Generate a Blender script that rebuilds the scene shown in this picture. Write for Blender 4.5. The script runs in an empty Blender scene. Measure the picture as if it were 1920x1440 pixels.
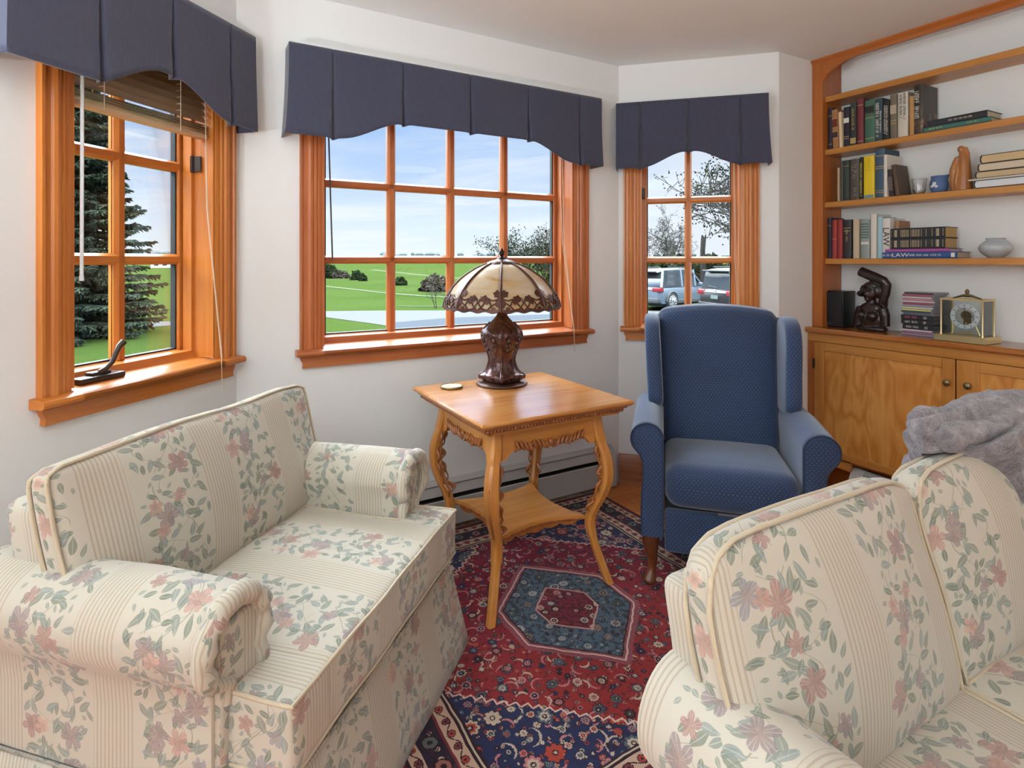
import bpy, bmesh, math, random
from mathutils import Vector, Matrix, noise
random.seed(7)
PI = math.pi
SC = bpy.context.scene
COL = SC.collection
def R(d): return math.radians(d)

# ------------------------------------------------------------------ camera, exposure
EYE = 1.30
cam_d = bpy.data.cameras.new('camera')
cam = bpy.data.objects.new('camera', cam_d); COL.objects.link(cam)
cam.location = (0, 0, EYE); cam.rotation_euler = (R(90), 0, 0)
cam_d.sensor_width = 36.0; cam_d.lens = 36.0 * 1055 / 1920
cam_d.shift_x = 0.0; cam_d.shift_y = -(720 - 489) / 1920
cam_d.clip_start = 0.05; cam_d.clip_end = 2000
SC.camera = cam
SC.view_settings.view_transform = 'Standard'
SC.view_settings.look = 'None'
SC.view_settings.gamma = 1.0
SC.view_settings.use_curve_mapping = False
SC.view_settings.exposure = 0.2

# ------------------------------------------------------------------ frames of the plan
def frame(px, py, deg): return (px, py, R(deg))
BCX, BCY = 0.628, 3.313                       # corner between the long window wall and the right bay wall
def dirv(rot): return (math.cos(rot), math.sin(rot))
FB = frame(BCX, BCY, 30)                      # x runs along the wall, y points outdoors
FC = frame(BCX, BCY, -15)
LB = 2.026
FA = frame(BCX - LB * math.cos(R(30)), BCY - LB * math.sin(R(30)), 75)
LC = 0.867
FE = frame(BCX + LC * math.cos(R(-15)), BCY + LC * math.sin(R(-15)), 30)
LE = 0.321
FD = frame(FE[0] + LE * math.cos(R(30)), FE[1] + LE * math.sin(R(30)), -60)
FG = frame(FA[0] - LC * math.cos(R(75)), FA[1] - LC * math.sin(R(75)), 30)   # wall beyond the left bay wall
def to_world(F, x, y, z=0.0):
    c, s = math.cos(F[2]), math.sin(F[2])
    return Vector((F[0] + c * x - s * y, F[1] + s * x + c * y, z))

# ------------------------------------------------------------------ small node language
class Mat:
    def __init__(s, name):
        s.m = bpy.data.materials.new(name); s.m.use_nodes = True
        s.t = s.m.node_tree; s.n = s.t.nodes; s.n.clear()
        s.out = s.n.new('ShaderNodeOutputMaterial')
    def link(s, a, b):
        if hasattr(a, 'node'): s.t.links.new(a, b)
        elif isinstance(a, (tuple, list)):
            v = list(a)
            if hasattr(b.default_value, '__len__') and len(b.default_value) == 4 and len(v) == 3: v.append(1.0)
            b.default_value = v
        else: b.default_value = a
    def new(s, kind, **kw):
        nd = s.n.new(kind)
        for k, v in kw.items(): setattr(nd, k, v)
        return nd
    def m_(s, op, *a, clamp=False):
        nd = s.new('ShaderNodeMath', operation=op, use_clamp=clamp)
        for i, x in enumerate(a): s.link(x, nd.inputs[i])
        return nd.outputs[0]
    def add(s, a, b): return s.m_('ADD', a, b)
    def sub(s, a, b): return s.m_('SUBTRACT', a, b)
    def mul(s, a, b): return s.m_('MULTIPLY', a, b)
    def div(s, a, b): return s.m_('DIVIDE', a, b)
    def lt(s, a, b): return s.m_('LESS_THAN', a, b)
    def gt(s, a, b): return s.m_('GREATER_THAN', a, b)
    def ab(s, a): return s.m_('ABSOLUTE', a)
    def mn(s, a, b): return s.m_('MINIMUM', a, b)
    def mx(s, a, b): return s.m_('MAXIMUM', a, b)
    def fr(s, a): return s.m_('FRACT', a)
    def fl(s, a): return s.m_('FLOOR', a)
    def sn(s, a): return s.m_('SINE', a)
    def mad(s, a, b, c): return s.m_('MULTIPLY_ADD', a, b, c)
    def step(s, a, lo, hi):
        nd = s.new('ShaderNodeMapRange', interpolation_type='SMOOTHSTEP')
        s.link(a, nd.inputs[0]); s.link(lo, nd.inputs[1]); s.link(hi, nd.inputs[2])
        return nd.outputs[0]
    def mix(s, f, a, b, mode='MIX'):
        nd = s.new('ShaderNodeMix', data_type='RGBA', blend_type=mode)
        s.link(f, nd.inputs[0]); s.link(a, nd.inputs[6]); s.link(b, nd.inputs[7])
        return nd.outputs[2]
    def xyz(s, v):
        nd = s.new('ShaderNodeSeparateXYZ'); s.link(v, nd.inputs[0]); return nd.outputs
    def vec(s, x, y, z=0.0):
        nd = s.new('ShaderNodeCombineXYZ')
        s.link(x, nd.inputs[0]); s.link(y, nd.inputs[1]); s.link(z, nd.inputs[2]); return nd.outputs[0]
    def obj(s): return s.new('ShaderNodeTexCoord').outputs['Object']
    def uv(s): return s.new('ShaderNodeTexCoord').outputs['UV']
    def gen(s): return s.new('ShaderNodeTexCoord').outputs['Generated']
    def scale(s, v, k):
        nd = s.new('ShaderNodeVectorMath', operation='MULTIPLY'); s.link(v, nd.inputs[0]); s.link(k, nd.inputs[1]); return nd.outputs[0]
    def vadd(s, a, b):
        nd = s.new('ShaderNodeVectorMath', operation='ADD'); s.link(a, nd.inputs[0]); s.link(b, nd.inputs[1]); return nd.outputs[0]
    def noise(s, v, sc=5.0, detail=3.0, rough=0.5, dist=0.0, color=False, dim='3D'):
        nd = s.new('ShaderNodeTexNoise', noise_dimensions=dim)
        s.link(v, nd.inputs['Vector']); nd.inputs['Scale'].default_value = sc
        nd.inputs['Detail'].default_value = detail; nd.inputs['Roughness'].default_value = rough
        nd.inputs['Distortion'].default_value = dist
        return nd.outputs['Color'] if color else nd.outputs['Fac']
    def voro(s, v, rnd=1.0, dim='2D', feature='F1'):
        nd = s.new('ShaderNodeTexVoronoi', voronoi_dimensions=dim, feature=feature)
        s.link(v, nd.inputs['Vector']); nd.inputs['Scale'].default_value = 1.0
        nd.inputs['Randomness'].default_value = rnd
        return nd.outputs
    def ramp(s, f, stops, interp='LINEAR'):
        nd = s.new('ShaderNodeValToRGB'); cr = nd.color_ramp; cr.interpolation = interp
        while len(cr.elements) < len(stops): cr.elements.new(0.5)
        for e, (p, c) in zip(cr.elements, stops):
            e.position = p; e.color = (c[0], c[1], c[2], 1)
        s.link(f, nd.inputs[0]); return nd.outputs[0]
    def bump(s, h, strength=0.3, dist=0.002):
        nd = s.new('ShaderNodeBump'); s.link(h, nd.inputs['Height'])
        nd.inputs['Strength'].default_value = strength; nd.inputs['Distance'].default_value = dist
        return nd.outputs[0]
    def bsdf(s, color, rough=0.5, metal=0.0, normal=None, spec=0.5, sheen=0.0, coat=0.0, trans=0.0, emit=None, estr=0.0, coat_r=0.1):
        b = s.new('ShaderNodeBsdfPrincipled'); s.b = b
        s.link(color, b.inputs['Base Color']); s.link(rough, b.inputs['Roughness']); s.link(metal, b.inputs['Metallic'])
        b.inputs['Specular IOR Level'].default_value = spec
        b.inputs['Sheen Weight'].default_value = sheen
        b.inputs['Coat Weight'].default_value = coat; b.inputs['Coat Roughness'].default_value = coat_r
        b.inputs['Transmission Weight'].default_value = trans
        if normal is not None: s.link(normal, b.inputs['Normal'])
        if emit is not None:
            s.link(emit, b.inputs['Emission Color']); b.inputs['Emission Strength'].default_value = estr
        s.t.links.new(b.outputs[0], s.out.inputs[0])
        return s.m
def srgb(r, g, b):
    f = lambda c: (c / 255 / 12.92) if c / 255 <= 0.04045 else ((c / 255 + 0.055) / 1.055) ** 2.4
    return (f(r), f(g), f(b))
_plain = {}
def plain(name, col, rough=0.5, metal=0.0, **kw):
    if name in _plain: return _plain[name]
    M = Mat(name); v = M.noise(M.obj(), 40, 2)
    c = M.mix(M.mul(v, 0.16), col, tuple(x * 0.75 for x in col))
    _plain[name] = M.bsdf(c, rough, metal, **kw); return _plain[name]

# ------------------------------------------------------------------ sky and daylight
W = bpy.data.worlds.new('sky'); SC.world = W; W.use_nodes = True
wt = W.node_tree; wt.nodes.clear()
class WMat(Mat):
    def __init__(s, t):
        s.t = t; s.n = t.nodes
wm = WMat(wt)
g = wm.gen(); gx, gy, gz = wm.xyz(g)[0:3]
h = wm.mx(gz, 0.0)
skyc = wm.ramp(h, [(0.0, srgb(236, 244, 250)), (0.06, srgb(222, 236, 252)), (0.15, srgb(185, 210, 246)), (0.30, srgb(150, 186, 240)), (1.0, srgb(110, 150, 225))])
den = wm.add(h, 0.12)
cv = wm.vec(wm.div(gx, den), wm.mul(wm.div(gy, den), 1.0), 0.0)
cl = wm.noise(wm.scale(cv, (0.55, 0.95, 1)), 0.9, 6, 0.6, 0.4)
cl2 = wm.step(cl, 0.43, 0.72)
greyc = wm.mix(wm.step(gx, 0.05, 0.35), srgb(244, 247, 252), srgb(226, 230, 240))
side = wm.mx(wm.mul(cl2, 0.85), wm.mul(wm.step(gx, 0.12, 0.30), 0.75))
skyf = wm.mix(side, skyc, greyc)
skyf = wm.mix(wm.step(gz, 0.30, 0.60), skyf, (0.80, 0.91, 1.0))
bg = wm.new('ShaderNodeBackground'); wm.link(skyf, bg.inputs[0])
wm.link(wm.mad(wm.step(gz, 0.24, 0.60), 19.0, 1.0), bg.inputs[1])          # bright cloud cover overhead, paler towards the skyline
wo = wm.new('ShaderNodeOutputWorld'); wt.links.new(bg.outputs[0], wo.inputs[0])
sun_d = bpy.data.lights.new('hazy_sun', 'SUN'); sun_d.energy = 6.0; sun_d.angle = R(64); sun_d.color = (0.86, 0.94, 1.0)
sun = bpy.data.objects.new('hazy_sun', sun_d); COL.objects.link(sun)
sd = Vector((0.60, -0.52, -0.70))
sun.rotation_euler = sd.to_track_quat('-Z', 'Y').to_euler()

# added warm fill lights on the unseen ceiling behind the camera (fixtures further down)
CEIL = 2.447
FILL_LAMPS = [(0.4, -1.1, 0.55), (2.3, -0.9, 0.55), (1.3, -2.2, 0.55)]
def bp(b, p): return Vector((math.cos(R(30)) * b - math.sin(R(30)) * p, math.sin(R(30)) * b + math.cos(R(30)) * p, 0))
for b_, p_, size_ in FILL_LAMPS:
    d_ = bpy.data.lights.new('ceiling_lamp', 'AREA'); d_.shape = 'DISK'; d_.size = size_; d_.energy = 3; d_.color = (1.0, 0.82, 0.62)
    o_ = bpy.data.objects.new('ceiling_lamp', d_); COL.objects.link(o_); o_.location = bp(b_, p_) + Vector((0, 0, CEIL - 0.075))

FILL_UPLIGHTS = [(-1.30, 0.90, 44.0, (0.80, 0.93, 1.0)), (-1.30, -1.00, 92.0, (0.82, 0.94, 1.0))]          # cool fill lights added to the left of and behind the camera, unseen
for b_, p_, w_, c_ in FILL_UPLIGHTS:
    d_ = bpy.data.lights.new('torchiere_bulb', 'AREA'); d_.shape = 'DISK'; d_.size = 0.30; d_.energy = w_; d_.color = c_
    o_ = bpy.data.objects.new('torchiere_bulb', d_); COL.objects.link(o_); o_.location = bp(b_, p_) + Vector((0, 0, 1.15)); o_.rotation_euler = (PI, 0, 0)

# ------------------------------------------------------------------ mesh helpers
def finish(bm, smooth=None):
    bmesh.ops.recalc_face_normals(bm, faces=bm.faces)
def mesh_obj(name, bm, mat, parent=None, F=None, smooth=40, uv=None, loc=None, recalc=True):
    if recalc: bmesh.ops.recalc_face_normals(bm, faces=bm.faces)
    if uv is not None and not bm.loops.layers.uv:
        lay = bm.loops.layers.uv.new('UVMap')
        bm.normal_update()
        for f in bm.faces:
            n = f.normal; a = [abs(n.x), abs(n.y), abs(n.z)]; k = a.index(max(a))
            for l in f.loops:
                p = l.vert.co
                if k == 0: q = (p.y, p.z)
                elif k == 1: q = (p.x, p.z)
                else: q = (p.x, -p.y) if uv != 'swap' else (p.y, p.x)
                l[lay].uv = q
    me = bpy.data.meshes.new(name); bm.to_mesh(me); bm.free()
    mats = mat if isinstance(mat, (list, tuple)) else [mat]
    for m in mats: me.materials.append(m)
    if smooth:
        me.polygons.foreach_set('use_smooth', [True] * len(me.polygons))
        try: me.set_sharp_from_angle(angle=R(smooth))
        except Exception: pass
    o = bpy.data.objects.new(name, me); COL.objects.link(o)
    if parent is not None: o.parent = parent
    if F is not None: o.location = (F[0], F[1], 0); o.rotation_euler = (0, 0, F[2])
    if loc is not None: o.location = loc
    return o
def tag(o, label=None, cat=None, group=None, kind=None):
    if label: o['label'] = label
    if cat: o['category'] = cat
    if group: o['group'] = group
    if kind: o['kind'] = kind
    return o
def thing(name, label, cat, F=(0, 0, 0), z=0.0, group=None, kind=None):
    o = bpy.data.objects.new(name, None); COL.objects.link(o)
    o.empty_display_size = 0.1
    o.location = (F[0], F[1], z); o.rotation_euler = (0, 0, F[2])
    return tag(o, label, cat, group, kind)
def at(F, x, y, rz=0.0):
    p = to_world(F, x, y); return (p.x, p.y, F[2] + rz)
def B(): return bmesh.new()
def box(bm, x0, x1, y0, y1, z0, z1, bev=0.0, seg=2, mi=0, mat=None):
    vs = [bm.verts.new(p) for p in ((x0, y0, z0), (x1, y0, z0), (x1, y1, z0), (x0, y1, z0), (x0, y0, z1), (x1, y0, z1), (x1, y1, z1), (x0, y1, z1))]
    fs = [bm.faces.new([vs[i] for i in f]) for f in ((0, 3, 2, 1), (4, 5, 6, 7), (0, 1, 5, 4), (1, 2, 6, 5), (2, 3, 7, 6), (3, 0, 4, 7))]
    for f in fs: f.material_index = mi
    if mat is not None: bmesh.ops.transform(bm, matrix=mat, verts=vs)
    if bev > 0:
        es = list({e for f in fs for e in f.edges})
        r = bmesh.ops.bevel(bm, geom=es, offset=bev, segments=seg, profile=0.5, affect='EDGES')
        for f in r['faces']: f.material_index = mi
    return vs
def ring(bm, pts): return [bm.verts.new(p) for p in pts]
def skin(bm, rings, closed=True, caps=True, mi=0):
    for a, b in zip(rings[:-1], rings[1:]):
        n = len(a)
        for i in range(n if closed else n - 1):
            j = (i + 1) % n
            try: bm.faces.new((a[i], a[j], b[j], b[i])).material_index = mi
            except ValueError: pass
    if caps and closed:
        for r in (rings[0], rings[-1]):
            try: bm.faces.new(r).material_index = mi
            except ValueError: pass
def tube(bm, pts, r, n=8, caps=True, mi=0, closed=False):
    pts = [Vector(p) for p in pts]; rings = []
    N = len(pts)
    up = Vector((0, 0, 1))
    prev = None
    for i, p in enumerate(pts):
        if closed: d = pts[(i + 1) % N] - pts[i - 1]
        else: d = pts[min(i + 1, N - 1)] - pts[max(i - 1, 0)]
        if d.length < 1e-9: d = Vector((0, 0, 1))
        d.normalize()
        if prev is None:
            a = up if abs(d.z) < 0.9 else Vector((1, 0, 0))
            u = d.cross(a).normalized()
        else:
            u = prev - d * prev.dot(d)
            u = u.normalized() if u.length > 1e-6 else d.cross(up).normalized()
        prev = u; v = d.cross(u)
        rr = r[i] if isinstance(r, (list, tuple)) else r
        rings.append(ring(bm, [p + (u * math.cos(2 * PI * k / n) + v * math.sin(2 * PI * k / n)) * rr for k in range(n)]))
    if closed: rings.append(rings[0]); caps = False
    skin(bm, rings, caps=caps, mi=mi)
def lathe(bm, prof, n=32, cx=0, cy=0, mi=0, flute=0.0, nf=8, a0=0.0):
    rings = []
    for r, z in prof:
        pts = []
        for k in range(n):
            a = a0 + 2 * PI * k / n
            rr = max(r, 1e-4) * (1 + flute * (abs(math.cos(nf / 2 * a)) - 0.5))
            pts.append((cx + rr * math.cos(a), cy + rr * math.sin(a), z))
        rings.append(ring(bm, pts))
    skin(bm, rings, mi=mi)
def prism(bm, outline, axis, lo, hi, bev=0.0, mi=0, seg=2):
    """outline 2D extruded along axis: 'y' (outline is x,z), 'x' (outline is y,z), 'z' (outline is x,y)"""
    def P(a, b, t):
        return {'y': (a, t, b), 'x': (t, a, b), 'z': (a, b, t)}[axis]
    r0 = ring(bm, [P(a, b, lo) for a, b in outline]); r1 = ring(bm, [P(a, b, hi) for a, b in outline])
    n = len(outline); fs = []
    for i in range(n):
        j = (i + 1) % n
        fs.append(bm.faces.new((r0[i], r0[j], r1[j], r1[i])))
    c0 = bm.faces.new(r0); c1 = bm.faces.new(r1); fs += [c0, c1]
    for f in fs: f.material_index = mi
    if bev > 0:
        es = list(set(c0.edges) | set(c1.edges))
        bmesh.ops.bevel(bm, geom=es, offset=bev, segments=seg, profile=0.5, affect='EDGES')
def ellipsoid(bm, c, r, n=12, m=8, mi=0):
    c = Vector(c); rings = []
    r = (r, r, r) if not hasattr(r, '__len__') else r
    for i in range(1, m):
        t = PI * i / m
        rings.append(ring(bm, [(c.x + r[0] * math.sin(t) * math.cos(2 * PI * k / n), c.y + r[1] * math.sin(t) * math.sin(2 * PI * k / n), c.z + r[2] * math.cos(t)) for k in range(n)]))
    skin(bm, rings, caps=False, mi=mi)
    a = bm.verts.new((c.x, c.y, c.z + r[2])); b = bm.verts.new((c.x, c.y, c.z - r[2]))
    for k in range(n):
        j = (k + 1) % n
        bm.faces.new((a, rings[0][j], rings[0][k])).material_index = mi
        bm.faces.new((b, rings[-1][k], rings[-1][j])).material_index = mi
def grid_box(bm, x0, x1, y0, y1, z0, z1, step=0.03, r=0.03, fn=None, uvfn=None, uvrot=False):
    """rounded, finely divided block; fn(Vector, normal) displaces it; UVs are metres on the undeformed faces"""
    lay = bm.loops.layers.uv.verify()
    lo = Vector((x0, y0, z0)); hi = Vector((x1, y1, z1))
    r = min(r, (x1 - x0) / 2, (y1 - y0) / 2, (z1 - z0) / 2)
    cache = {}
    def V(p):
        k = (round(p.x, 5), round(p.y, 5), round(p.z, 5))
        if k in cache: return cache[k]
        q = Vector((min(max(p.x, x0 + r), x1 - r), min(max(p.y, y0 + r), y1 - r), min(max(p.z, z0 + r), z1 - r)))
        d = p - q
        nrm = d.normalized() if d.length > 1e-9 else Vector((0, 0, 1))
        s = q + nrm * r
        if fn: s = fn(s.copy(), nrm, p)
        v = bm.verts.new(s); cache[k] = v; return v
    def cuts(a, b):
        n = max(2, int(round((b - a) / step)))
        inner = [a + r * t for t in (0, 0.25, 0.55, 1)] + [b - r * t for t in (1, 0.55, 0.25, 0)]
        base = [a + r + (b - a - 2 * r) * i / n for i in range(1, n)]
        out = sorted(set(round(x, 6) for x in inner + base))
        res = [out[0]]
        for x in out[1:]:
            if x - res[-1] > 1e-4: res.append(x)
        return res
    cs = [cuts(lo[i], hi[i]) for i in range(3)]
    for ax in range(3):
        b_, c_ = [(1, 2), (0, 2), (0, 1)][ax]
        for side in (0, 1):
            t = (lo, hi)[side][ax]
            for i in range(len(cs[b_]) - 1):
                for j in range(len(cs[c_]) - 1):
                    ps = []
                    for (u, v) in ((i, j), (i + 1, j), (i + 1, j + 1), (i, j + 1)):
                        p = Vector((0, 0, 0)); p[ax] = t; p[b_] = cs[b_][u]; p[c_] = cs[c_][v]; ps.append(p)
                    vs = [V(p) for p in ps]
                    if len(set(vs)) < 3: continue
                    try: f = bm.faces.new(vs)
                    except ValueError: continue
                    for l, p in zip(f.loops, ps):
                        if ax == 0: q = (p.y, p.z)
                        elif ax == 1: q = (p.x, p.z)
                        else: q = (p.y, p.x) if uvrot else (p.x, z1 + (p.y - y0))
                        if uvfn: q = uvfn(ax, p, q)
                        l[lay].uv = q
def area(name, loc, size, power, color, target=None, rot=None, shape='DISK'):
    d = bpy.data.lights.new(name, 'AREA'); d.shape = shape; d.size = size; d.energy = power; d.color = color
    o = bpy.data.objects.new(name, d); COL.objects.link(o); o.location = loc
    if target is not None: o.rotation_euler = (Vector(target) - Vector(loc)).to_track_quat('-Z', 'Y').to_euler()
    if rot is not None: o.rotation_euler = rot
    return o
def marks(parent, M, length, height, mat, seed=0, words=2, name='spine_lettering'):
    """a line of worn, unreadable lettering: small strokes of uneven height"""
    rnd = random.Random(seed); bm = bmesh.new(); x = -length / 2; pitch = height * 0.62; nl = 0
    gap = max(3, int(length / pitch / max(words, 1)))
    while x < length / 2 - pitch * 0.5:
        nl += 1
        if nl % gap != 0:
            w = height * 0.11; top = height * (0.5 if rnd.random() < 0.7 else 0.36)
            box(bm, x, x + w, -height * 0.5, top, 0, 0.0005)
            k = rnd.random()
            if k < 0.75: box(bm, x + pitch * 0.62, x + pitch * 0.62 + w, -height * 0.5, top * rnd.choice((1, 1, 0.4)), 0, 0.0005)
            if k > 0.25: box(bm, x, x + pitch * 0.7, top - w, top, 0, 0.0005)
            if k > 0.5: box(bm, x, x + pitch * 0.62, -w * 0.5, w * 0.5, 0, 0.0005)
        x += pitch
    o = mesh_obj(name, bm, mat, parent, smooth=0); o.matrix_local = M; return o
def text(body, size, mat, parent, M, name='title', ext=0.0004, sx=1.0):
    d = bpy.data.curves.new(name, 'FONT'); d.body = body; d.size = size; d.extrude = ext
    d.align_x = 'CENTER'; d.align_y = 'CENTER'; d.materials.append(mat)
    t = bpy.data.objects.new(name + '_curve', d)
    COL.objects.link(t)
    me = bpy.data.meshes.new_from_object(t.evaluated_get(bpy.context.evaluated_depsgraph_get()))
    bpy.data.objects.remove(t); bpy.data.curves.remove(d)
    me.materials.clear(); me.materials.append(mat)
    o = bpy.data.objects.new(name, me); COL.objects.link(o); o.parent = parent
    o.matrix_local = M @ Matrix.Diagonal((sx, 1, 1, 1))
    return o
# ------------------------------------------------------------------ materials
def wall_mat(name, col):
    M = Mat(name); o = M.obj()
    n = M.noise(o, 3, 4, 0.6); n2 = M.noise(o, 260, 2)
    c = M.mix(M.mul(n, 0.10), col, tuple(x * 0.9 for x in col))
    return M.bsdf(c, 0.75, 0, M.bump(n2, 0.08, 0.001), spec=0.3)
m_wall = wall_mat('wall_paint', (0.82, 0.82, 0.81))
m_ceil = wall_mat('ceiling_paint', (0.84, 0.84, 0.83))
def wood(name, c0, c1, c2, axis='z', fine=60.0, rough=0.33, coat=0.25, spread=1.0, bumpy=0.05, wave=0.0, seed=0.0):
    M = Mat(name); o = M.obj()
    k = {'x': (0.045, 1, 1), 'y': (1, 0.045, 1), 'z': (1, 1, 0.045)}[axis]
    v = M.vadd(M.scale(o, k), (seed, seed * 1.7, seed * 0.3))
    n1 = M.noise(v, fine * 0.42, 4, 0.6, 0.6)
    n2 = M.noise(v, fine * 2.4, 3, 0.6)
    n3 = M.noise(o, 2.2, 2)
    f = M.add(M.mul(n1, 0.62), M.add(M.mul(n2, 0.28), M.mul(n3, 0.25)))
    if wave:
        d = M.noise(M.scale(o, tuple(1.0 if q == 1 else 0.30 for q in k)), 5.0, 3, 0.55, 0.4)
        ln = M.ab(M.sub(M.fr(M.mul(d, 9.0)), 0.5))
        f = M.add(M.mul(f, 0.55), M.mul(M.sub(0.85, ln), wave))
    s = 0.22 * spread
    c = M.ramp(f, [(0.55 - s, c0), (0.57, c1), (0.58 + s, c2)])
    return M.bsdf(c, M.add(rough, M.mul(n2, 0.10)), 0, M.bump(n2, bumpy, 0.001), spec=0.45, coat=coat, coat_r=0.22)
OAK = (srgb(172, 98, 38), srgb(196, 122, 54), srgb(214, 146, 76))
TRIMC = (srgb(166, 90, 30), srgb(192, 112, 42), srgb(210, 136, 62))
REDC = (srgb(150, 76, 34), srgb(178, 98, 50), srgb(200, 124, 70))
m_trim = {a: wood('fir_trim_' + a, *TRIMC, axis=a, seed=3) for a in 'xyz'}
m_red = {a: wood('red_fir_trim_' + a, *REDC, axis=a, seed=5) for a in 'xyz'}
m_oak = {a: wood('golden_oak_' + a, srgb(160, 96, 36), srgb(190, 124, 56), srgb(208, 146, 78), axis=a, seed=8, rough=0.28, coat=0.35) for a in 'xyz'}
m_shelf = {a: wood('pine_case_' + a, srgb(160, 98, 38), srgb(188, 126, 56), srgb(208, 150, 80), axis=a, seed=11) for a in 'xyz'}
m_frame = {a: wood('pine_frame_' + a, srgb(146, 76, 28), srgb(172, 96, 38), srgb(190, 116, 54), axis=a, seed=14) for a in 'xyz'}
m_ply = wood('plywood_panel', srgb(158, 92, 34), srgb(196, 128, 56), srgb(214, 152, 78), axis='z', wave=0.55, seed=21)
m_darkwood = wood('dark_leg_wood', srgb(70, 34, 18), srgb(98, 52, 26), srgb(124, 72, 38), axis='z', seed=2, rough=0.3)
m_base = wood('base_wood', srgb(120, 62, 28), srgb(150, 82, 38), srgb(170, 100, 50), axis='x', seed=9)
m_carve = wood('carving_wood', srgb(96, 48, 22), srgb(172, 112, 62), srgb(214, 164, 108), axis='z', fine=40, seed=31, spread=1.3)
m_tablecarve = wood('carved_oak', srgb(120, 62, 26), srgb(152, 88, 42), srgb(178, 112, 58), axis='z', seed=6, rough=0.3)
def floor_mat():
    M = Mat('strip_floor'); o = M.obj(); x, y, z = M.xyz(o)[0:3]
    row = M.fl(M.div(y, 0.057)); fx = M.fr(M.div(y, 0.057))
    off = M.fr(M.mul(M.sn(M.mul(row, 12.9)), 43.7))
    px_ = M.add(M.div(x, 0.9), off); seg = M.fl(px_)
    rnd = M.fr(M.mul(M.sn(M.add(M.mul(row, 78.2), M.mul(seg, 37.7))), 437.5))
    v = M.vadd(M.scale(o, (0.06, 1, 1)), M.vec(0, M.mul(rnd, 7), 0))
    n = M.noise(v, 26, 4, 0.6, 0.6)
    c = M.ramp(M.add(M.mul(n, 0.7), M.mul(rnd, 0.4)), [(0.2, srgb(168, 86, 32)), (0.55, srgb(206, 122, 56)), (0.9, srgb(224, 150, 82))])
    gap = M.mx(M.lt(fx, 0.03), M.lt(M.fr(px_), 0.004))
    c = M.mix(M.mul(gap, 0.7), c, (0.05, 0.02, 0.008))
    return M.bsdf(c, 0.28, 0, M.bump(M.mul(gap, -1.0), 0.3, 0.002), coat=0.3)
m_floor = floor_mat()

def cells(M, u, v, sx, sy, rnd, seed):
    """scatter: returns local offset (metres), cell centre (metres) and three random numbers"""
    p = M.vec(M.add(M.div(u, sx), seed), M.add(M.div(v, sy), seed * 1.37))
    o = M.voro(p, rnd)
    cx, cy = M.xyz(o['Position'])[0:2]
    cu = M.mul(M.sub(cx, seed), sx); cv = M.mul(M.sub(cy, seed * 1.37), sy)
    r = M.xyz(o['Color'])
    return M.sub(u, cu), M.sub(v, cv), cu, cv, r[0], r[1], r[2]
def leaf_mask(M, dx, dy, ang, ln, wd):
    c, s = M.m_('COSINE', ang), M.sn(ang)
    a = M.add(M.mul(dx, c), M.mul(dy, s)); b = M.sub(M.mul(dy, c), M.mul(dx, s))
    t = M.div(a, ln)
    w = M.mul(M.mx(M.sub(1.0, M.mul(t, t)), 0.0), M.mul(wd, M.sub(1.0, M.mul(t, 0.35))))
    return M.gt(M.sub(w, M.ab(b)), 0.0), b
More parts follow.
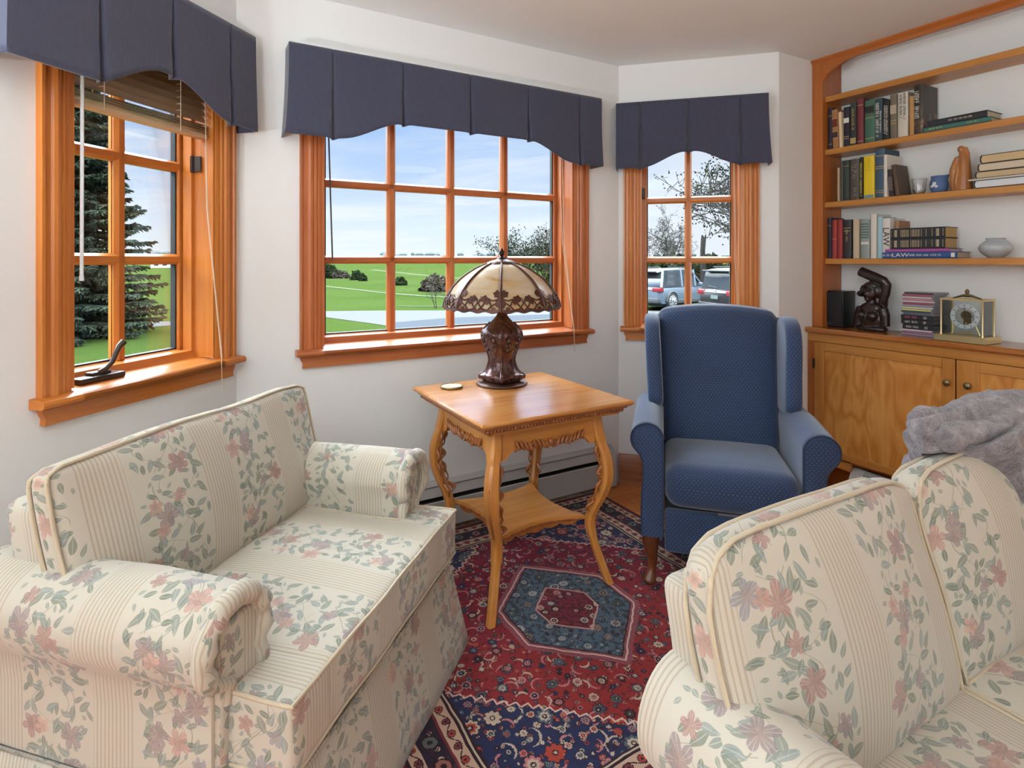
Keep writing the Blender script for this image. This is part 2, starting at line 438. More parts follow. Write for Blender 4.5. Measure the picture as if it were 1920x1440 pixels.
def floral(name, per=0.285, phase=0.0, base=srgb(184, 175, 159), bright=1.0, u_swap=False):
    M = Mat(name); U = M.uv(); u, v = M.xyz(U)[0:2]
    wob = M.noise(U, 22, 2, 0.5, 0, True); wx, wy = M.xyz(wob)[0:2]
    uu = M.add(u, M.mul(M.sub(wx, 0.5), 0.010)); vv = M.add(v, M.mul(M.sub(wy, 0.5), 0.010))
    fu = M.mul(M.fr(M.add(M.div(u, per), phase)), per)               # position inside one repeat
    SW = 0.098                                                       # width of the ribbed stripe group
    inS = M.lt(fu, SW)
    line = M.step(M.sn(M.mul(fu, 2 * PI / 0.0096)), 0.1, 0.75)
    n = M.noise(U, 30, 3)
    weave = M.noise(M.scale(U, (1400, 420, 1)), 1, 1)
    c = M.mix(M.mul(n, 0.25), base, tuple(x * 0.92 for x in base))
    c = M.mix(M.mul(M.mul(inS, line), 0.62), c, srgb(158, 138, 114))
    def in_band(cu, pad=0.014):
        f = M.mul(M.fr(M.add(M.div(cu, per), phase)), per)
        return M.mul(M.gt(f, SW + pad), M.lt(f, per - pad))
    # vines
    bc = (SW + per) / 2
    def vine(amp, wl, ph, th):
        d = M.sub(M.sub(M.add(fu, M.sub(uu, u)), bc), M.mul(M.sn(M.add(M.mul(vv, 2 * PI / wl), ph)), amp))
        return M.lt(M.ab(d), th)
    st = M.mx(vine(0.045, 0.27, 0.0, 0.0012), M.mx(vine(0.065, 0.19, 2.0, 0.0009), vine(0.030, 0.145, 4.0, 0.0008)))
    brk = M.gt(M.noise(U, 14, 1), 0.44)
    c = M.mix(M.mul(M.mul(st, brk), 0.75), c, srgb(134, 130, 112))
    # leaves in three sizes
    for (sx, sy, ln, wd, seed, keep, col) in ((0.046, 0.050, 0.020, 0.0075, 3.1, 0.72, srgb(112, 118, 102)), (0.034, 0.036, 0.0145, 0.0055, 17.7, 0.62, srgb(96, 106, 92)), (0.022, 0.024, 0.0085, 0.0035, 41.3, 0.45, srgb(124, 128, 114)), (0.040, 0.043, 0.018, 0.0068, 66.1, 0.45, srgb(126, 134, 128))):
        dx, dy, cu, cv, r0, r1, r2 = cells(M, uu, vv, sx, sy, 0.8, seed)
        m, b = leaf_mask(M, dx, dy, M.add(M.mul(r0, 6.283), 0.0), ln, wd)
        m = M.mul(M.mul(m, in_band(cu, 0.010)), M.lt(r1, keep))
        vein = M.lt(M.ab(b), 0.0006)
        lc = M.mix(M.mul(r2, 0.55), col, srgb(140, 144, 138))
        lc = M.mix(M.mul(vein, 0.5), lc, srgb(186, 186, 172))
        c = M.mix(M.mul(m, 0.80), c, lc)
    # flowers
    for (sx, sy, rad, seed, keep) in ((0.092, 0.105, 0.030, 9.4, 0.80), (0.066, 0.072, 0.019, 27.9, 0.50)):
        dx, dy, cu, cv, r0, r1, r2 = cells(M, uu, vv, sx, sy, 0.75, seed)
        rr = M.m_('SQRT', M.add(M.mul(dx, dx), M.mul(dy, dy)))
        an = M.add(M.m_('ARCTAN2', dy, dx), M.mul(r0, 6.283))
        pet = M.ab(M.sn(M.mul(an, 2.5)))
        edge = M.mul(rad, M.mad(M.m_('POWER', pet, 0.7), 0.62, 0.36))
        edge = M.mul(edge, M.mad(M.sn(M.mul(an, 1.0)), 0.14, 0.95))
        m = M.mul(M.mul(M.lt(rr, edge), in_band(cu, 0.016)), M.lt(r1, keep))
        fc = M.ramp(r2, [(0.0, srgb(154, 116, 108)), (0.30, srgb(174, 134, 122)), (0.5, srgb(190, 152, 134)), (0.62, srgb(138, 122, 122)), (0.85, srgb(136, 134, 140))], 'CONSTANT')
        fc = M.mix(M.mul(M.step(rr, rad * 0.75, 0.0), 0.55), fc, tuple(x * 0.72 for x in srgb(176, 140, 126)))
        streak = M.lt(M.ab(M.sub(pet, 0.93)), 0.03)
        fc = M.mix(M.mul(streak, 0.25), fc, srgb(230, 214, 200))
        c = M.mix(M.mul(m, 0.80), c, fc)
    if bright != 1.0: c = M.mix(1.0, c, (bright, bright, bright), 'MULTIPLY')
    h = M.add(M.mul(M.mul(inS, line), -0.5), M.mul(weave, 0.5))
    return M.bsdf(c, 0.82, 0, M.bump(h, 0.18, 0.0012), spec=0.25, sheen=0.25)
m_floral = floral('floral_stripe_upholstery', phase=0.33)
m_floral_b = floral('floral_stripe_upholstery_arms', phase=0.55)
m_piping = plain('cream_piping', srgb(186, 170, 144), 0.8, sheen=0.2)
m_piping_tan = plain('tan_piping', srgb(160, 128, 92), 0.8, sheen=0.2)

def blue_mat():
    M = Mat('blue_dotted_upholstery'); U = M.uv(); u, v = M.xyz(U)[0:2]
    k = 0.0155
    vr = M.div(v, k * 0.62); row = M.fl(vr)
    uu = M.add(M.div(u, k), M.mul(M.m_('MODULO', row, 2.0), 0.5))
    dx = M.mul(M.sub(M.fr(uu), 0.5), k); dy = M.mul(M.sub(M.fr(vr), 0.5), k * 0.62)
    d = M.m_('SQRT', M.add(M.mul(dx, dx), M.mul(dy, dy)))
    dot = M.step(d, 0.0021, 0.0012)
    n = M.noise(U, 160, 3); n2 = M.noise(U, 5, 3)
    c = M.mix(n, srgb(30, 47, 78), srgb(42, 62, 96))
    c = M.mix(M.mul(n2, 0.3), c, srgb(32, 46, 74))
    c = M.mix(M.mul(dot, 0.42), c, srgb(130, 146, 170))
    return M.bsdf(c, 0.72, 0, M.bump(n, 0.15, 0.001), spec=0.3, sheen=0.35)
m_blue = blue_mat()
m_blue_pipe = plain('blue_welt', srgb(28, 42, 70), 0.7, sheen=0.1)

def valance_mat():
    M = Mat('slate_valance_cloth'); o = M.obj()
    n = M.noise(M.scale(o, (1, 1, 0.25)), 180, 3); n2 = M.noise(o, 6, 3)
    c = M.mix(n, srgb(58, 60, 78), srgb(78, 80, 100))
    c = M.mix(M.mul(n2, 0.3), c, srgb(60, 62, 78))
    return M.bsdf(c, 0.85, 0, M.bump(n, 0.15, 0.001), spec=0.2, sheen=0.3)
m_val = valance_mat()

def rug_mat():
    M = Mat('bidjar_wool_rug'); U = M.uv()
    kn = 0.0028
    wob = M.noise(U, 9, 2, 0.5, 0, True); wx, wy = M.xyz(wob)[0:2]
    u0, v0 = M.xyz(U)[0:2]
    u1 = M.add(u0, M.mul(M.sub(wx, 0.5), 0.02)); v1 = M.add(v0, M.mul(M.sub(wy, 0.5), 0.02))
    x = M.mul(M.fl(M.div(u1, kn)), kn); y = M.mul(M.fl(M.div(v1, kn)), kn)
    ax, ay = M.ab(x), M.ab(y)
    HX, HY = 0.76, 0.78
    e = M.mn(M.sub(HX, ax), M.sub(HY, ay))
    cream, navy, red, drk, pink, teal, grn = srgb(184, 162, 142), srgb(36, 42, 76), srgb(136, 32, 40), srgb(46, 26, 34), srgb(176, 110, 110), srgb(76, 92, 104), srgb(62, 70, 66)
    rust = srgb(162, 62, 48)
    def rosette(c, sx, seed, rad, pal, keep=1.0, rnd=0.55, mask=None):
        dx, dy, cu, cv, r0, r1, r2 = cells(M, x, y, sx, sx, rnd, seed)
        rr = M.m_('SQRT', M.add(M.mul(dx, dx), M.mul(dy, dy)))
        an = M.m_('ARCTAN2', dy, dx)
        pet = M.mad(M.ab(M.sn(M.mul(an, 4.0))), 0.28, 0.74)
        t = M.div(rr, M.mul(rad, pet))
        kmask = M.lt(r0, keep)
        if mask is not None: kmask = M.mul(kmask, mask)
        ca = M.ramp(r1, [(i / len(pal), p) for i, p in enumerate(pal)], 'CONSTANT')
        cb = M.ramp(r2, [(i / len(pal), p) for i, p in enumerate(pal[1:] + pal[:1])], 'CONSTANT')
        c = M.mix(M.mul(M.lt(t, 1.0), kmask), c, drk)
        c = M.mix(M.mul(M.lt(t, 0.88), kmask), c, ca)
        c = M.mix(M.mul(M.lt(t, 0.58), kmask), c, cb)
        c = M.mix(M.mul(M.lt(t, 0.30), kmask), c, drk)
        c = M.mix(M.mul(M.lt(t, 0.16), kmask), c, cream)
        return c
    def crescent(c, sx, seed, rad, col, keep, mask=None):
        dx, dy, cu, cv, r0, r1, r2 = cells(M, x, y, sx, sx, 0.7, seed)
        rr = M.m_('SQRT', M.add(M.mul(dx, dx), M.mul(dy, dy)))
        an = M.add(M.m_('ARCTAN2', dy, dx), M.mul(r1, 6.283))
        m = M.mul(M.lt(M.ab(M.sub(rr, rad)), M.mul(M.mx(M.sn(an), 0.0), 0.0036)), M.lt(r0, keep))
        if mask is not None: m = M.mul(m, mask)
        return M.mix(m, c, col)
    n = M.noise(U, 4, 3); nf = M.noise(U, 420, 2)
    # field
    fieldc = M.mix(M.step(v0, 0.35, -0.45), srgb(116, 22, 42), srgb(140, 42, 40))
    fieldc = M.mix(M.mul(M.gt(M.noise(M.vec(x, y), 62, 2), 0.60), 0.55), fieldc, drk)
    fieldc = rosette(fieldc, 0.030, 5.5, 0.0085, [pink, drk, rust, grn, navy], 0.65, 0.8)
    fieldc = crescent(fieldc, 0.072, 8.3, 0.024, pink, 0.55)
    fieldc = crescent(fieldc, 0.060, 28.3, 0.018, cream, 0.35)
    fieldc = rosette(fieldc, 0.046, 19.5, 0.0115, [cream, navy, rust, drk, teal], 0.55, 0.7)
    fieldc = rosette(fieldc, 0.070, 12.1, 0.0185, [cream, navy, grn, pink, teal, drk], 0.80)
    # corners
    dg = M.add(M.mul(ax, 0.663), M.mul(ay, 0.749)); tg = M.sub(M.mul(ax, 0.749), M.mul(ay, 0.663))
    zig = M.mul(M.sub(M.ab(M.sub(M.fr(M.div(tg, 0.034)), 0.5)), 0.25), 0.030)
    dd = M.sub(M.add(dg, zig), 0.488)
    cor = navy
    cor = M.mix(M.mul(M.gt(M.noise(M.vec(x, y), 55, 2), 0.60), 0.5), navy, drk)
    cor = crescent(cor, 0.090, 51.0, 0.030, cream, 0.6)
    cor = crescent(cor, 0.060, 54.0, 0.020, pink, 0.6)
    cor = rosette(cor, 0.024, 67.0, 0.0075, [cream, drk, teal, rust], 0.6, 0.8)
    cor = rosette(cor, 0.044, 63.0, 0.0135, [pink, cream, rust, teal], 0.65, 0.8)
    cor = rosette(cor, 0.098, 44.0, 0.031, [cream, pink, rust, teal], 0.85)
    c = M.mix(M.gt(dd, 0.0), fieldc, cor)
    c = M.mix(M.lt(M.ab(dd), 0.0035), c, srgb(206, 170, 154))
    # medallion
    me = M.mx(M.mul(ax, 1.01), M.add(M.mul(ax, 0.673), M.mul(ay, 0.741)))
    ringc = M.mix(M.mul(M.gt(M.sn(M.mul(M.add(x, y), 520)), 0.0), 0.8), srgb(150, 84, 90), srgb(104, 44, 56))
    c = M.mix(M.lt(me, 0.256), c, ringc)
    c = M.mix(M.lt(M.ab(M.sub(me, 0.236)), 0.003), c, srgb(200, 170, 160))
    blu = M.mix(M.mul(M.gt(M.noise(M.vec(x, y), 50, 2), 0.54), 0.8), srgb(74, 90, 104), srgb(40, 46, 56))
    blu = rosette(blu, 0.026, 83.0, 0.008, [srgb(120, 130, 138), drk, grn], 0.6, 0.8)
    blu = rosette(blu, 0.074, 71.0, 0.022, [srgb(150, 150, 150), grn, srgb(130, 104, 96), teal], 0.8)
    c = M.mix(M.lt(me, 0.222), c, blu)
    c = M.mix(M.lt(M.ab(M.sub(me, 0.222)), 0.0025), c, drk)
    mar = M.mix(M.mul(M.gt(M.noise(M.vec(x, y), 60, 2), 0.52), 0.8), srgb(112, 36, 48), srgb(58, 26, 36))
    mar = rosette(mar, 0.050, 95.0, 0.017, [pink, teal, cream, drk], 0.8)
    c = M.mix(M.lt(me, 0.108), c, mar)
    c = M.mix(M.lt(M.ab(M.sub(me, 0.108)), 0.003), c, srgb(190, 140, 132))
    # borders, from the inside out
    guard = M.mix(M.mul(n, 0.3), srgb(190, 158, 136), srgb(160, 124, 110))
    tl = M.m_('ADD', M.mul(M.lt(M.sub(HX, ax), M.sub(HY, ay)), y), M.mul(M.gt(M.sub(HX, ax), M.sub(HY, ay)), x))
    def band(c, lo, hi, col): return M.mix(M.mul(M.gt(e, lo), M.lt(e, hi)), c, col)
    def chain(col, mid, pitch, rad, ca, cb):
        f = M.mul(M.sub(M.fr(M.div(tl, pitch)), 0.5), pitch); q = M.sub(e, mid)
        rr = M.m_('SQRT', M.add(M.mul(f, f), M.mul(q, q)))
        alt = M.lt(M.m_('MODULO', M.ab(M.fl(M.div(tl, pitch))), 2.0), 0.5)
        vine = M.lt(M.ab(M.sub(q, M.mul(M.sn(M.mul(tl, 2 * PI / (pitch * 2))), rad * 0.95))), 0.0022)
        col = M.mix(vine, col, drk)
        col = M.mix(M.lt(rr, rad), col, drk)
        col = M.mix(M.lt(rr, rad * 0.8), col, M.mix(alt, ca, cb))
        return M.mix(M.lt(rr, rad * 0.32), col, drk)
    c = M.mix(M.lt(e, 0.200), c, drk)
    c = band(c, 0.188, 0.194, cream)
    g1 = chain(guard, 0.158, 0.046, 0.0125, rust, srgb(120, 52, 56))
    c = band(c, 0.136, 0.180, g1)
    c = band(c, 0.128, 0.136, srgb(110, 40, 46))
    mainc = M.mix(M.mul(M.gt(M.noise(M.vec(x, y), 60, 2), 0.56), 0.5), srgb(40, 32, 48), srgb(70, 44, 50))
    mainc = rosette(mainc, 0.030, 33.0, 0.008, [cream, pink, grn], 0.5, 0.8)
    mainc = chain(mainc, 0.096, 0.085, 0.024, srgb(150, 96, 84), srgb(90, 96, 96))
    c = band(c, 0.064, 0.126, mainc)
    g2 = chain(guard, 0.043, 0.046, 0.0115, rust, srgb(120, 52, 56))
    c = band(c, 0.024, 0.062, g2)
    c = band(c, 0.0, 0.018, srgb(96, 24, 34))
    c = M.mix(M.mul(M.sub(nf, 0.4), 0.5), c, drk)
    return M.bsdf(c, 0.92, 0, M.bump(nf, 0.35, 0.003), spec=0.15, sheen=0.10)
m_rug = rug_mat()
m_fringe = plain('wool_fringe', srgb(196, 184, 166), 0.9)

def glass_mat(name, tint=(1, 1, 1), refl=1.0):
    M = Mat(name)
    tr = M.new('ShaderNodeBsdfTransparent'); M.link(tint, tr.inputs[0])
    gl = M.new('ShaderNodeBsdfGlossy'); gl.inputs['Roughness'].default_value = 0.0
    fr = M.new('ShaderNodeFresnel'); fr.inputs[0].default_value = 1.45
    mx = M.new('ShaderNodeMixShader'); M.link(M.m_('MULTIPLY', fr.outputs[0], refl, clamp=True), mx.inputs[0])
    M.t.links.new(tr.outputs[0], mx.inputs[1]); M.t.links.new(gl.outputs[0], mx.inputs[2])
    M.t.links.new(mx.outputs[0], M.out.inputs[0]); return M.m
m_glass = glass_mat('window_glass', (0.97, 0.985, 0.98), 0.35)
m_clear = glass_mat('clear_glass', (0.95, 0.97, 0.97), 0.9)
m_bronze_hw = plain('bronze_hardware', srgb(74, 64, 58), 0.35, 0.7)
m_black = plain('black_gloss', (0.012, 0.012, 0.013), 0.3)
m_rubber = plain('black_gasket', (0.02, 0.02, 0.02), 0.6)
m_heater = plain('heater_enamel', srgb(178, 174, 170), 0.45)
m_heater_dark = plain('heater_slot', (0.015, 0.015, 0.016), 0.7)
m_brass = plain('polished_brass', srgb(226, 204, 150), 0.30, 0.75)
m_antique = plain('antique_brass', srgb(128, 108, 78), 0.35, 0.9)
m_cord = plain('ivory_cord', srgb(222, 200, 176), 0.7)
m_crystal = Mat('cut_crystal').bsdf((1, 1, 1), 0.03, 0, trans=1.0)
m_white = plain('white_enamel', (0.78, 0.78, 0.77), 0.5)
# ------------------------------------------------------------------ room shell
TH = 0.17
def wall(name, F, x0, x1, holes=(), z0=0.0, z1=CEIL, y0=0.0, y1=TH, mat=None):
    bm = B()
    if not holes: box(bm, x0, x1, y0, y1, z0, z1)
    for (a, b, c, d) in holes:
        box(bm, x0, a, y0, y1, z0, z1); box(bm, b, x1, y0, y1, z0, z1)
        box(bm, a, b, y0, y1, z0, c); box(bm, a, b, y0, y1, d, z1)
    return tag(mesh_obj(name, bm, mat or m_wall, None, F, smooth=0), kind='structure')
CASE_Z0, CASE_Z1 = 0.905, 2.12
HZ0, HZ1 = 0.915, 2.05
AC, BC_, CC = -0.395, -1.010, 0.397           # window centres along their walls
AH, BH = 0.275, 0.680                         # half openings
wall('wall_left_bay', FA, -LC, 0.07, [(AC - AH, AC + AH, HZ0, HZ1)])
wall('wall_bay', FB, -LB - 0.07, 0.07, [(BC_ - BH, BC_ + BH, HZ0, HZ1)])
wall('wall_right_bay', FC, -0.07, LC, [(CC - AH, CC + AH, HZ0, HZ1)])
wall('wall_right_return', FE, 0.0, LE + 0.5)
wall('wall_left_return', FG, -1.3, 0.0)
wall('wall_right', FD, -0.1, 5.4, y0=0.168, y1=0.30)
FL = at(FG, -1.3, 0, R(90))                   # left wall of the room, behind the camera's left
FRX = to_world(FD, 5.0, 0)
pb = frame(0, 0, 30)
PB = -3.0                                      # back wall of the room
bm = B(); box(bm, -1.9, -1.74, PB, 1.95, 0, 0.9); box(bm, -1.9, -1.74, PB, 1.95, 2.05, CEIL)
box(bm, -1.9, -1.74, PB, -2.0, 0.9, 2.05); box(bm, -1.9, -1.74, -1.0, 1.95, 0.9, 2.05)
tag(mesh_obj('wall_left', bm, m_wall, None, (0, 0, R(30)), smooth=0), kind='structure')
bm = B(); box(bm, -1.9, 3.5, PB - 0.17, PB, 2.05, CEIL); box(bm, -1.9, 3.5, PB - 0.17, PB, 0, 0.9)
box(bm, -1.9, -0.6, PB - 0.17, PB, 0.9, 2.05); box(bm, 0.2, 3.5, PB - 0.17, PB, 0.9, 2.05)
tag(mesh_obj('wall_back', bm, m_wall, None, (0, 0, R(30)), smooth=0), kind='structure')
# outlines of floor and ceiling
def poly(F_pts): return [(p.x, p.y) for p in F_pts]
outl = [to_world(FB, 0.03, 0.06), to_world(FC, LC, 0.06), to_world(FE, LE + 0.25, 0.06), to_world(FD, 4.9, 0.2), bp(3.33, PB - 0.1), bp(-1.85, PB - 0.1), bp(-1.85, 1.99), to_world(FG, 0, 0.05), to_world(FA, -LC, 0.06), to_world(FA, 0.03, 0.06)]
c30, s30 = math.cos(R(-30)), math.sin(R(-30))
loc30 = [(c30 * p.x - s30 * p.y, s30 * p.x + c30 * p.y) for p in outl]
bm = B(); prism(bm, loc30, 'z', -0.12, 0.0)
tag(mesh_obj('floor', bm, m_floor, None, (0, 0, R(30)), smooth=0), kind='structure')
bm = B(); prism(bm, loc30, 'z', CEIL, CEIL + 0.12)
tag(mesh_obj('ceiling', bm, m_ceil, None, (0, 0, R(30)), smooth=0), kind='structure')
# baseboards
def baseboard(name, F, x0, x1):
    bm = B()
    prism(bm, [(0, 0), (0, 0.168), (-0.008, 0.168), (-0.016, 0.150), (-0.018, 0.03), (-0.030, 0.022), (-0.032, 0.0)], 'x', x0, x1)
    return tag(mesh_obj(name, bm, m_base, None, F, smooth=30), kind='structure')
baseboard('baseboard_right_bay', FC, 0.0, LC)
baseboard('baseboard_left_bay', FA, -LC, 0.0)
baseboard('baseboard_right', FE, 0.0, LE - 0.07)

# ------------------------------------------------------------------ windows
def casing_profile(w, t):
    """moulded casing seen end-on: across w, room side towards -t"""
    return [(0, 0), (0, -t), (w * .10, -t * 1.0), (w * .14, -t * .72), (w * .30, -t * .72), (w * .36, -t * 0.95), (w * .46, -t * 1.05), (w * .56, -t * .95), (w * .62, -t * .70), (w * .74, -t * .70), (w * .80, -t * .5), (w * .90, -t * .5), (w, -t * .35), (w, 0)]
def window(idx, F, c, half, cols, mats, label, casement=True):
    d = thing('window_%d' % idx, label, 'window', at(F, c, 0), kind='structure')
    mz, mxx, my = mats['z'], mats['x'], mats['y']
    CW = 0.092; t = 0.024
    for s in (-1, 1):
        bm = B(); prof = [(s * (half + CW - a), b) for a, b in casing_profile(CW, t)]
        prism(bm, prof, 'z', CASE_Z0, CASE_Z1)
        mesh_obj('side_casing', bm, mz, d, smooth=25)
    bm = B(); prof = [(b, CASE_Z1 - a) for a, b in casing_profile(CW, t)]
    prism(bm, prof, 'x', -half - CW, half + CW); mesh_obj('head_casing', bm, mxx, d, smooth=25)
    # stool and apron
    bm = B(); SW = half + CW + 0.018
    prism(bm, [(0.11, 0.928), (-0.045, 0.916), (-0.055, 0.912), (-0.058, 0.903), (-0.055, 0.894), (-0.045, 0.890), (0.11, 0.890)], 'x', -half, half)
    prism(bm, [(0.0, 0.9185), (-0.045, 0.916), (-0.055, 0.912), (-0.058, 0.903), (-0.055, 0.894), (-0.045, 0.890), (0.0, 0.890)], 'x', -SW, SW)
    mesh_obj('sill', bm, mxx, d, smooth=25)
    bm = B()
    o = half + CW
    prism(bm, [(-o + 0.000, 0.890), (-o + 0.004, 0.872), (-o + 0.012, 0.856), (-o + 0.010, 0.838), (o - 0.010, 0.838), (o - 0.012, 0.856), (o - 0.004, 0.872), (o, 0.890)], 'y', -0.020, 0.0)
    mesh_obj('apron', bm, mxx, d, smooth=25)
    # jamb lining with its stops
    bm = B()
    for s in (-1, 1):
        box(bm, *sorted((s * half, s * (half - 0.010))), -0.006, 0.175, 0.925, HZ1)
        box(bm, *sorted((s * (half - 0.010), s * (half - 0.022))), 0.085, 0.125, 0.925, HZ1)
    box(bm, -half, half, -0.006, 0.175, HZ1 - 0.012, HZ1)
    mesh_obj('jamb', bm, mz, d, smooth=0)
    bm = B(); prism(bm, [(0.075, 0.925), (0.085, 0.952), (0.175, 0.956), (0.175, 0.90), (0.075, 0.90)], 'x', -half + 0.01, half - 0.01)
    mesh_obj('stop', bm, mxx, d, smooth=0)
    # sash
    gh = half - (0.036 if casement else 0.042); gz0, gz1 = 0.957, 2.010
    y0, y1 = 0.130, 0.172
    bm = B()
    for s in (-1, 1): box(bm, *sorted((s * gh, s * (half - 0.010))), y0, y1, 0.935, HZ1 - 0.01, 0.003, 1)
    mesh_obj('sash_stile', bm, mz, d, smooth=0)
    bm = B(); box(bm, -gh, gh, y0, y1, 0.930, gz0, 0.003, 1); box(bm, -gh, gh, y0, y1, gz1, HZ1 - 0.01, 0.003, 1)
    mesh_obj('sash_rail', bm, mxx, d, smooth=0)
    bm = B()
    for s in (-1, 1): box(bm, *sorted((s * gh, s * (gh - 0.006))), y0 + 0.012, y1 - 0.008, gz0, gz1)
    box(bm, -gh, gh, y0 + 0.012, y1 - 0.008, gz0, gz0 + 0.006); box(bm, -gh, gh, y0 + 0.012, y1 - 0.008, gz1 - 0.006, gz1)
    mesh_obj('gasket', bm, m_rubber, d, smooth=0)
    bm = B(); box(bm, -gh, gh, 0.148, 0.153, gz0, gz1); mesh_obj('glass', bm, m_glass, d, smooth=0)
    mw = 0.020
    def bar(a, b, k):
        bm = B()
        prof = [(-mw, 0.148), (-mw, 0.142), (-mw * .5, 0.128), (mw * .5, 0.128), (mw, 0.142), (mw, 0.148)]
        if k == 'v': prism(bm, [(a + p, q) for p, q in prof], 'z', gz0, gz1)
        else: prism(bm, [(q, a + p) for p, q in prof], 'x', -gh, gh)
        box(bm, *((a - mw, a + mw, 0.153, 0.165, gz0, gz1) if k == 'v' else (-gh, gh, 0.153, 0.165, a - mw, a + mw)))
        return bm
    for i in range(1, cols): mesh_obj('muntin', bar(-gh + 2 * gh * i / cols, 0, 'v'), mz, d, smooth=0)
    for z in (1.306, 1.664): mesh_obj('muntin', bar(z, 0, 'h'), mxx, d, smooth=0)
    return d
w1 = window(1, FA, AC, AH, 2, m_trim, 'narrow six-pane casement window in orange wood casing behind the floral armchair')
w2 = window(2, FB, BC_, BH, 4, m_red, 'wide twelve-pane window behind the stained-glass lamp, overlooking the field', casement=False)
w3 = window(3, FC, CC, AH, 2, m_trim, 'narrow six-pane window above the blue chair, showing two parked cars')
# hardware: hinges and crank of window 1, hinge of window 3
def hinge(d, x, z, s):
    bm = B(); box(bm, x - s * 0.004 - 0.003, x - s * 0.004 + 0.003, 0.045, 0.080, z - 0.03, z + 0.03, 0.001, 1)
    box(bm, x - 0.006, x + 0.006, 0.085, 0.128, z - 0.03, z + 0.03, 0.002, 1)
    tube(bm, [(x - s * 0.008, 0.083, z - 0.032), (x - s * 0.008, 0.083, z + 0.032)], 0.007, 8)
    return mesh_obj('hinge', bm, m_bronze_hw, d, smooth=30)
hinge(w1, AH - 0.012, 1.675, 1)
hinge(w3, -AH + 0.012, 1.70, -1)
bm = B(); cx = -0.155; yb = 0.035
box(bm, cx - 0.075, cx + 0.075, yb - 0.020, yb + 0.030, 0.920, 0.941, 0.007, 2)
box(bm, cx - 0.03, cx + 0.035, yb - 0.008, yb + 0.026, 0.938, 0.952, 0.006, 2)
mesh_obj('crank_base', bm, m_bronze_hw, w1, smooth=40)
bm = B(); tube(bm, [(cx + 0.00, yb, 0.948), (cx + 0.018, yb - 0.004, 0.957), (cx + 0.036, yb - 0.008, 0.975), (cx + 0.046, yb - 0.010, 1.0), (cx + 0.058, yb - 0.010, 1.022), (cx + 0.074, yb - 0.010, 1.035)], [0.009, 0.008, 0.0075, 0.008, 0.0095, 0.011], 10)
mesh_obj('crank_handle', bm, m_bronze_hw, w1, smooth=60)
bm = B(); box(bm, AH - 0.03, AH - 0.01, 0.06, 0.10, 0.985, 1.02, 0.003, 1); mesh_obj('latch', bm, m_bronze_hw, w3)

# ------------------------------------------------------------------ pleated valances
def valance(F, x0, x1, pleats, zb, label, flareL=0.0, flareR=0.0, sag=0.0):
    """zb(x) is the scalloped hem; pleats are the x of the inverted pleats"""
    z1 = 2.200; D0 = 0.100
    d = thing('valance', label, 'valance', at(F, (x0 + x1) / 2, 0), group='slate blue pleated valances over the windows')
    xc = (x0 + x1) / 2
    bm = B(); box(bm, x0 - xc + 0.004, x1 - xc - 0.004, -D0 + 0.004, 0.0, z1, z1 + 0.010)
    mesh_obj('mounting_board', bm, m_white, d, smooth=0)
    bm = B()
    xs = set()
    N = int((x1 - x0) / 0.012)
    for i in range(N + 1): xs.add(round(x0 + (x1 - x0) * i / N, 5))
    for p in pleats:
        for o in (-0.012, -0.007, -0.0035, 0.0, 0.0035, 0.007, 0.012): xs.add(round(p + o, 5))
    xs = sorted(x for x in xs if x0 <= x <= x1)
    NZ = 16; front = []
    def pos(x, t):
        z = z1 + (zb(x) - z1) * t
        dep = 0.0; wid = 0.004 + 0.010 * t
        for p in pleats:
            q = abs(x - p)
            if q < wid: dep = max(dep, (0.006 + 0.024 * t) * (1 - q / wid))
            z -= 0.006 * t * math.exp(-((x - p) / 0.018) ** 2)
        y = -D0 - 0.014 * t * t + dep
        y += t * 0.006 * noise.noise(Vector((x * 5, t * 1.5, xc)))
        e0 = max(0, 1 - (x - x0) / 0.12); e1 = max(0, 1 - (x1 - x) / 0.12)
        return Vector((x - xc - flareL * e0 * t * t + flareR * e1 * t * t, y, z))
    cols = [[pos(x, j / NZ) for j in range(NZ + 1)] for x in xs]
    # returns to the wall
    def ret(col):
        out = []
        for k in range(1, 5):
            f = k / 4
            out.append([Vector((p.x, p.y * (1 - f) - 0.001 * f, p.z)) for p in col])
        return out
    cols = list(reversed(ret(cols[0]))) + cols + ret(cols[-1])
    vs = [[bm.verts.new(p) for p in c] for c in cols]
    for a, b in zip(vs[:-1], vs[1:]):
        for j in range(NZ): bm.faces.new((a[j], a[j + 1], b[j + 1], b[j]))
    o = mesh_obj('pleated_cloth', bm, m_val, d, smooth=50)
    sol = o.modifiers.new('cloth', 'SOLIDIFY'); sol.thickness = 0.004; sol.offset = 0
    return d
def sstep(a, b, x):
    t = min(max((x - a) / (b - a), 0), 1); return t * t * (3 - 2 * t)
def hem(c, hi, lo, w0, w1):
    return lambda x: lo + (hi - lo) * (1 - sstep(w0, w1, abs(x - c)))
valance(FA, -0.895, -0.010, [-0.656, -0.403, -0.145], hem(-0.43, 1.915, 1.818, 0.02, 0.27), 'slate blue pleated valance over the window behind the floral armchair', 0.012, 0.0)
valance(FB, -1.837, -0.210, [-1.661, -1.350, -1.012, -0.685, -0.359], hem(-1.02, 1.915, 1.822, 0.33, 0.62), 'widest slate blue pleated valance, over the twelve-pane window', 0.016, 0.0)
valance(FC, -0.006, 0.797, [0.129, 0.389, 0.656], hem(0.395, 1.905, 1.824, 0.02, 0.26), 'slate blue pleated valance over the window above the blue chair', 0.0, 0.016)

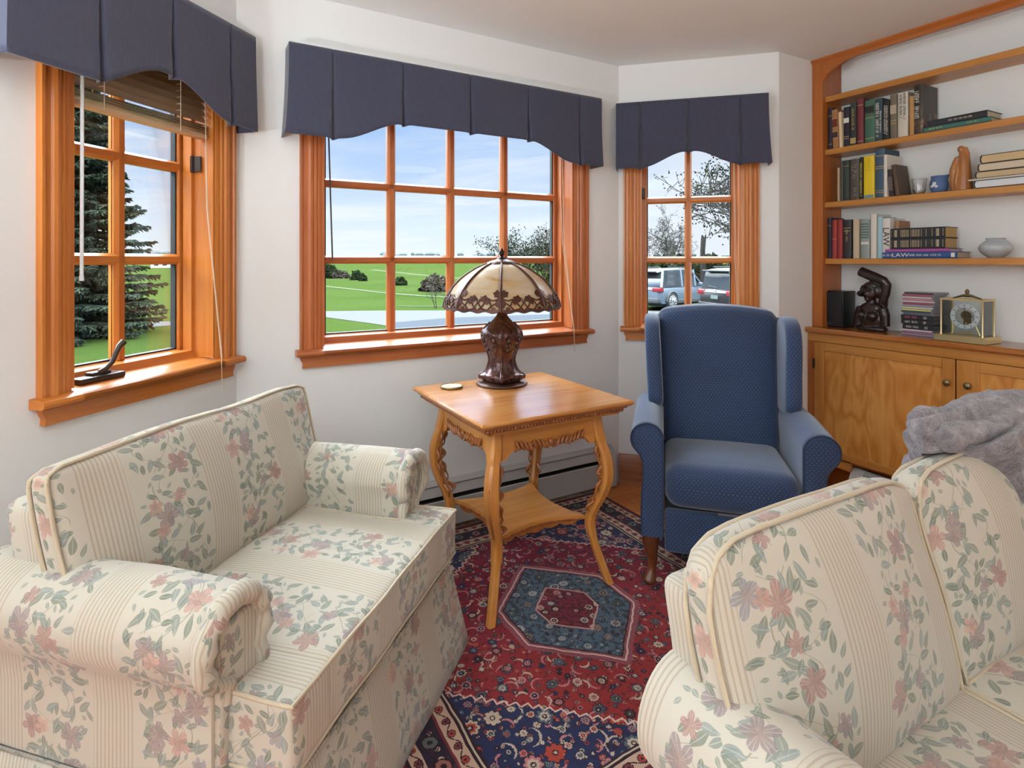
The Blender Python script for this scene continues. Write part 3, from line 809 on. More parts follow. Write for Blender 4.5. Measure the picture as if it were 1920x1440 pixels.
# ------------------------------------------------------------------ half-raised blind of window 1 and cords
m_slat = plain('blind_slat', srgb(150, 122, 92), 0.45)
m_slat_e = plain('blind_rail', srgb(206, 178, 146), 0.45)
bl = thing('window_blind', 'tan horizontal slat blind raised high in the window behind the armchair', 'blind', at(FA, AC, 0))
bw = 0.262
bm = B(); box(bm, -bw, bw, 0.008, 0.058, 2.0, 2.035, 0.003, 1); mesh_obj('head_rail', bm, m_slat_e, bl)
def slat(z, tilt):
    bm = B(); n = 6; top = []; bot = []
    pts = []
    for k in range(n + 1):
        q = -1 + 2 * k / n
        yy = 0.022 * q; zz = 0.0025 * (1 - q * q)
        pts.append((0.034 + yy * math.cos(tilt) , z + zz + yy * math.sin(tilt)))
    out = pts + [(a, b - 0.0012) for a, b in reversed(pts)]
    prism(bm, out, 'x', -bw, bw); return mesh_obj('slat', bm, m_slat, bl, smooth=30)
for k in range(4): slat(1.797 + k * 0.008, 0.05)
for k in range(7): slat(1.848 + k * 0.025, 0.90)
bm = B(); box(bm, -bw, bw, 0.012, 0.056, 1.770, 1.786, 0.004, 2); mesh_obj('bottom_rail', bm, m_slat_e, bl)
bm = B()
for x in (-0.16, 0.13):
    bm = B()
    for y in (0.010, 0.058): tube(bm, [(x, y, 1.772), (x, y, 2.01)], 0.0014, 6)
    for k in range(9): tube(bm, [(x, 0.010, 1.80 + 0.024 * k), (x, 0.058, 1.80 + 0.024 * k)], 0.0009, 4)
    mesh_obj('ladder_cord', bm, m_cord, bl)
bm = B(); tube(bm, [(-0.247, -0.012, 1.99), (-0.248, -0.014, 1.78), (-0.250, -0.014, 1.255)], 0.0050, 8); tube(bm, [(-0.250, -0.014, 1.255), (-0.250, -0.014, 1.240)], 0.0062, 8)
mesh_obj('tilt_wand', bm, plain('frosted_wand', (0.72, 0.74, 0.76), 0.2), bl)
def cord(bm, pts, r=0.0013): tube(bm, pts, r, 6)
bm = B(); cord(bm, [(0.235, 0.004, 1.98), (0.240, 0.000, 1.5), (0.246, -0.062, 0.93), (0.247, -0.066, 0.80)]); cord(bm, [(0.238, 0.006, 1.98), (0.248, 0.004, 1.5), (0.250, -0.062, 0.93)])
mesh_obj('pull_cord', bm, m_cord, bl)
bd = thing('blind_cord_set', 'thin blind cords and wand hanging in the twelve-pane window', 'blind cord', at(FB, BC_, 0))
m_wand = plain('dark_wand', srgb(60, 56, 56), 0.4)
bm = B(); tube(bm, [(-0.640, 0.06, 1.98), (-0.630, 0.055, 1.6), (-0.622, 0.05, 1.30)], 0.0035, 8); mesh_obj('tilt_wand', bm, m_wand, bd)
bm = B(); cord(bm, [(0.625, 0.03, 1.98), (0.632, 0.02, 1.4), (0.640, -0.062, 0.93), (0.641, -0.066, 0.80)], 0.0018); cord(bm, [(0.600, 0.03, 1.98), (0.622, 0.02, 1.4), (0.639, -0.062, 0.93)], 0.0018)
mesh_obj('pull_cord', bm, m_cord, bd)
bd = thing('blind_cord_set', 'thin blind cords hanging in the window above the blue chair', 'blind cord', at(FC, CC, 0))
bm = B(); cord(bm, [(0.236, 0.02, 1.98), (0.243, 0.012, 1.4), (0.252, -0.062, 0.93)], 0.0016); cord(bm, [(0.240, 0.02, 1.98), (0.250, 0.01, 1.4), (0.256, -0.062, 0.93)], 0.0016)
mesh_obj('pull_cord', bm, m_cord, bd)

# ------------------------------------------------------------------ baseboard heaters
def heater(F, x0, x1, label, y=0.0, endL=True, endR=True, h=0.215):
    d = thing('baseboard_heater', label, 'heater', F)
    bm = B()
    # lower cover, slanted top plate
    prism(bm, [(y - 0.058, 0.025), (y - 0.064, 0.030), (y - 0.064, h * 0.70), (y - 0.060, h * 0.72), (y - 0.054, h * 0.70), (y - 0.054, 0.025)], 'x', x0, x1)
    mesh_obj('front_cover', bm, m_heater, d, smooth=30)
    bm = B(); prism(bm, [(y, h + 0.018), (y - 0.012, h + 0.018), (y - 0.034, h + 0.004), (y - 0.034, h), (y - 0.010, h + 0.010), (y - 0.010, 0.02), (y, 0.02)], 'x', x0, x1)
    mesh_obj('back_plate', bm, m_heater, d, smooth=30)
    bm = B(); prism(bm, [(y - 0.050, h * 0.80), (y - 0.030, h * 0.98), (y - 0.026, h * 0.95), (y - 0.046, h * 0.78)], 'x', x0, x1)
    mesh_obj('damper', bm, m_heater, d, smooth=0)
    bm = B(); box(bm, x0, x1, y - 0.046, y - 0.012, 0.03, h * 0.72); mesh_obj('fin_core', bm, m_heater_dark, d, smooth=0)
    for e, on in ((x0, endL), (x1, endR)):
        if not on: continue
        bm = B(); prism(bm, [(y, 0.015), (y, h + 0.022), (y - 0.014, h + 0.022), (y - 0.040, h + 0.004), (y - 0.062, h * 0.80), (y - 0.068, h * 0.70), (y - 0.068, 0.015)], 'x', *( (e - 0.004, e + 0.06) if e == x0 else (e - 0.06, e + 0.004)))
        mesh_obj('end_cap', bm, m_heater, d, smooth=25)
    return d
heater(FB, -LB + 0.04, -0.075, 'grey baseboard heater running under the twelve-pane window')

# ------------------------------------------------------------------ built-in bookcase
bk = thing('built_in_bookcase', 'golden wood built-in bookcase with open shelves above two cabinet doors', 'bookcase', FD)
XR = 2.30; DEP = 0.166
bm = B(); box(bm, 0.001, 0.063, -0.020, 0.0, 0.925, CEIL - 0.001, 0.002, 1); mesh_obj('face_stile', bm, m_frame['z'], bk)
bm = B(); box(bm, XR, XR + 0.065, -0.020, 0.0, 0.925, CEIL - 0.001, 0.002, 1); mesh_obj('face_stile', bm, m_frame['z'], bk)
top = [(0.063, CEIL - 0.001), (0.063, 2.318)]
for k in range(1, 13):
    t = k / 12; a = t * PI / 2
    top.append((0.070 + 0.20 * (1 - math.cos(a)) ** 0.9, 2.322 + 0.084 * math.sin(a) ** 1.15))
top += [(XR - 0.2, 2.406), (XR, 2.322), (XR, CEIL - 0.001)]
bm = B(); prism(bm, top, 'y', -0.018, 0.004); mesh_obj('arched_top_rail', bm, m_frame['x'], bk, smooth=0)
bm = B(); prism(bm, [(-0.020, CEIL - 0.001), (-0.034, CEIL - 0.001), (-0.034, CEIL - 0.008), (-0.020, CEIL - 0.022)], 'x', 0.001, XR + 0.065); mesh_obj('crown_bead', bm, m_frame['x'], bk, smooth=0)
for x in (0.030, XR):
    bm = B(); box(bm, x, x + 0.033, 0.0, DEP, 0.925, CEIL - 0.002); mesh_obj('side_panel', bm, m_frame['z'], bk, smooth=0)
for z in (2.230, 1.930, 1.632, 1.313):
    bm = B(); box(bm, 0.063, XR, 0.004, DEP, z - 0.032, z, 0.002, 1); mesh_obj('shelf', bm, m_shelf['x'], bk)
bm = B(); prism(bm, [(DEP, 0.925), (-0.082, 0.925), (-0.088, 0.920), (-0.088, 0.903), (-0.082, 0.897), (DEP, 0.897)], 'x', 0.001, XR + 0.10); mesh_obj('countertop', bm, wood('counter_wood', srgb(134, 74, 30), srgb(164, 98, 44), srgb(182, 118, 58), axis='x', rough=0.18, coat=0.5, seed=4), bk, smooth=0)
YF = -0.061
bm = B(); box(bm, 0.001, XR + 0.065, YF, YF + 0.02, 0.847, 0.897, 0.001, 1); mesh_obj('top_face_rail', bm, m_shelf['x'], bk)
bm = B(); box(bm, 0.001, 0.044, YF, YF + 0.02, 0.215, 0.847, 0.001, 1); mesh_obj('base_stile', bm, m_frame['z'], bk)
bm = B(); box(bm, 0.001, XR + 0.06, YF + 0.021, DEP, 0.205, 0.222); box(bm, 0.001, 0.02, YF + 0.021, DEP, 0.222, 0.896); box(bm, XR + 0.03, XR + 0.06, YF + 0.021, DEP, 0.222, 0.896)
box(bm, 0.02, XR + 0.03, 0.10, 0.12, 0.222, 0.896)
mesh_obj('carcass', bm, m_shelf['x'], bk, smooth=0)
bm = B(); box(bm, 0.001, XR + 0.06, 0.03, 0.05, 0.0, 0.205); mesh_obj('kick_board', bm, m_frame['x'], bk, smooth=0)
bm = B(); box(bm, 0.001, 0.24, YF + 0.004, YF + 0.02, 0.168, 0.212); box(bm, 0.001, 0.10, YF + 0.006, YF + 0.02, 0.0, 0.16); mesh_obj('base_filler', bm, m_shelf['x'], bk, smooth=0)
def door(x0, x1, knobx, name_label=None):
    dd = thing('door', None, None); dd.parent = bk
    sw = 0.053; z0, z1 = 0.222, 0.845; y0 = YF - 0.008
    wl = 0.087 if x0 > 0.5 else sw; wr = 0.083 if x0 > 0.5 else sw
    bm = B(); box(bm, x0, x0 + wl, y0, y0 + 0.02, z0, z1, 0.002, 1); mesh_obj('door_stile', bm, m_shelf['z'], dd)
    bm = B(); box(bm, x1 - wr, x1, y0, y0 + 0.02, z0, z1, 0.002, 1); mesh_obj('door_stile', bm, m_shelf['z'], dd)
    bm = B(); box(bm, x0 + wl, x1 - wr, y0 + 0.0005, y0 + 0.02, z1 - 0.046, z1, 0.002, 1); mesh_obj('door_rail', bm, m_shelf['x'], dd)
    bm = B(); box(bm, x0 + wl, x1 - wr, y0 + 0.0005, y0 + 0.02, z0, z0 + 0.036, 0.002, 1); mesh_obj('door_rail', bm, m_shelf['x'], dd)
    bm = B(); box(bm, x0 + sw - 0.005, x1 - sw + 0.005, y0 + 0.009, y0 + 0.017, z0 + 0.03, z1 - 0.04); mesh_obj('door_panel', bm, m_ply, dd, smooth=0)
    bm = B(); n0 = []
    for r, t in ((0.006, 0.0), (0.006, 0.010), (0.010, 0.013), (0.0155, 0.018), (0.0165, 0.022), (0.0145, 0.026), (0.010, 0.0275), (0.009, 0.0262), (0.005, 0.0285), (0.001, 0.0295)):
        n0.append(ring(bm, [(knobx + r * math.cos(2 * PI * k / 20), y0 - t, 0.735 + r * math.sin(2 * PI * k / 20)) for k in range(20)]))
    skin(bm, n0); mesh_obj('knob', bm, m_antique, dd, smooth=40)
    return dd
door(0.045, 0.716, 0.690); door(0.722, 1.42, 0.772)
bm = B(); box(bm, 1.43, XR + 0.06, YF, YF + 0.018, 0.222, 0.845, 0.002, 1); mesh_obj('fixed_panel', bm, m_ply, bk)
bm = B(); box(bm, 0.034, 0.048, YF - 0.012, YF - 0.002, 0.70, 0.745, 0.002, 1); tube(bm, [(0.044, YF - 0.012, 0.695), (0.044, YF - 0.012, 0.75)], 0.005, 8)
mesh_obj('door_hinge', bm, m_bronze_hw, bk)
heater(at(FD, 0, -0.010), 0.24, 1.60, 'grey baseboard heater tucked under the bookcase cabinet', endR=False, h=0.165)
# ------------------------------------------------------------------ rug
RUGB, RUGP = 1.227, 1.712
rp = bp(RUGB, RUGP)
FR = (rp.x, rp.y, R(30))
rug = thing('area_rug', 'red and navy patterned oriental rug with a hexagonal blue medallion under the parlor table', 'rug', FR)
bm = B(); lay = bm.loops.layers.uv.verify()
nx, ny = 40, 40
def rz(x, y): return 0.0085 + 0.0012 * noise.noise(Vector((x * 6, y * 6, 0)))
gv = [[bm.verts.new((-0.76 + 1.52 * i / nx, -0.78 + 1.56 * j / ny, rz(-0.76 + 1.52 * i / nx, -0.78 + 1.56 * j / ny))) for j in range(ny + 1)] for i in range(nx + 1)]
for i in range(nx):
    for j in range(ny):
        f = bm.faces.new((gv[i][j], gv[i + 1][j], gv[i + 1][j + 1], gv[i][j + 1]))
        for l in f.loops: l[lay].uv = (l.vert.co.x, l.vert.co.y)
rim = [gv[i][0] for i in range(nx + 1)] + [gv[nx][j] for j in range(1, ny + 1)] + [gv[i][ny] for i in range(nx - 1, -1, -1)] + [gv[0][j] for j in range(ny - 1, 0, -1)]
low = [bm.verts.new((v.co.x, v.co.y, 0.001)) for v in rim]
for k in range(len(rim)):
    j = (k + 1) % len(rim)
    f = bm.faces.new((rim[k], low[k], low[j], rim[j]))
    for l in f.loops: l[lay].uv = (l.vert.co.x, l.vert.co.y)
mesh_obj('pile', bm, m_rug, rug, smooth=30, recalc=False)
bm = B(); rnd = random.Random(3)
for sgn in (1, -1):
    for k in range(230):
        x = -0.755 + 1.51 * k / 229
        q = x
        pts = [(x, sgn * 0.778, 0.006)]
        for t in range(1, 4):
            q += rnd.uniform(-0.006, 0.006); pts.append((q, sgn * (0.778 + 0.016 * t), 0.004 + rnd.uniform(0, 0.003)))
        tube(bm, pts, 0.0016, 4)
tag(mesh_obj('fringe', bm, m_fringe, rug, smooth=0), kind='stuff')

# ------------------------------------------------------------------ floral armchair and sofa, one builder
def upholstered(name, label, cat, F, hb, ncush, seed=0, bd=0.13, yb=0.77):
    """hb: half width between the arms' outer body faces"""
    d = thing(name, label, cat, F)
    hi = hb - 0.135                                    # inner faces of the arms
    rollr, rollz = 0.092, 0.580
    ac = hb - 0.055                                    # arm centre line
    def wob(p, k=0.006, f=5.0): return Vector((noise.noise(p * f + Vector((seed, 0, 0))), noise.noise(p * f + Vector((seed, 9, 0))), noise.noise(p * f + Vector((seed, 0, 9))))) * k
    # base box below the cushion
    bm = B(); grid_box(bm, -hb + 0.005, hb - 0.005, 0.045, yb - 0.01, 0.06, 0.352, 0.06, 0.02)
    mesh_obj('base', bm, m_floral, d, smooth=50)
    # skirt: four flared panels with corner pleats
    bm = B(); lay = bm.loops.layers.uv.verify()
    x0, x1, y0, y1 = -hb - 0.004, hb + 0.004, 0.036, yb
    path = []
    n = 24
    for i in range(n): path.append((x0 + (x1 - x0) * i / n, y0, 0, -1))
    for i in range(n): path.append((x1, y0 + (y1 - y0) * i / n, 1, 0))
    for i in range(n): path.append((x1 - (x1 - x0) * i / n, y1, 0, 1))
    for i in range(n): path.append((x0, y1 - (y1 - y0) * i / n, -1, 0))
    path.append(path[0])
    rows = []; acc = 0; us = []
    for i, p in enumerate(path):
        if i: acc += math.hypot(p[0] - path[i - 1][0], p[1] - path[i - 1][1])
        us.append(acc)
    H0 = 0.297
    for i, (x, y, ax, ay) in enumerate(path[:-1]):
        col = []
        pa = path[i - 1] if i else path[-2]
        mx_, my_ = ax, ay
        if pa[2:] != (ax, ay): mx_, my_ = (ax + pa[2]), (ay + pa[3])
        for j in range(7):
            t = j / 6
            fl = 0.050 * t + 0.006 * t * noise.noise(Vector((x * 6 + seed, y * 6, 0)))
            col.append(bm.verts.new((x + mx_ * fl, y + my_ * fl, H0 - (H0 - 0.012) * t)))
        rows.append(col)
    rows.append(rows[0])
    for i in range(len(path) - 1):
        for j in range(6):
            f = bm.faces.new((rows[i][j], rows[i][j + 1], rows[i + 1][j + 1], rows[i + 1][j]))
            for l, (ii, jj) in zip(f.loops, ((i, j), (i, j + 1), (i + 1, j + 1), (i + 1, j))):
                l[lay].uv = (us[ii] + x0, H0 - 0.285 * jj / 6)
    o = mesh_obj('skirt', bm, m_floral, d, smooth=40)
    s = o.modifiers.new('cloth', 'SOLIDIFY'); s.thickness = 0.006; s.offset = -1
    bm = B(); tube(bm, [(x0 - 0.002, y0 - 0.003, H0), (x1 + 0.002, y0 - 0.003, H0), (x1 + 0.002, y1, H0), (x0 - 0.002, y1, H0)], 0.004, 6, closed=True)
    mesh_obj('skirt_welt', bm, m_floral, d, uv=True, smooth=60)
    # arms: roll wrapped over a side panel, with a gathered front
    for s in (-1, 1):
        cx = s * ac
        bm = B(); lay = bm.loops.layers.uv.verify()
        yF, yB = 0.150, yb - 0.015
        prof = []                                      # outline in (offset outward, z), starting low inside, over the roll, down outside
        prof += [(-(ac - hi), 0.30), (-(ac - hi), 0.42), (-(ac - hi) + 0.000, 0.50)]
        for k in range(0, 27):
            a = R(200 - 245 * k / 26)
            prof.append((rollr * 1.0 * math.cos(a) + 0.005, rollz + rollr * math.sin(a)))
        prof += [(hb - ac + 0.004, 0.500), (hb - ac, 0.44), (hb - ac, 0.30)]
        vlen = [0]
        for a, b in zip(prof[:-1], prof[1:]): vlen.append(vlen[-1] + math.hypot(a[0] - b[0], a[1] - b[1]))
        ys = [yF, yF + 0.004, yF + 0.012, yF + 0.022] + [yF + 0.05 + (yB - yF - 0.05) * k / 22 for k in range(23)]
        rings_ = []
        for y in ys:
            t = (y - yF)
            sc = 1.0
            if t < 0.022: sc = 0.90 + 0.10 * math.sqrt(max(0, 1 - (1 - t / 0.022) ** 2))
            rr = []
            for (o_, z) in prof:
                oo, zz = o_, z
                if z > 0.48: oo = 0.005 + (o_ - 0.005) * sc; zz = rollz + (z - rollz) * sc
                else: oo = o_ * (0.96 + 0.04 * (sc - 0.9) / 0.1)
                w = noise.noise(Vector((oo * 7 + s * 3 + seed, y * 5, zz * 7))) * 0.010
                gather = 0.0
                if 0.03 < t < 0.20: gather = 0.004 * math.sin(zz * 160 + oo * 120) * (1 - (t - 0.03) / 0.17)
                k = 1 if z > 0.48 else 0.3
                dv = Vector((oo - 0.005, 0, zz - rollz)); dl = dv.length or 1
                rr.append(bm.verts.new((cx + s * (oo + dv.x / dl * (w + gather) * k), y, zz + dv.z / dl * (w + gather) * k)))
            rings_.append(rr)
        for i in range(len(ys) - 1):
            for j in range(len(prof) - 1):
                f = bm.faces.new((rings_[i][j], rings_[i][j + 1], rings_[i + 1][j + 1], rings_[i + 1][j]))
                for l, (ii, jj) in zip(f.loops, ((i, j), (i, j + 1), (i + 1, j + 1), (i + 1, j))): l[lay].uv = (ys[ii] + 0.2 * s, vlen[jj])
        bm.faces.new(rings_[-1])
        f = bm.faces.new(rings_[0])
        for l in f.loops: l[lay].uv = (l.vert.co.x, l.vert.co.z)
        arm = mesh_obj('arm', bm, m_floral_b, d, smooth=60)
        # scroll front panel with its padded horseshoe welt
        bm = B()
        pp = [(cx - s * 0.066, yF - 0.004, 0.40), (cx - s * 0.070, yF - 0.006, 0.46), (cx - s * 0.070, yF - 0.007, 0.51)]
        for k in range(0, 23):
            a = R(215 - 260 * k / 22)
            pp.append((cx + s * (0.005 + 0.078 * math.cos(a)), yF - 0.008 + 0.004 * math.sin(k * 2.1), rollz + 0.078 * math.sin(a)))
        pp.append((cx + s * 0.020, yF - 0.006, rollz - 0.075)); pp.append((cx + s * 0.024, yF - 0.004, rollz - 0.11))
        tube(bm, pp, [0.012 + 0.010 * math.sin(PI * min(1, k / (len(pp) - 1))) ** 0.5 + 0.002 * math.sin(k * 1.7) for k in range(len(pp))], 10)
        mesh_obj('arm_scroll', bm, m_floral_b, arm, uv=True, smooth=60)
        bm = B(); grid_box(bm, min(cx - s * (ac - hi - 0.012), cx + s * (hb - ac - 0.01)), max(cx - s * (ac - hi - 0.012), cx + s * (hb - ac - 0.01)), yF - 0.012, yF + 0.03, 0.30, rollz + 0.04, 0.03, 0.012)
        mesh_obj('arm_front', bm, m_floral, arm, smooth=50)
    # back frame
    bm = B()
    def bf(v, n_, p):
        t = (p.z - 0.3) / 0.5
        v.y += 0.10 * max(0, t) + 0.004 * noise.noise(p * 6); v.z += 0.006 * noise.noise(Vector((p.x * 4, seed, 0))); return v
    grid_box(bm, -hb + 0.032, hb - 0.032, 0.505, 0.505 + bd, 0.28, 0.785, 0.05, 0.028, bf)
    mesh_obj('back_frame', bm, m_floral, d, smooth=50)
    # T-shaped seat cushion(s)
    def seat(xa, xb, tl, tr):
        bm = B()
        zt, zb = 0.492, 0.352
        def fs(v, n_, p):
            cxm = (xa + xb) / 2; hw = (xb - xa) / 2
            u = (p.x - cxm) / hw; w = (p.y - 0.27) / 0.27
            crown = max(0, 1 - u ** 2) * max(0, 1 - (w * 0.9) ** 2)
            if p.z > 0.42: v.z += 0.020 * crown
            v += wob(p, 0.004, 6)
            return v
        grid_box(bm, xa, xb, 0.000, 0.56, zb, zt, 0.035, 0.018, fs)
        o = mesh_obj('seat_cushion', bm, m_floral, d, smooth=60)
        outline = []
        if tl:
            bm = B(); grid_box(bm, -hb + 0.03, xa + 0.02, 0.000, 0.152, zb, zt, 0.03, 0.016, fs); mesh_obj('cushion_wing', bm, m_floral, o, smooth=60)
        if tr:
            bm = B(); grid_box(bm, xb - 0.02, hb - 0.03, 0.000, 0.152, zb, zt, 0.03, 0.016, fs); mesh_obj('cushion_wing', bm, m_floral, o, smooth=60)
        X0 = -hb + 0.03 if tl else xa; X1 = hb - 0.03 if tr else xb
        def ln(a, b, z, n=14): return [(a[0] + (b[0] - a[0]) * k / n, a[1] + (b[1] - a[1]) * k / n, z) for k in range(n)]
        for z in (zt - 0.003, zb + 0.003):
            cnr = [(X0 + 0.003, 0.135), (X0 + 0.003, 0.003), (X1 - 0.003, 0.003), (X1 - 0.003, 0.135)]
            if tr: cnr.append((xb - 0.002, 0.135))
            cnr += [(xb - 0.003, 0.54), (xa + 0.003, 0.54)]
            if tl: cnr.append((xa + 0.002, 0.135))
            pts = []
            for a, b in zip(cnr, cnr[1:] + cnr[:1]): pts += ln(a, b, z)
            pts = [Vector(p) + wob(Vector(p), 0.004, 6) for p in pts]
            bm = B(); tube(bm, pts, 0.0042, 6, closed=True); mesh_obj('piping', bm, m_piping, o, smooth=60)
    # loose back cushions
    def back(xa, xb, k):
        bm = B(); zb, zt = 0.47, 0.878
        th = 0.060
        hw = (xb - xa) / 2; cxm = (xa + xb) / 2
        def fb(v, n_, p):
            u = (p.x - cxm) / hw; w = (p.z - (zb + zt) / 2) / ((zt - zb) / 2)
            crown = max(0, 1 - u ** 2) * max(0, 1 - w ** 2)
            side = 1 if p.y < 0.03 else -0.2
            v.y -= 0.042 * crown ** 0.8 * side
            v.z -= (0.008 if ncush == 1 else 0.026) * abs(u) ** 5 * max(0, w + 0.2)
            v += wob(p, 0.009, 4.5)
            t = v.z - zb; yy = v.y; ca, sa = math.cos(R(14)), math.sin(R(14))
            v.y = 0.480 + yy * ca + t * sa; v.z = zb + 0.012 + t * ca - yy * sa
            return v
        grid_box(bm, xa, xb, 0.0, th, zb, zt, 0.03, 0.030, fb)
        o = mesh_obj('back_cushion', bm, m_floral, d, smooth=60)
        def P(x, y, z, off=0.004):
            p = Vector((x, y, z)); v = fb(p.copy(), None, p.copy()); return v
        for yy, nm, mm in ((0.006, 'piping', m_piping), (th - 0.006, 'piping', m_piping)):
            r = 0.010; q_ = 0.55 if ncush == 1 else 1.0
            cn = [(xa + r, zb + 0.01), (xa + 0.004, zb + 0.05), (xa + 0.004, zt - 0.075 * q_), (xa + 0.014 * q_, zt - 0.035 * q_), (xa + 0.035 * q_, zt - 0.013), (xa + 0.075 * q_, zt - 0.006), (xb - 0.075 * q_, zt - 0.006), (xb - 0.035 * q_, zt - 0.013), (xb - 0.014 * q_, zt - 0.035 * q_), (xb - 0.004, zt - 0.075 * q_), (xb - 0.004, zb + 0.05), (xb - r, zb + 0.01)]
            pts = []
            for a, b in zip(cn, cn[1:] + cn[:1]):
                for q in range(10): pts.append(P(a[0] + (b[0] - a[0]) * q / 10, yy, a[1] + (b[1] - a[1]) * q / 10))
            bm = B(); tube(bm, pts, 0.0045, 6, closed=True); mesh_obj(nm, bm, mm, o, smooth=60)
    if ncush == 1:
        seat(-hi + 0.004, hi - 0.004, True, True); back(-hb + 0.015, hb - 0.015, 0)
    else:
        w = 2 * hi / ncush; wb = 2 * (hb - 0.015) / ncush
        for k in range(ncush):
            seat(-hi + w * k + 0.003, -hi + w * (k + 1) - 0.003, k == 0, k == ncush - 1)
            back(-hb + 0.015 + wb * k + 0.003, -hb + 0.015 + wb * (k + 1) - 0.003, k)
    return d
ARM = (-0.290, 1.425, R(75))
armchair = upholstered('upholstered_armchair', 'wide floral striped armchair with rolled arms below the narrow left window', 'armchair', ARM, 0.45, 1, seed=1)
SOFA = (1.099, 0.641, R(30))
sofa = upholstered('sofa', 'floral striped sofa seen from its arm end, a fur throw over its back', 'sofa', SOFA, 0.63, 2, seed=5, bd=0.085, yb=0.665)

# ------------------------------------------------------------------ fur throw over the sofa's back
def fur_mat():
    M = Mat('grey_mauve_fur'); o = M.obj()
    n = M.noise(M.scale(o, (1, 1, 1)), 22, 4, 0.7, 1.0); n2 = M.noise(M.scale(o, (60, 160, 160)), 1.6, 3, 0.7, 1.2)
    c = M.ramp(M.add(M.mul(n, 0.75), M.mul(n2, 0.3)), [(0.36, srgb(74, 64, 68)), (0.5, srgb(120, 106, 110)), (0.60, srgb(150, 138, 142)), (0.72, srgb(196, 186, 186))])
    return M.bsdf(c, 0.9, 0, M.bump(M.add(n, M.mul(n2, 0.8)), 0.8, 0.012), spec=0.15, sheen=0.6)
m_fur = fur_mat()
throw = thing('fur_throw', 'grey mauve fur throw draped over the back of the floral sofa', 'blanket', at(SOFA, 0, 0))
# cross-section of what it lies on, in (y, z): behind the back, over frame and cushion top, down the cushion front
TP = [(0.705, 0.50), (0.705, 0.62), (0.705, 0.72), (0.695, 0.785), (0.665, 0.815), (0.640, 0.850), (0.615, 0.872), (0.585, 0.876), (0.560, 0.850), (0.545, 0.815), (0.525, 0.755), (0.508, 0.70), (0.490, 0.64), (0.475, 0.58)]
def tpath(t):
    f = t * (len(TP) - 1); i = min(int(f), len(TP) - 2); f -= i
    a, b = Vector((0, *TP[i])), Vector((0, *TP[i + 1]))
    p = a.lerp(b, f); tg = (Vector((0, *TP[min(i + 2, len(TP) - 1)])) - Vector((0, *TP[max(i - 1, 0)]))).normalized()
    return p, Vector((0, tg.z, -tg.y)) * (1 if True else 1)
bm = B(); NU, NV = 110, 110; vs = []
for i in range(NU + 1):
    row = []
    for j in range(NV + 1):
        t = j / NV; u = i / NU
        p, nm = tpath(t)
        if nm.z < -0.2: nm = -nm
        if t > 0.62 and nm.y > 0: nm = -nm
        if t < 0.25 and nm.y < 0: nm = -nm
        xl = 0.13 + 0.012 * math.sin(t * 21) + 1.9 * max(0, p.y - 0.615) + (0.11 * sstep(0.46, 0.60, t)) + 0.50 * max(0, t - 0.58)
        x = xl + (0.61 - xl) * u
        edge = math.sqrt(max(0, 1 - (1 - min((x - xl) / 0.045, 1)) ** 2))
        lift_ = 0.040 + 0.050 * sstep(0.02, 0.30, x - xl) * sstep(0.15, 0.35, t) * (1 - sstep(0.55, 0.72, t))
        lift_ += 0.012 * noise.noise(Vector((x * 7, t * 6, 2))) + 0.006 * noise.noise(Vector((x * 18, t * 14, 7)))
        fold = 0.036 * math.sin((t - 0.30) * 46 + 1.5 * noise.noise(Vector((x * 4, t * 3, 0)))) * (1 - sstep(0.05, 0.30, x - xl)) * sstep(0.24, 0.34, t) * (1 - sstep(0.58, 0.70, t))
        ripple = 0.014 * math.sin((x * 0.8 + t * 1.0) * 70) * sstep(0.56, 0.62, t) * (1 - sstep(0.0, 0.16, x - xl))
        row.append(bm.verts.new(Vector((x, p.y, p.z)) + nm * ((lift_ + fold + ripple) * edge + 0.004)))
    vs.append(row)
for i in range(NU):
    for j in range(NV): bm.faces.new((vs[i][j], vs[i + 1][j], vs[i + 1][j + 1], vs[i][j + 1]))
o = mesh_obj('fur_cloth', bm, m_fur, throw, smooth=80)
for (xa, ya, za, rr, L, ph) in ((0.150, 0.582, 0.902, 0.030, 0.36, 0.0), (0.175, 0.640, 0.925, 0.030, 0.34, 1.3)):
    bm = B(); pts = []; rad = []
    for k in range(60):
        t = k / 59
        pts.append((xa + L * t, ya + 0.010 * math.sin(t * 7 + ph) - 0.02 * t, za + 0.030 * t + 0.006 * math.sin(t * 11 + ph)))
        rad.append(rr * (0.25 + 0.75 * math.sqrt(1 - (1 - min(1, t / 0.10)) ** 2)) * (1 + 0.13 * math.sin(t * 62 + ph) * (1 - t)) * (1 - 0.40 * t))
    tube(bm, pts, rad, 20); mesh_obj('rolled_fold', bm, m_fur, throw, smooth=80)

# ------------------------------------------------------------------ blue wing chair
BLUE = (0.840, 2.154, R(-15))
bc = thing('wingback_recliner', 'navy blue dotted wingback recliner with rolled arms in the corner by the bookcase', 'armchair', BLUE)
def nz(p, k=0.004, f=6): return noise.noise(p * f) * k
bm = B()
def fseat(v, n_, p):
    u = p.x / 0.25; w = (p.y - 0.2) / 0.24
    if p.z > 0.42: v.z += 0.022 * max(0, 1 - u * u) * max(0, 1 - w * w * 0.8)
    if p.y < 0.1: v.y -= 0.018 * max(0, 1 - u * u)
    v.z -= 0.04 * max(0, (p.y - 0.1)) ; v.y += nz(p); return v
grid_box(bm, -0.247, 0.247, -0.030, 0.50, 0.335, 0.492, 0.025, 0.055, fseat)
mesh_obj('seat', bm, m_blue, bc, smooth=70)
bm = B(); grid_box(bm, -0.246, 0.246, 0.000, 0.040, 0.150, 0.318, 0.03, 0.014); mesh_obj('footrest', bm, m_blue, bc, smooth=60)
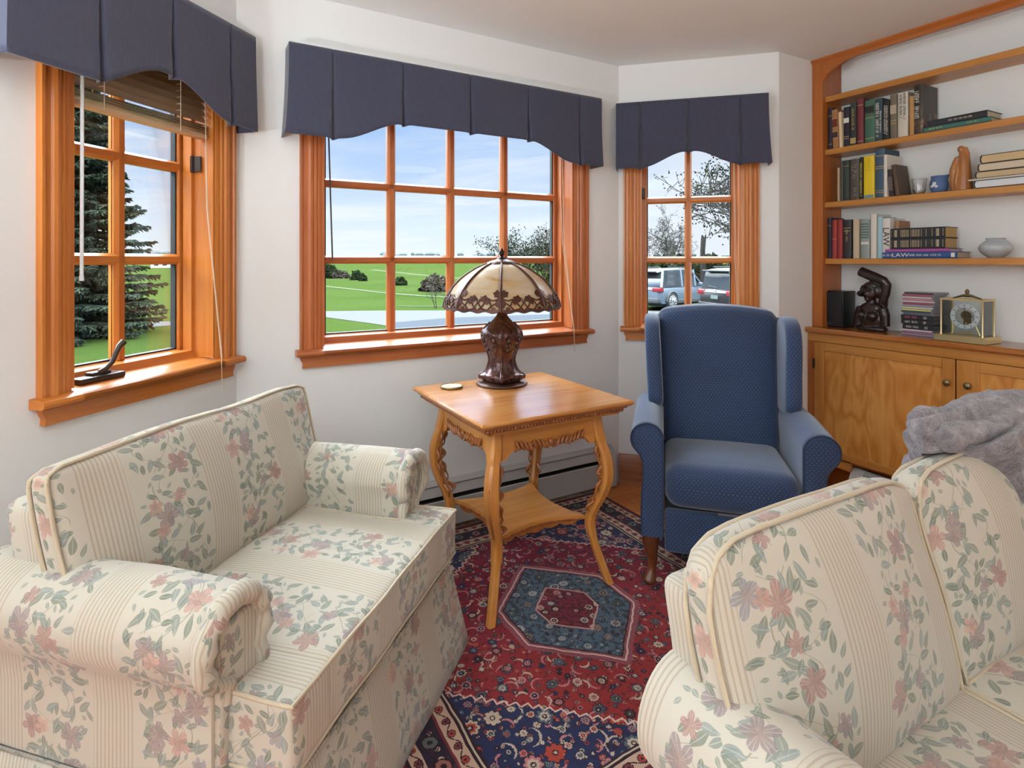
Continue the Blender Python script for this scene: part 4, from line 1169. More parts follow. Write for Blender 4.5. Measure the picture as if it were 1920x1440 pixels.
bm = B(); box(bm, -0.246, 0.246, 0.05, 0.54, 0.17, 0.37); mesh_obj('under_frame', bm, m_rubber, bc, smooth=0)
bm = B(); box(bm, -0.05, 0.20, -0.004, 0.012, 0.319, 0.331, 0.002, 1); mesh_obj('footrest_bar', bm, plain('bar_steel', srgb(120, 124, 134), 0.4, 0.6), bc)
def arm_outline(s, grow=0.0):
    cx, cz, r = s * 0.314, 0.590, 0.065
    out = [(s * (0.250 - grow), 0.205 - grow), (s * (0.250 - grow), 0.46), (s * (0.250 - grow), 0.59)]
    for k in range(1, 21):
        a = R(180 - 225 * k / 20)
        out.append((cx + s * (r + grow) * math.cos(a), cz + (r + grow) * math.sin(a)))
    out += [(s * (0.342 + grow), 0.525), (s * (0.332 + grow), 0.500), (s * (0.330 + grow), 0.46), (s * (0.335 + grow), 0.38), (s * (0.338 + grow), 0.30), (s * (0.338 + grow), 0.205 - grow)]
    return out
for s in (-1, 1):
    bm = B(); lay = bm.loops.layers.uv.verify()
    out = arm_outline(s); L = [0]
    for a, b in zip(out, out[1:] + out[:1]): L.append(L[-1] + math.hypot(a[0] - b[0], a[1] - b[1]))
    ccx = sum(p[0] for p in out) / len(out); ccz = 0.5
    ys = [0.0, 0.002, 0.008, 0.016, 0.03, 0.10, 0.2, 0.3, 0.4, 0.5, 0.56]
    rr = []
    for y in ys:
        sc = 1 - 0.012 * (1 - math.sqrt(max(0, 1 - (1 - min(y / 0.016, 1)) ** 2))) / 0.07
        rr.append([bm.verts.new((s * 0.30 + (x - s * 0.30) * sc, y + 0.012 * (1 if z < 0.5 else 0) * 0, 0.55 + (z - 0.55) * (sc if z > 0.5 else 1) + 0.010 * math.sin(PI * min(y / 0.5, 1)) * (1 if z > 0.55 else 0))) for x, z in out])
    for i in range(len(ys) - 1):
        for j in range(len(out)):
            k = (j + 1) % len(out)
            f = bm.faces.new((rr[i][j], rr[i][k], rr[i + 1][k], rr[i + 1][j]))
            for l, (q, m_) in zip(f.loops, ((i, j), (i, j + 1), (i + 1, j + 1), (i + 1, j))): l[lay].uv = (L[m_], ys[q])
    for r_ in (rr[0], rr[-1]):
        f = bm.faces.new(r_)
        for l in f.loops: l[lay].uv = (l.vert.co.x, l.vert.co.z)
    arm = mesh_obj('arm', bm, m_blue, bc, smooth=45)
    bm = B(); tube(bm, [(x, 0.004, z) for x, z in arm_outline(s, -0.002)], 0.0042, 6, closed=True); mesh_obj('welt', bm, m_blue_pipe, arm, smooth=60)
# inside back
def yback(z): return 0.405 + 0.225 * max(0.0, (z - 0.45) / 0.63) ** 1.05
bm = B()
def fbk(v, n_, p):
    u = p.x / 0.27; t = (p.z - 0.44) / 0.62
    v.z += (0.030 * (1 - u * u)) * max(0, t) ** 2
    v.x *= 0.93 + 0.10 * t
    cr = max(0, 1 - u * u)
    if p.y < 0.06:
        v.y -= 0.040 * cr * (0.45 + 0.55 * math.exp(-((t - 0.22) / 0.22) ** 2)) * (1 - 0.3 * t)
        v.y += 0.012 * math.exp(-((p.x / 0.07) ** 2 + ((t - 0.48) / 0.05) ** 2))
    v.y += yback(p.z) + nz(p, 0.004, 5); return v
grid_box(bm, -0.272, 0.272, 0.0, 0.13, 0.44, 1.055, 0.025, 0.045, fbk)
mesh_obj('backrest', bm, m_blue, bc, smooth=70)
bm = B()
for s in (-1, 1):
    bm = B()
    # wing outline in (y, z)
    wpts = [(0.30, 0.640), (0.315, 0.70), (0.335, 0.76), (0.350, 0.83), (0.362, 0.90), (0.385, 0.955), (0.420, 1.005), (0.475, 1.035), (0.540, 1.046), (0.610, 1.040), (0.660, 1.00), (0.640, 0.80), (0.575, 0.62), (0.45, 0.62)]
    lay = bm.loops.layers.uv.verify()
    th = 0.070; nL = 9; n = len(wpts); cy = sum(p[0] for p in wpts) / n; cz = sum(p[1] for p in wpts) / n
    rings_ = []
    for i in range(nL):
        f = i / (nL - 1); a = PI * f
        sc = 1 - 0.030 * (1 - math.sin(a) ** 0.6) / 0.15
        xx = s * (0.262 + th * (1 - math.cos(a)) / 2 - 0.012)
        rings_.append([bm.verts.new((xx + s * 0.020 * (z - 0.64) / 0.4, cy + (y - cy) * sc, cz + (z - cz) * (sc * 0.5 + 0.5))) for y, z in wpts])
    skin(bm, rings_)
    bm.loops.layers.uv.remove(lay)
    w = mesh_obj('wing', bm, m_blue, bc, uv=True, smooth=60)
    sb = w.modifiers.new('sub', 'SUBSURF'); sb.levels = sb.render_levels = 2
bm = B()
def fob(v, n_, p): v.y += yback(p.z) + 0.10; return v
grid_box(bm, -0.315, 0.315, 0.0, 0.04, 0.22, 1.02, 0.06, 0.018, fob); mesh_obj('outer_back', bm, m_blue, bc, smooth=60)
def cabriole(x, y, sx, sy, h=0.21):
    bm = B(); rings_ = []
    for z, o, r in ((h, 0.0, 0.036), (h - 0.02, 0.004, 0.036), (h - 0.05, 0.010, 0.033), (h - 0.09, 0.006, 0.026), (0.085, -0.004, 0.019), (0.05, 0.000, 0.0165), (0.030, 0.010, 0.019), (0.018, 0.016, 0.025), (0.008, 0.017, 0.026), (0.0, 0.016, 0.022)):
        rings_.append(ring(bm, [(x + sx * o + r * math.cos(2 * PI * k / 16), y + sy * o + r * math.sin(2 * PI * k / 16), z + 0.0095) for k in range(16)]))
    skin(bm, rings_); return mesh_obj('leg', bm, m_darkwood, bc, smooth=60)
cabriole(-0.296, 0.045, -0.6, -1); cabriole(0.296, 0.045, 0.6, -1)
for s in (-1, 1):
    bm = B(); rings_ = [ring(bm, [(s * 0.29 + a * q, 0.56 + o + b * q, z) for a, b in ((-1, -1), (1, -1), (1, 1), (-1, 1))]) for z, o, q in ((0.23, 0, 0.022), (0.12, 0.02, 0.019), (0.002, 0.05, 0.016))]
    skin(bm, rings_); mesh_obj('leg', bm, m_darkwood, bc, smooth=0)

# ------------------------------------------------------------------ parlor table
TAB = (0.023, 2.356, R(30)); TH_ = 0.745
tb = thing('parlor_table', 'square golden oak parlor table with curved legs and carved aprons between the two armchairs', 'table', TAB)
bm = B(); hs = 0.338
pr = [(hs - 0.010, 0.724), (hs - 0.004, 0.728), (hs, 0.734), (hs, 0.739), (hs - 0.005, 0.745)]
rings_ = [ring(bm, [(a * q, b * q, z) for a, b in ((-1, -1), (1, -1), (1, 1), (-1, 1))]) for q, z in pr]
skin(bm, rings_); m_top = wood('table_top_oak', srgb(156, 92, 38), srgb(186, 122, 60), srgb(204, 146, 84), axis='x', rough=0.20, coat=0.5, seed=17, spread=0.8)
mesh_obj('tabletop', bm, m_top, tb, smooth=0)
bm = B(); h2 = 0.308
for q, z0, z1 in ((h2 + 0.012, 0.716, 0.724),):
    box(bm, -q, q, -q, q, z0, z1)
mesh_obj('top_moulding', bm, m_tablecarve, tb, smooth=0)
for a in range(4):
    M4 = Matrix.Rotation(a * PI / 2, 4, 'Z')
    bm = B()
    for k in range(45):
        t = -h2 + 2 * h2 * (k + 0.5) / 45
        ellipsoid(bm, (t, -h2 - 0.001, 0.7085), (0.0064, 0.0064, 0.0072), 8, 6)
    box(bm, -h2, h2, -h2 + 0.002, -h2 + 0.012, 0.700, 0.716)
    bmesh.ops.transform(bm, matrix=M4, verts=bm.verts); mesh_obj('beaded_trim', bm, m_tablecarve, tb, smooth=40)
    # apron with a scalloped lower edge
    bm = B(); w = 0.222; ya = -0.243
    pts = [(-w, 0.702), (-w, 0.585), (-w + 0.012, 0.572), (-w + 0.028, 0.572), (-w + 0.045, 0.590), (-0.150, 0.606), (-0.10, 0.618), (-0.055, 0.612), (0, 0.604), (0.055, 0.612), (0.10, 0.618), (0.150, 0.606), (w - 0.045, 0.590), (w - 0.028, 0.572), (w - 0.012, 0.572), (w, 0.585), (w, 0.702)]
    prism(bm, pts, 'y', ya, ya + 0.018)
    box(bm, -0.296, 0.296, -0.296, -0.28, 0.690, 0.716)
    bmesh.ops.transform(bm, matrix=M4, verts=bm.verts); ap = mesh_obj('apron', bm, m_oak['x'] if a % 2 == 0 else m_oak['y'], tb, smooth=0)
    bm = B(); rnd = random.Random(a)
    for s in (-1, 1):
        # leaf scrolls sweeping out from a central shell
        for k in range(7):
            x0 = s * (0.018 + k * 0.019)
            zz = 0.606 + 0.004 * math.sin(k * 1.3) + (0.006 if k > 3 else 0)
            pts = []; rad = []
            for q in range(7):
                t = q / 6
                pts.append((x0 + s * (0.020 * t + 0.004), ya - 0.006 - 0.004 * math.sin(PI * t), zz - 0.012 + 0.034 * t ** 1.3))
                rad.append(0.0020 + 0.0052 * math.sin(PI * min(1, t * 0.85 + 0.12)))
            tube(bm, pts, rad, 7)
        pts = [(s * (0.010 + 0.150 * t), ya - 0.006, 0.594 + 0.020 * math.sin(PI * t) + 0.006 * t) for t in [k / 12 for k in range(13)]]
        tube(bm, pts, [0.006 - 0.003 * k / 12 for k in range(13)], 7)
        pts = [(s * (0.014 + 0.011 * math.cos(t) * (1 - t / 9)), ya - 0.008, 0.606 + 0.011 * math.sin(t) * (1 - t / 9)) for t in [k * 0.45 for k in range(14)]]
        tube(bm, pts, 0.004, 7)
    ellipsoid(bm, (0, ya - 0.008, 0.612), (0.012, 0.009, 0.016), 12, 8)
    bmesh.ops.transform(bm, matrix=M4, verts=bm.verts); mesh_obj('carved_scroll', bm, m_tablecarve, ap, smooth=60)
LEGP = [(0.716, 0.226), (0.68, 0.228), (0.63, 0.232), (0.585, 0.240), (0.54, 0.2515), (0.50, 0.2585), (0.455, 0.261), (0.41, 0.258), (0.36, 0.246), (0.31, 0.228), (0.27, 0.2165), (0.235, 0.2145), (0.20, 0.219), (0.15, 0.230), (0.10, 0.243), (0.06, 0.254), (0.03, 0.262), (0.012, 0.268), (0.0095, 0.269)]
def smooth_path(P, n=4):
    out = []
    for i in range(len(P) - 1):
        p0, p1, p2, p3 = P[max(i - 1, 0)], P[i], P[i + 1], P[min(i + 2, len(P) - 1)]
        for k in range(n):
            t = k / n
            out.append(tuple(0.5 * (2 * p1[d] + (p2[d] - p0[d]) * t + (2 * p0[d] - 5 * p1[d] + 4 * p2[d] - p3[d]) * t * t + (3 * p1[d] - p0[d] - 3 * p2[d] + p3[d]) * t ** 3) for d in range(len(p1))))
    out.append(P[-1]); return out
for (sx, sy) in ((1, -1), (-1, -1), (-1, 1), (1, 1)):
    bm = B(); rings_ = []
    for z, a in smooth_path(LEGP):
        w = 0.0185 + 0.006 * max(0, math.exp(-((z - 0.46) / 0.13) ** 2)) + (0.004 if z > 0.58 else 0) - (0.003 if z < 0.2 else 0)
        # chamfered square, long side along the diagonal
        pts = []
        for cx_, cy_ in ((-1, -0.6), (-0.6, -1), (0.6, -1), (1, -0.6), (1, 0.6), (0.6, 1), (-0.6, 1), (-1, 0.6)): pts.append((sx * a + cx_ * w, sy * a + cy_ * w, z))
        rings_.append(ring(bm, pts))
    skin(bm, rings_); lg = mesh_obj('leg', bm, m_oak['z'], tb, smooth=35)
    bm = B()
    # carved beading down the outer edge, pierced scrolls on the inner side
    for k in range(34):
        z = 0.30 + 0.19 * k / 33
        a = None
        for (z1_, a1), (z2, a2) in zip(LEGP[:-1], LEGP[1:]):
            if z2 <= z <= z1_: a = a1 + (a2 - a1) * (z1_ - z) / (z1_ - z2)
        if sy < 0 and sx < 0: ellipsoid(bm, (sx * (a + 0.018), sy * (a + 0.018), z), 0.0048, 6, 5)
    for (dx, dy) in ((-sx, 0), (0, -sy)):
        for z0, L, fl in ((0.560, 0.075, 1), (0.492, 0.075, -1), (0.425, 0.085, 1), (0.345, 0.06, -1)):
            pts = []; rad = []
            for k in range(15):
                t = k / 14; z = z0 - L * t
                a = 0.25
                for (z1_, a1), (z2, a2) in zip(LEGP[:-1], LEGP[1:]):
                    if z2 <= z <= z1_: a = a1 + (a2 - a1) * (z1_ - z) / (z1_ - z2)
                off = 0.018 + 0.022 * math.sin(PI * t) + 0.006 * math.sin(3 * PI * t) * fl
                pts.append((sx * a + dx * off, sy * a + dy * off, z)); rad.append(0.0052 + 0.002 * math.sin(PI * t * 2))
            tube(bm, pts, rad, 7)
            mid = pts[7]
            cpts = [(mid[0] - dx * (0.008 - 0.007 * math.cos(q) * (1 - q / 12)), mid[1] - dy * (0.008 - 0.007 * math.cos(q) * (1 - q / 12)), mid[2] + 0.009 * math.sin(q) * (1 - q / 12)) for q in [k * 0.5 for k in range(13)]]
            tube(bm, cpts, 0.0042, 6)
    mesh_obj('pierced_fretwork', bm, m_tablecarve, lg, smooth=60)
# lower shelf with concave sides
bm = B(); pts = []
for a in range(4):
    c, s = math.cos(a * PI / 2), math.sin(a * PI / 2)
    for k in range(12):
        t = -1 + 2 * k / 12
        x = 0.200 * t; y = -0.200 + 0.050 * (1 - t * t)
        pts.append((c * x - s * y, s * x + c * y))
prism(bm, pts, 'z', 0.252, 0.270, 0.003); mesh_obj('lower_shelf', bm, m_oak['x'], tb, smooth=25)
for a in range(4):
    M4 = Matrix.Rotation(a * PI / 2, 4, 'Z'); bm = B()
    for k in range(40):
        t = -0.93 + 1.86 * k / 39
        ellipsoid(bm, (0.2 * t, -0.200 + 0.050 * (1 - t * t) - 0.001, 0.2555), (0.0052, 0.005, 0.005), 6, 5)
    prof = []
    N = 30
    top_ = [(-0.17 + 0.34 * k / N, -0.198 + 0.05 * (1 - ((-0.17 + 0.34 * k / N) / 0.2) ** 2)) for k in range(N + 1)]
    va = []; 
    for k, (x, y) in enumerate(top_):
        dz = 0.010 + 0.010 * abs(math.sin(k * PI / 6)) + 0.008 * math.exp(-(x / 0.06) ** 2)
        va.append([bm.verts.new((x, y, 0.252)), bm.verts.new((x, y, 0.252 - dz)), bm.verts.new((x, y + 0.010, 0.252 - dz)), bm.verts.new((x, y + 0.010, 0.252))])
    skin(bm, va)
    bmesh.ops.transform(bm, matrix=M4, verts=bm.verts); mesh_obj('scalloped_trim', bm, m_tablecarve, tb, smooth=40)
# ------------------------------------------------------------------ stained glass lamp
LAMP = (-0.046, 2.540, 0.0)
lp = thing('table_lamp', 'bronze table lamp with an amber panelled glass dome shade, on the oak parlor table', 'lamp', LAMP, TH_)
def lampmetal():
    M = Mat('lamp_bronze'); o = M.obj()
    n = M.noise(o, 55, 4, 0.6); c = M.ramp(n, [(0.3, srgb(50, 30, 28)), (0.55, srgb(86, 52, 46)), (0.75, srgb(122, 78, 66))])
    return M.bsdf(c, 0.27, 0.45, M.bump(n, 0.2, 0.003), spec=0.5, coat=0.3)
m_lamp = lampmetal()
m_lampdark = plain('dark_bronze', srgb(84, 52, 42), 0.42, 0.55)
bm = B()
prof = [(0.001, 0.001), (0.112, 0.001), (0.116, 0.004), (0.113, 0.009), (0.100, 0.012), (0.075, 0.014), (0.001, 0.014)]
lathe(bm, prof, 64); mesh_obj('base_plate', bm, m_lampdark, lp, smooth=40)
bm = B(); BP = [(0.078, 0.014), (0.094, 0.026), (0.099, 0.036), (0.092, 0.045), (0.076, 0.056), (0.064, 0.072), (0.057, 0.092), (0.054, 0.108), (0.056, 0.125), (0.063, 0.148), (0.073, 0.172), (0.082, 0.192), (0.088, 0.210), (0.089, 0.222), (0.086, 0.238), (0.077, 0.252), (0.068, 0.262), (0.050, 0.280), (0.036, 0.295), (0.024, 0.310), (0.020, 0.325), (0.022, 0.345), (0.001, 0.346)]
rings_ = []
for r, z in smooth_path(BP, 3):
    pts = []
    for k in range(96):
        a = 2 * PI * k / 96 - PI / 2
        ridge = max(0, math.cos(a * 4 + PI * 2)) ** 10
        low = 1 if z < 0.06 else 0
        q = r * (1 + 0.06 * ridge * (1 if z < 0.25 else 0.3) - (0.20 * (1 - max(0, math.cos(4 * (a + PI / 2)))) * max(0, 1 - abs(z - 0.030) / 0.030) if z < 0.06 else 0))
        rel = 0.0030 * noise.noise(Vector((a * 3.0, z * 48, 2))) + 0.0035 * max(0, math.sin(a * 8 + 0.6 + 5 * math.sin(z * 60)) * math.sin(z * 90))
        if 0.13 < z < 0.245: q += rel
        pts.append((q * math.cos(a), q * math.sin(a), z))
    rings_.append(ring(bm, pts))
skin(bm, rings_); mesh_obj('lamp_base', bm, m_lamp, lp, smooth=60)
bm = B()
for k in range(4):
    a = -PI / 2 + k * PI / 2 + PI / 4 * 0
    pts = [((r + 0.003) * math.cos(a), (r + 0.003) * math.sin(a), z) for r, z in smooth_path(BP[1:18], 2)]
    tube(bm, pts, [0.0065 - 0.003 * i / len(pts) for i in range(len(pts))], 8)
for k in range(8):                               # raised leaf and blossom relief around the shoulder
    a0 = -PI / 2 + k * PI / 4 + PI / 8
    for (da, z, rr, sz) in ((0, 0.205, 0.087, 0.014), (0.16, 0.226, 0.086, 0.010), (-0.16, 0.222, 0.086, 0.010), (0.10, 0.184, 0.079, 0.009), (-0.12, 0.178, 0.077, 0.009), (0.0, 0.158, 0.068, 0.008)):
        a = a0 + da
        ellipsoid(bm, (rr * math.cos(a), rr * math.sin(a), z), (sz * 0.8, sz * 0.8, sz), 8, 6)
mesh_obj('relief_ornament', bm, m_lamp, lp, smooth=60)
SP = smooth_path([(0.043, 0.5515), (0.074, 0.540), (0.112, 0.523), (0.150, 0.500), (0.184, 0.474), (0.215, 0.442), (0.240, 0.408), (0.255, 0.376), (0.262, 0.347)], 3)
sh = bpy.data.objects.new('lamp_shade', None); COL.objects.link(sh); sh.parent = lp
def shade_glass():
    M = Mat('amber_slag_glass'); o = M.obj()
    n = M.noise(M.scale(o, (3, 3, 16)), 1.4, 3, 0.6, 1.0)
    c = M.ramp(n, [(0.36, srgb(226, 212, 188)), (0.55, srgb(222, 196, 152)), (0.70, srgb(208, 158, 92)), (0.82, srgb(200, 180, 144))])
    d = M.new('ShaderNodeBsdfPrincipled'); M.link(c, d.inputs['Base Color']); d.inputs['Roughness'].default_value = 0.28
    t = M.new('ShaderNodeBsdfTranslucent'); M.link(c, t.inputs[0])
    mx = M.new('ShaderNodeMixShader'); mx.inputs[0].default_value = 0.5
    M.t.links.new(d.outputs[0], mx.inputs[1]); M.t.links.new(t.outputs[0], mx.inputs[2]); M.t.links.new(mx.outputs[0], M.out.inputs[0]); return M.m
m_slag = shade_glass()
def sp(i): return SP[max(0, min(len(SP) - 1, i))]
def shade_pt(k, u, t, off=0.0):
    """panel k, u in -1..1 across, t in 0..1 from crown to rim"""
    f = t * (len(SP) - 1); i = min(int(f), len(SP) - 2); f -= i
    r = SP[i][0] + (SP[i + 1][0] - SP[i][0]) * f + off; z = SP[i][1] + (SP[i + 1][1] - SP[i][1]) * f
    a = -PI / 2 + (k + 0.5) * PI / 4; h = PI / 8
    rr = r * math.cos(h) * (1 + 0.05 * (1 - u * u)); w = r * math.sin(h) * u
    return Vector((rr * math.cos(a) - w * math.sin(a), rr * math.sin(a) + w * math.cos(a), z + off * 0.4))
for k in range(8):
    bm = B(); vs = [[bm.verts.new(shade_pt(k, -1 + 2 * i / 8, j / 20, -0.002)) for j in range(21)] for i in range(9)]
    for i in range(8):
        for j in range(20): bm.faces.new((vs[i][j], vs[i][j + 1], vs[i + 1][j + 1], vs[i + 1][j]))
    o = mesh_obj('glass_panel', bm, m_slag, sh, smooth=60)
    s_ = o.modifiers.new('t', 'SOLIDIFY'); s_.thickness = 0.003
    # pierced metal overlay along the lower edge
    bm = B()
    def curve(pts, r, n=6): tube(bm, [shade_pt(k, u, t, 0.002) for u, t in pts], r, n)
    def blob(u, t, a, b, rot=0.0, N=14, lob=5):
        c_ = [shade_pt(k, u, t, 0.0035)]; outl_ = []
        for q in range(N * 2):
            th = 2 * PI * q / (N * 2); rr = 1 + 0.18 * math.cos(lob * th + rot)
            outl_.append(shade_pt(k, u + a * rr * math.cos(th), t + b * rr * math.sin(th), 0.0035))
        cv_ = bm.verts.new(c_[0] + Vector((0, 0, 0.0006))); ov = [bm.verts.new(p) for p in outl_]
        iv = [bm.verts.new(shade_pt(k, u + a * 0.9 * math.cos(2 * PI * q / (N * 2)), t + b * 0.9 * math.sin(2 * PI * q / (N * 2)), 0.0005)) for q in range(N * 2)]
        for q in range(N * 2):
            j = (q + 1) % (N * 2); bm.faces.new((cv_, ov[q], ov[j])); bm.faces.new((ov[q], iv[q], iv[j], ov[j]))
    for s in (-1, 1):
        curve([(s * 0.98, 0.74), (s * 0.86, 0.80), (s * 0.66, 0.815), (s * 0.48, 0.79)], 0.0032)
        curve([(s * 0.04, 0.965), (s * 0.22, 0.90), (s * 0.36, 0.80), (s * 0.20, 0.755), (s * 0.06, 0.80), (s * 0.03, 0.86), (s * 0.18, 0.94), (s * 0.40, 0.965)], 0.0032)
        curve([(s * 0.96, 0.93), (s * 0.78, 0.86), (s * 0.60, 0.90), (s * 0.44, 0.965)], 0.0032)
        curve([(s * 0.60, 0.90), (s * 0.52, 0.83), (s * 0.42, 0.80)], 0.0030)
        blob(s * 0.27, 0.79, 0.19, 0.050, 0.4); blob(s * 0.40, 0.84, 0.09, 0.040, 1.2, lob=4)
        blob(s * 0.84, 0.715, 0.17, 0.050, 2.0); blob(s * 0.90, 0.86, 0.12, 0.060, 0.2); blob(s * 0.70, 0.945, 0.10, 0.030, 0.8)
        blob(s * 0.94, 0.79, 0.08, 0.05, 0.2, lob=4)
    va = []
    for i in range(17):
        u = -1 + 2 * i / 16; sc = 0.012 * math.cos(u * PI * 3)
        va.append([bm.verts.new(shade_pt(k, u, 0.955 + sc * 0.5, 0.003)), bm.verts.new(shade_pt(k, u, 1.0, 0.004) + Vector((0, 0, -0.004 - sc * 0.3))), bm.verts.new(shade_pt(k, u, 1.0, -0.003) + Vector((0, 0, -0.004 - sc * 0.3))), bm.verts.new(shade_pt(k, u, 0.955, -0.003))])
    skin(bm, va)
    mesh_obj('filigree', bm, m_lampdark, sh, smooth=50)
    bm = B(); a = -PI / 2 + k * PI / 4
    tube(bm, [((r + 0.001) * math.cos(a), (r + 0.001) * math.sin(a), z) for r, z in SP], [0.0042 + 0.0022 * (i / len(SP)) for i in range(len(SP))], 8)
    mesh_obj('rib', bm, m_lampdark, sh, smooth=60)
bm = B(); lathe(bm, [(0.001, 0.566), (0.020, 0.564), (0.030, 0.560), (0.046, 0.556), (0.064, 0.548), (0.070, 0.541), (0.066, 0.540), (0.040, 0.551), (0.001, 0.552)], 48, flute=0.06, nf=16); mesh_obj('crown_cap', bm, m_lampdark, sh, smooth=40)
bm = B(); lathe(bm, [(0.024, 0.560), (0.020, 0.568), (0.011, 0.571), (0.007, 0.576), (0.010, 0.583), (0.0125, 0.590), (0.0115, 0.598), (0.006, 0.604), (0.0055, 0.608), (0.001, 0.612)], 20); mesh_obj('finial', bm, plain('dark_finial', srgb(48, 40, 38), 0.4, 0.6), sh, smooth=60)
bm = B(); tube(bm, [(0, 0, 0.34), (0, 0, 0.56)], 0.006, 8)
for k in range(2): lathe(bm, [(0.016, 0.36), (0.018, 0.40), (0.012, 0.41), (0.001, 0.411)], 16, cx=0.03 * (1 if k else -1))
mesh_obj('stem', bm, m_lampdark, lp)
bm = B()
for k in range(2): ellipsoid(bm, (0.03 * (1 if k else -1), 0, 0.44), (0.026, 0.026, 0.034), 16, 10)
mesh_obj('bulb', bm, plain('opal_bulb', (0.85, 0.83, 0.78), 0.3), lp, smooth=60)
bm = B(); tube(bm, [(-0.02, 0.10, 0.004), (0.02, 0.20, 0.003), (0.050, 0.268, 0.004), (0.052, 0.284, -0.02), (0.04, 0.285, -0.15), (0.0, 0.29, -0.34), (-0.04, 0.300, -0.47), (-0.05, 0.30, -0.56)], 0.0032, 8)
mesh_obj('power_cord', bm, m_black, lp, smooth=60)
# coaster
p = Vector((-0.2645, 2.462, 0))
cs = thing('coaster', 'small round cream coaster with gilt rim on the parlor table', 'coaster', (p.x, p.y, 0), TH_)
bm = B(); lathe(bm, [(0.001, 0.0005), (0.046, 0.0005), (0.050, 0.004), (0.049, 0.010), (0.047, 0.011), (0.045, 0.008), (0.001, 0.007)], 40); mesh_obj('dish', bm, plain('gilt_rim', srgb(150, 132, 92), 0.35, 0.6), cs, smooth=40)
def coaster_mat():
    M = Mat('coaster_picture'); o = M.obj(); n = M.noise(o, 60, 3)
    return M.bsdf(M.ramp(n, [(0.35, srgb(150, 156, 120)), (0.5, srgb(206, 200, 176)), (0.7, srgb(226, 222, 208))]), 0.25)
bm = B(); lathe(bm, [(0.001, 0.0074), (0.042, 0.0074), (0.0435, 0.0084), (0.001, 0.0088)], 40); mesh_obj('inlay', bm, coaster_mat(), cs, smooth=40)

# ------------------------------------------------------------------ books
def cover(name, col, rough=0.55): return plain('cover_' + name, col, rough)
m_page = {}
def pages(col=(0.62, 0.52, 0.38)):
    k = tuple(round(c, 2) for c in col)
    if k not in m_page:
        M = Mat('paper_block'); o = M.obj(); n = M.noise(M.scale(o, (30, 30, 500)), 1, 2)
        m_page[k] = M.bsdf(M.mix(M.mul(n, 0.4), col, tuple(x * 0.7 for x in col)), 0.85)
    return m_page[k]
m_gilt = plain('gilt_lettering', srgb(196, 170, 110), 0.4, 0.4)
m_ink = plain('black_ink', (0.015, 0.015, 0.018), 0.6)
m_wink = plain('white_ink', srgb(220, 216, 206), 0.6)
m_yink = plain('yellow_ink', srgb(214, 196, 90), 0.6)
SHELF = {2: 1.930, 3: 1.632, 4: 1.313, 0: 0.925}
def book(label, shelf, s0, s1, ztop, col, name='book', depth=0.125, yf=0.020, lean=0.0, title=None, ink=None, bars=(), tcol=None, z=None, group=None, round_=True, pg=(0.66, 0.58, 0.46)):
    """upright book, spine to the room; s0..s1 is its place along the shelf"""
    z0 = SHELF[shelf] if z is None else z
    h = ztop - z0; w = s1 - s0 - 0.0012
    d = thing(name, label, 'book', at(FD, (s0 + s1) / 2, yf), z0 + (abs(math.sin(lean)) * w / 2 + 0.0008 if lean else 0.0), group)
    d.rotation_euler = (0, lean, FD[2])
    t = 0.0028; r = w / 2
    mc = cover(label[:40], col)
    bm = B(); out = []
    k_ = min(0.006, w * 0.25)
    out = [(-r, depth), (-r, 0.004), (-r * 0.8, 0.0008), (-r * .3, -0.001 if round_ else 0), (r * .3, -0.001 if round_ else 0), (r * 0.8, 0.0008), (r, 0.004), (r, depth), (r - t, depth), (r - t, 0.006), (-r + t, 0.006), (-r + t, depth)]
    prism(bm, out, 'z', 0.0, h); mesh_obj('cover', bm, mc, d, smooth=30)
    bm = B(); box(bm, -r + t, r - t, 0.006, depth - 0.004, 0.004, h - 0.004); mesh_obj('pages', bm, pages(pg), d, smooth=0)
    yb = -0.0022
    for (a, b, m_) in bars:
        bm = B(); box(bm, -r * 0.86, r * 0.86, yb, 0.0012, a * h, b * h); mesh_obj('spine_band', bm, m_, d, smooth=0)
    if title:
        for (tx, cz, size, sx) in (title if isinstance(title, list) else [title]):
            M4 = Matrix.Translation((0, yb - 0.0002, cz * h)) @ Matrix.Rotation(R(90), 4, 'X') @ Matrix.Rotation(R(-90), 4, 'Z')
            if isinstance(tx, str): text(tx, size, ink or m_gilt, d, M4, sx=sx)
            else: marks(d, Matrix.Translation((size * sx, 0, 0)) @ M4, tx * h, size, ink or m_gilt, int(s0 * 1000), 2)
    return d
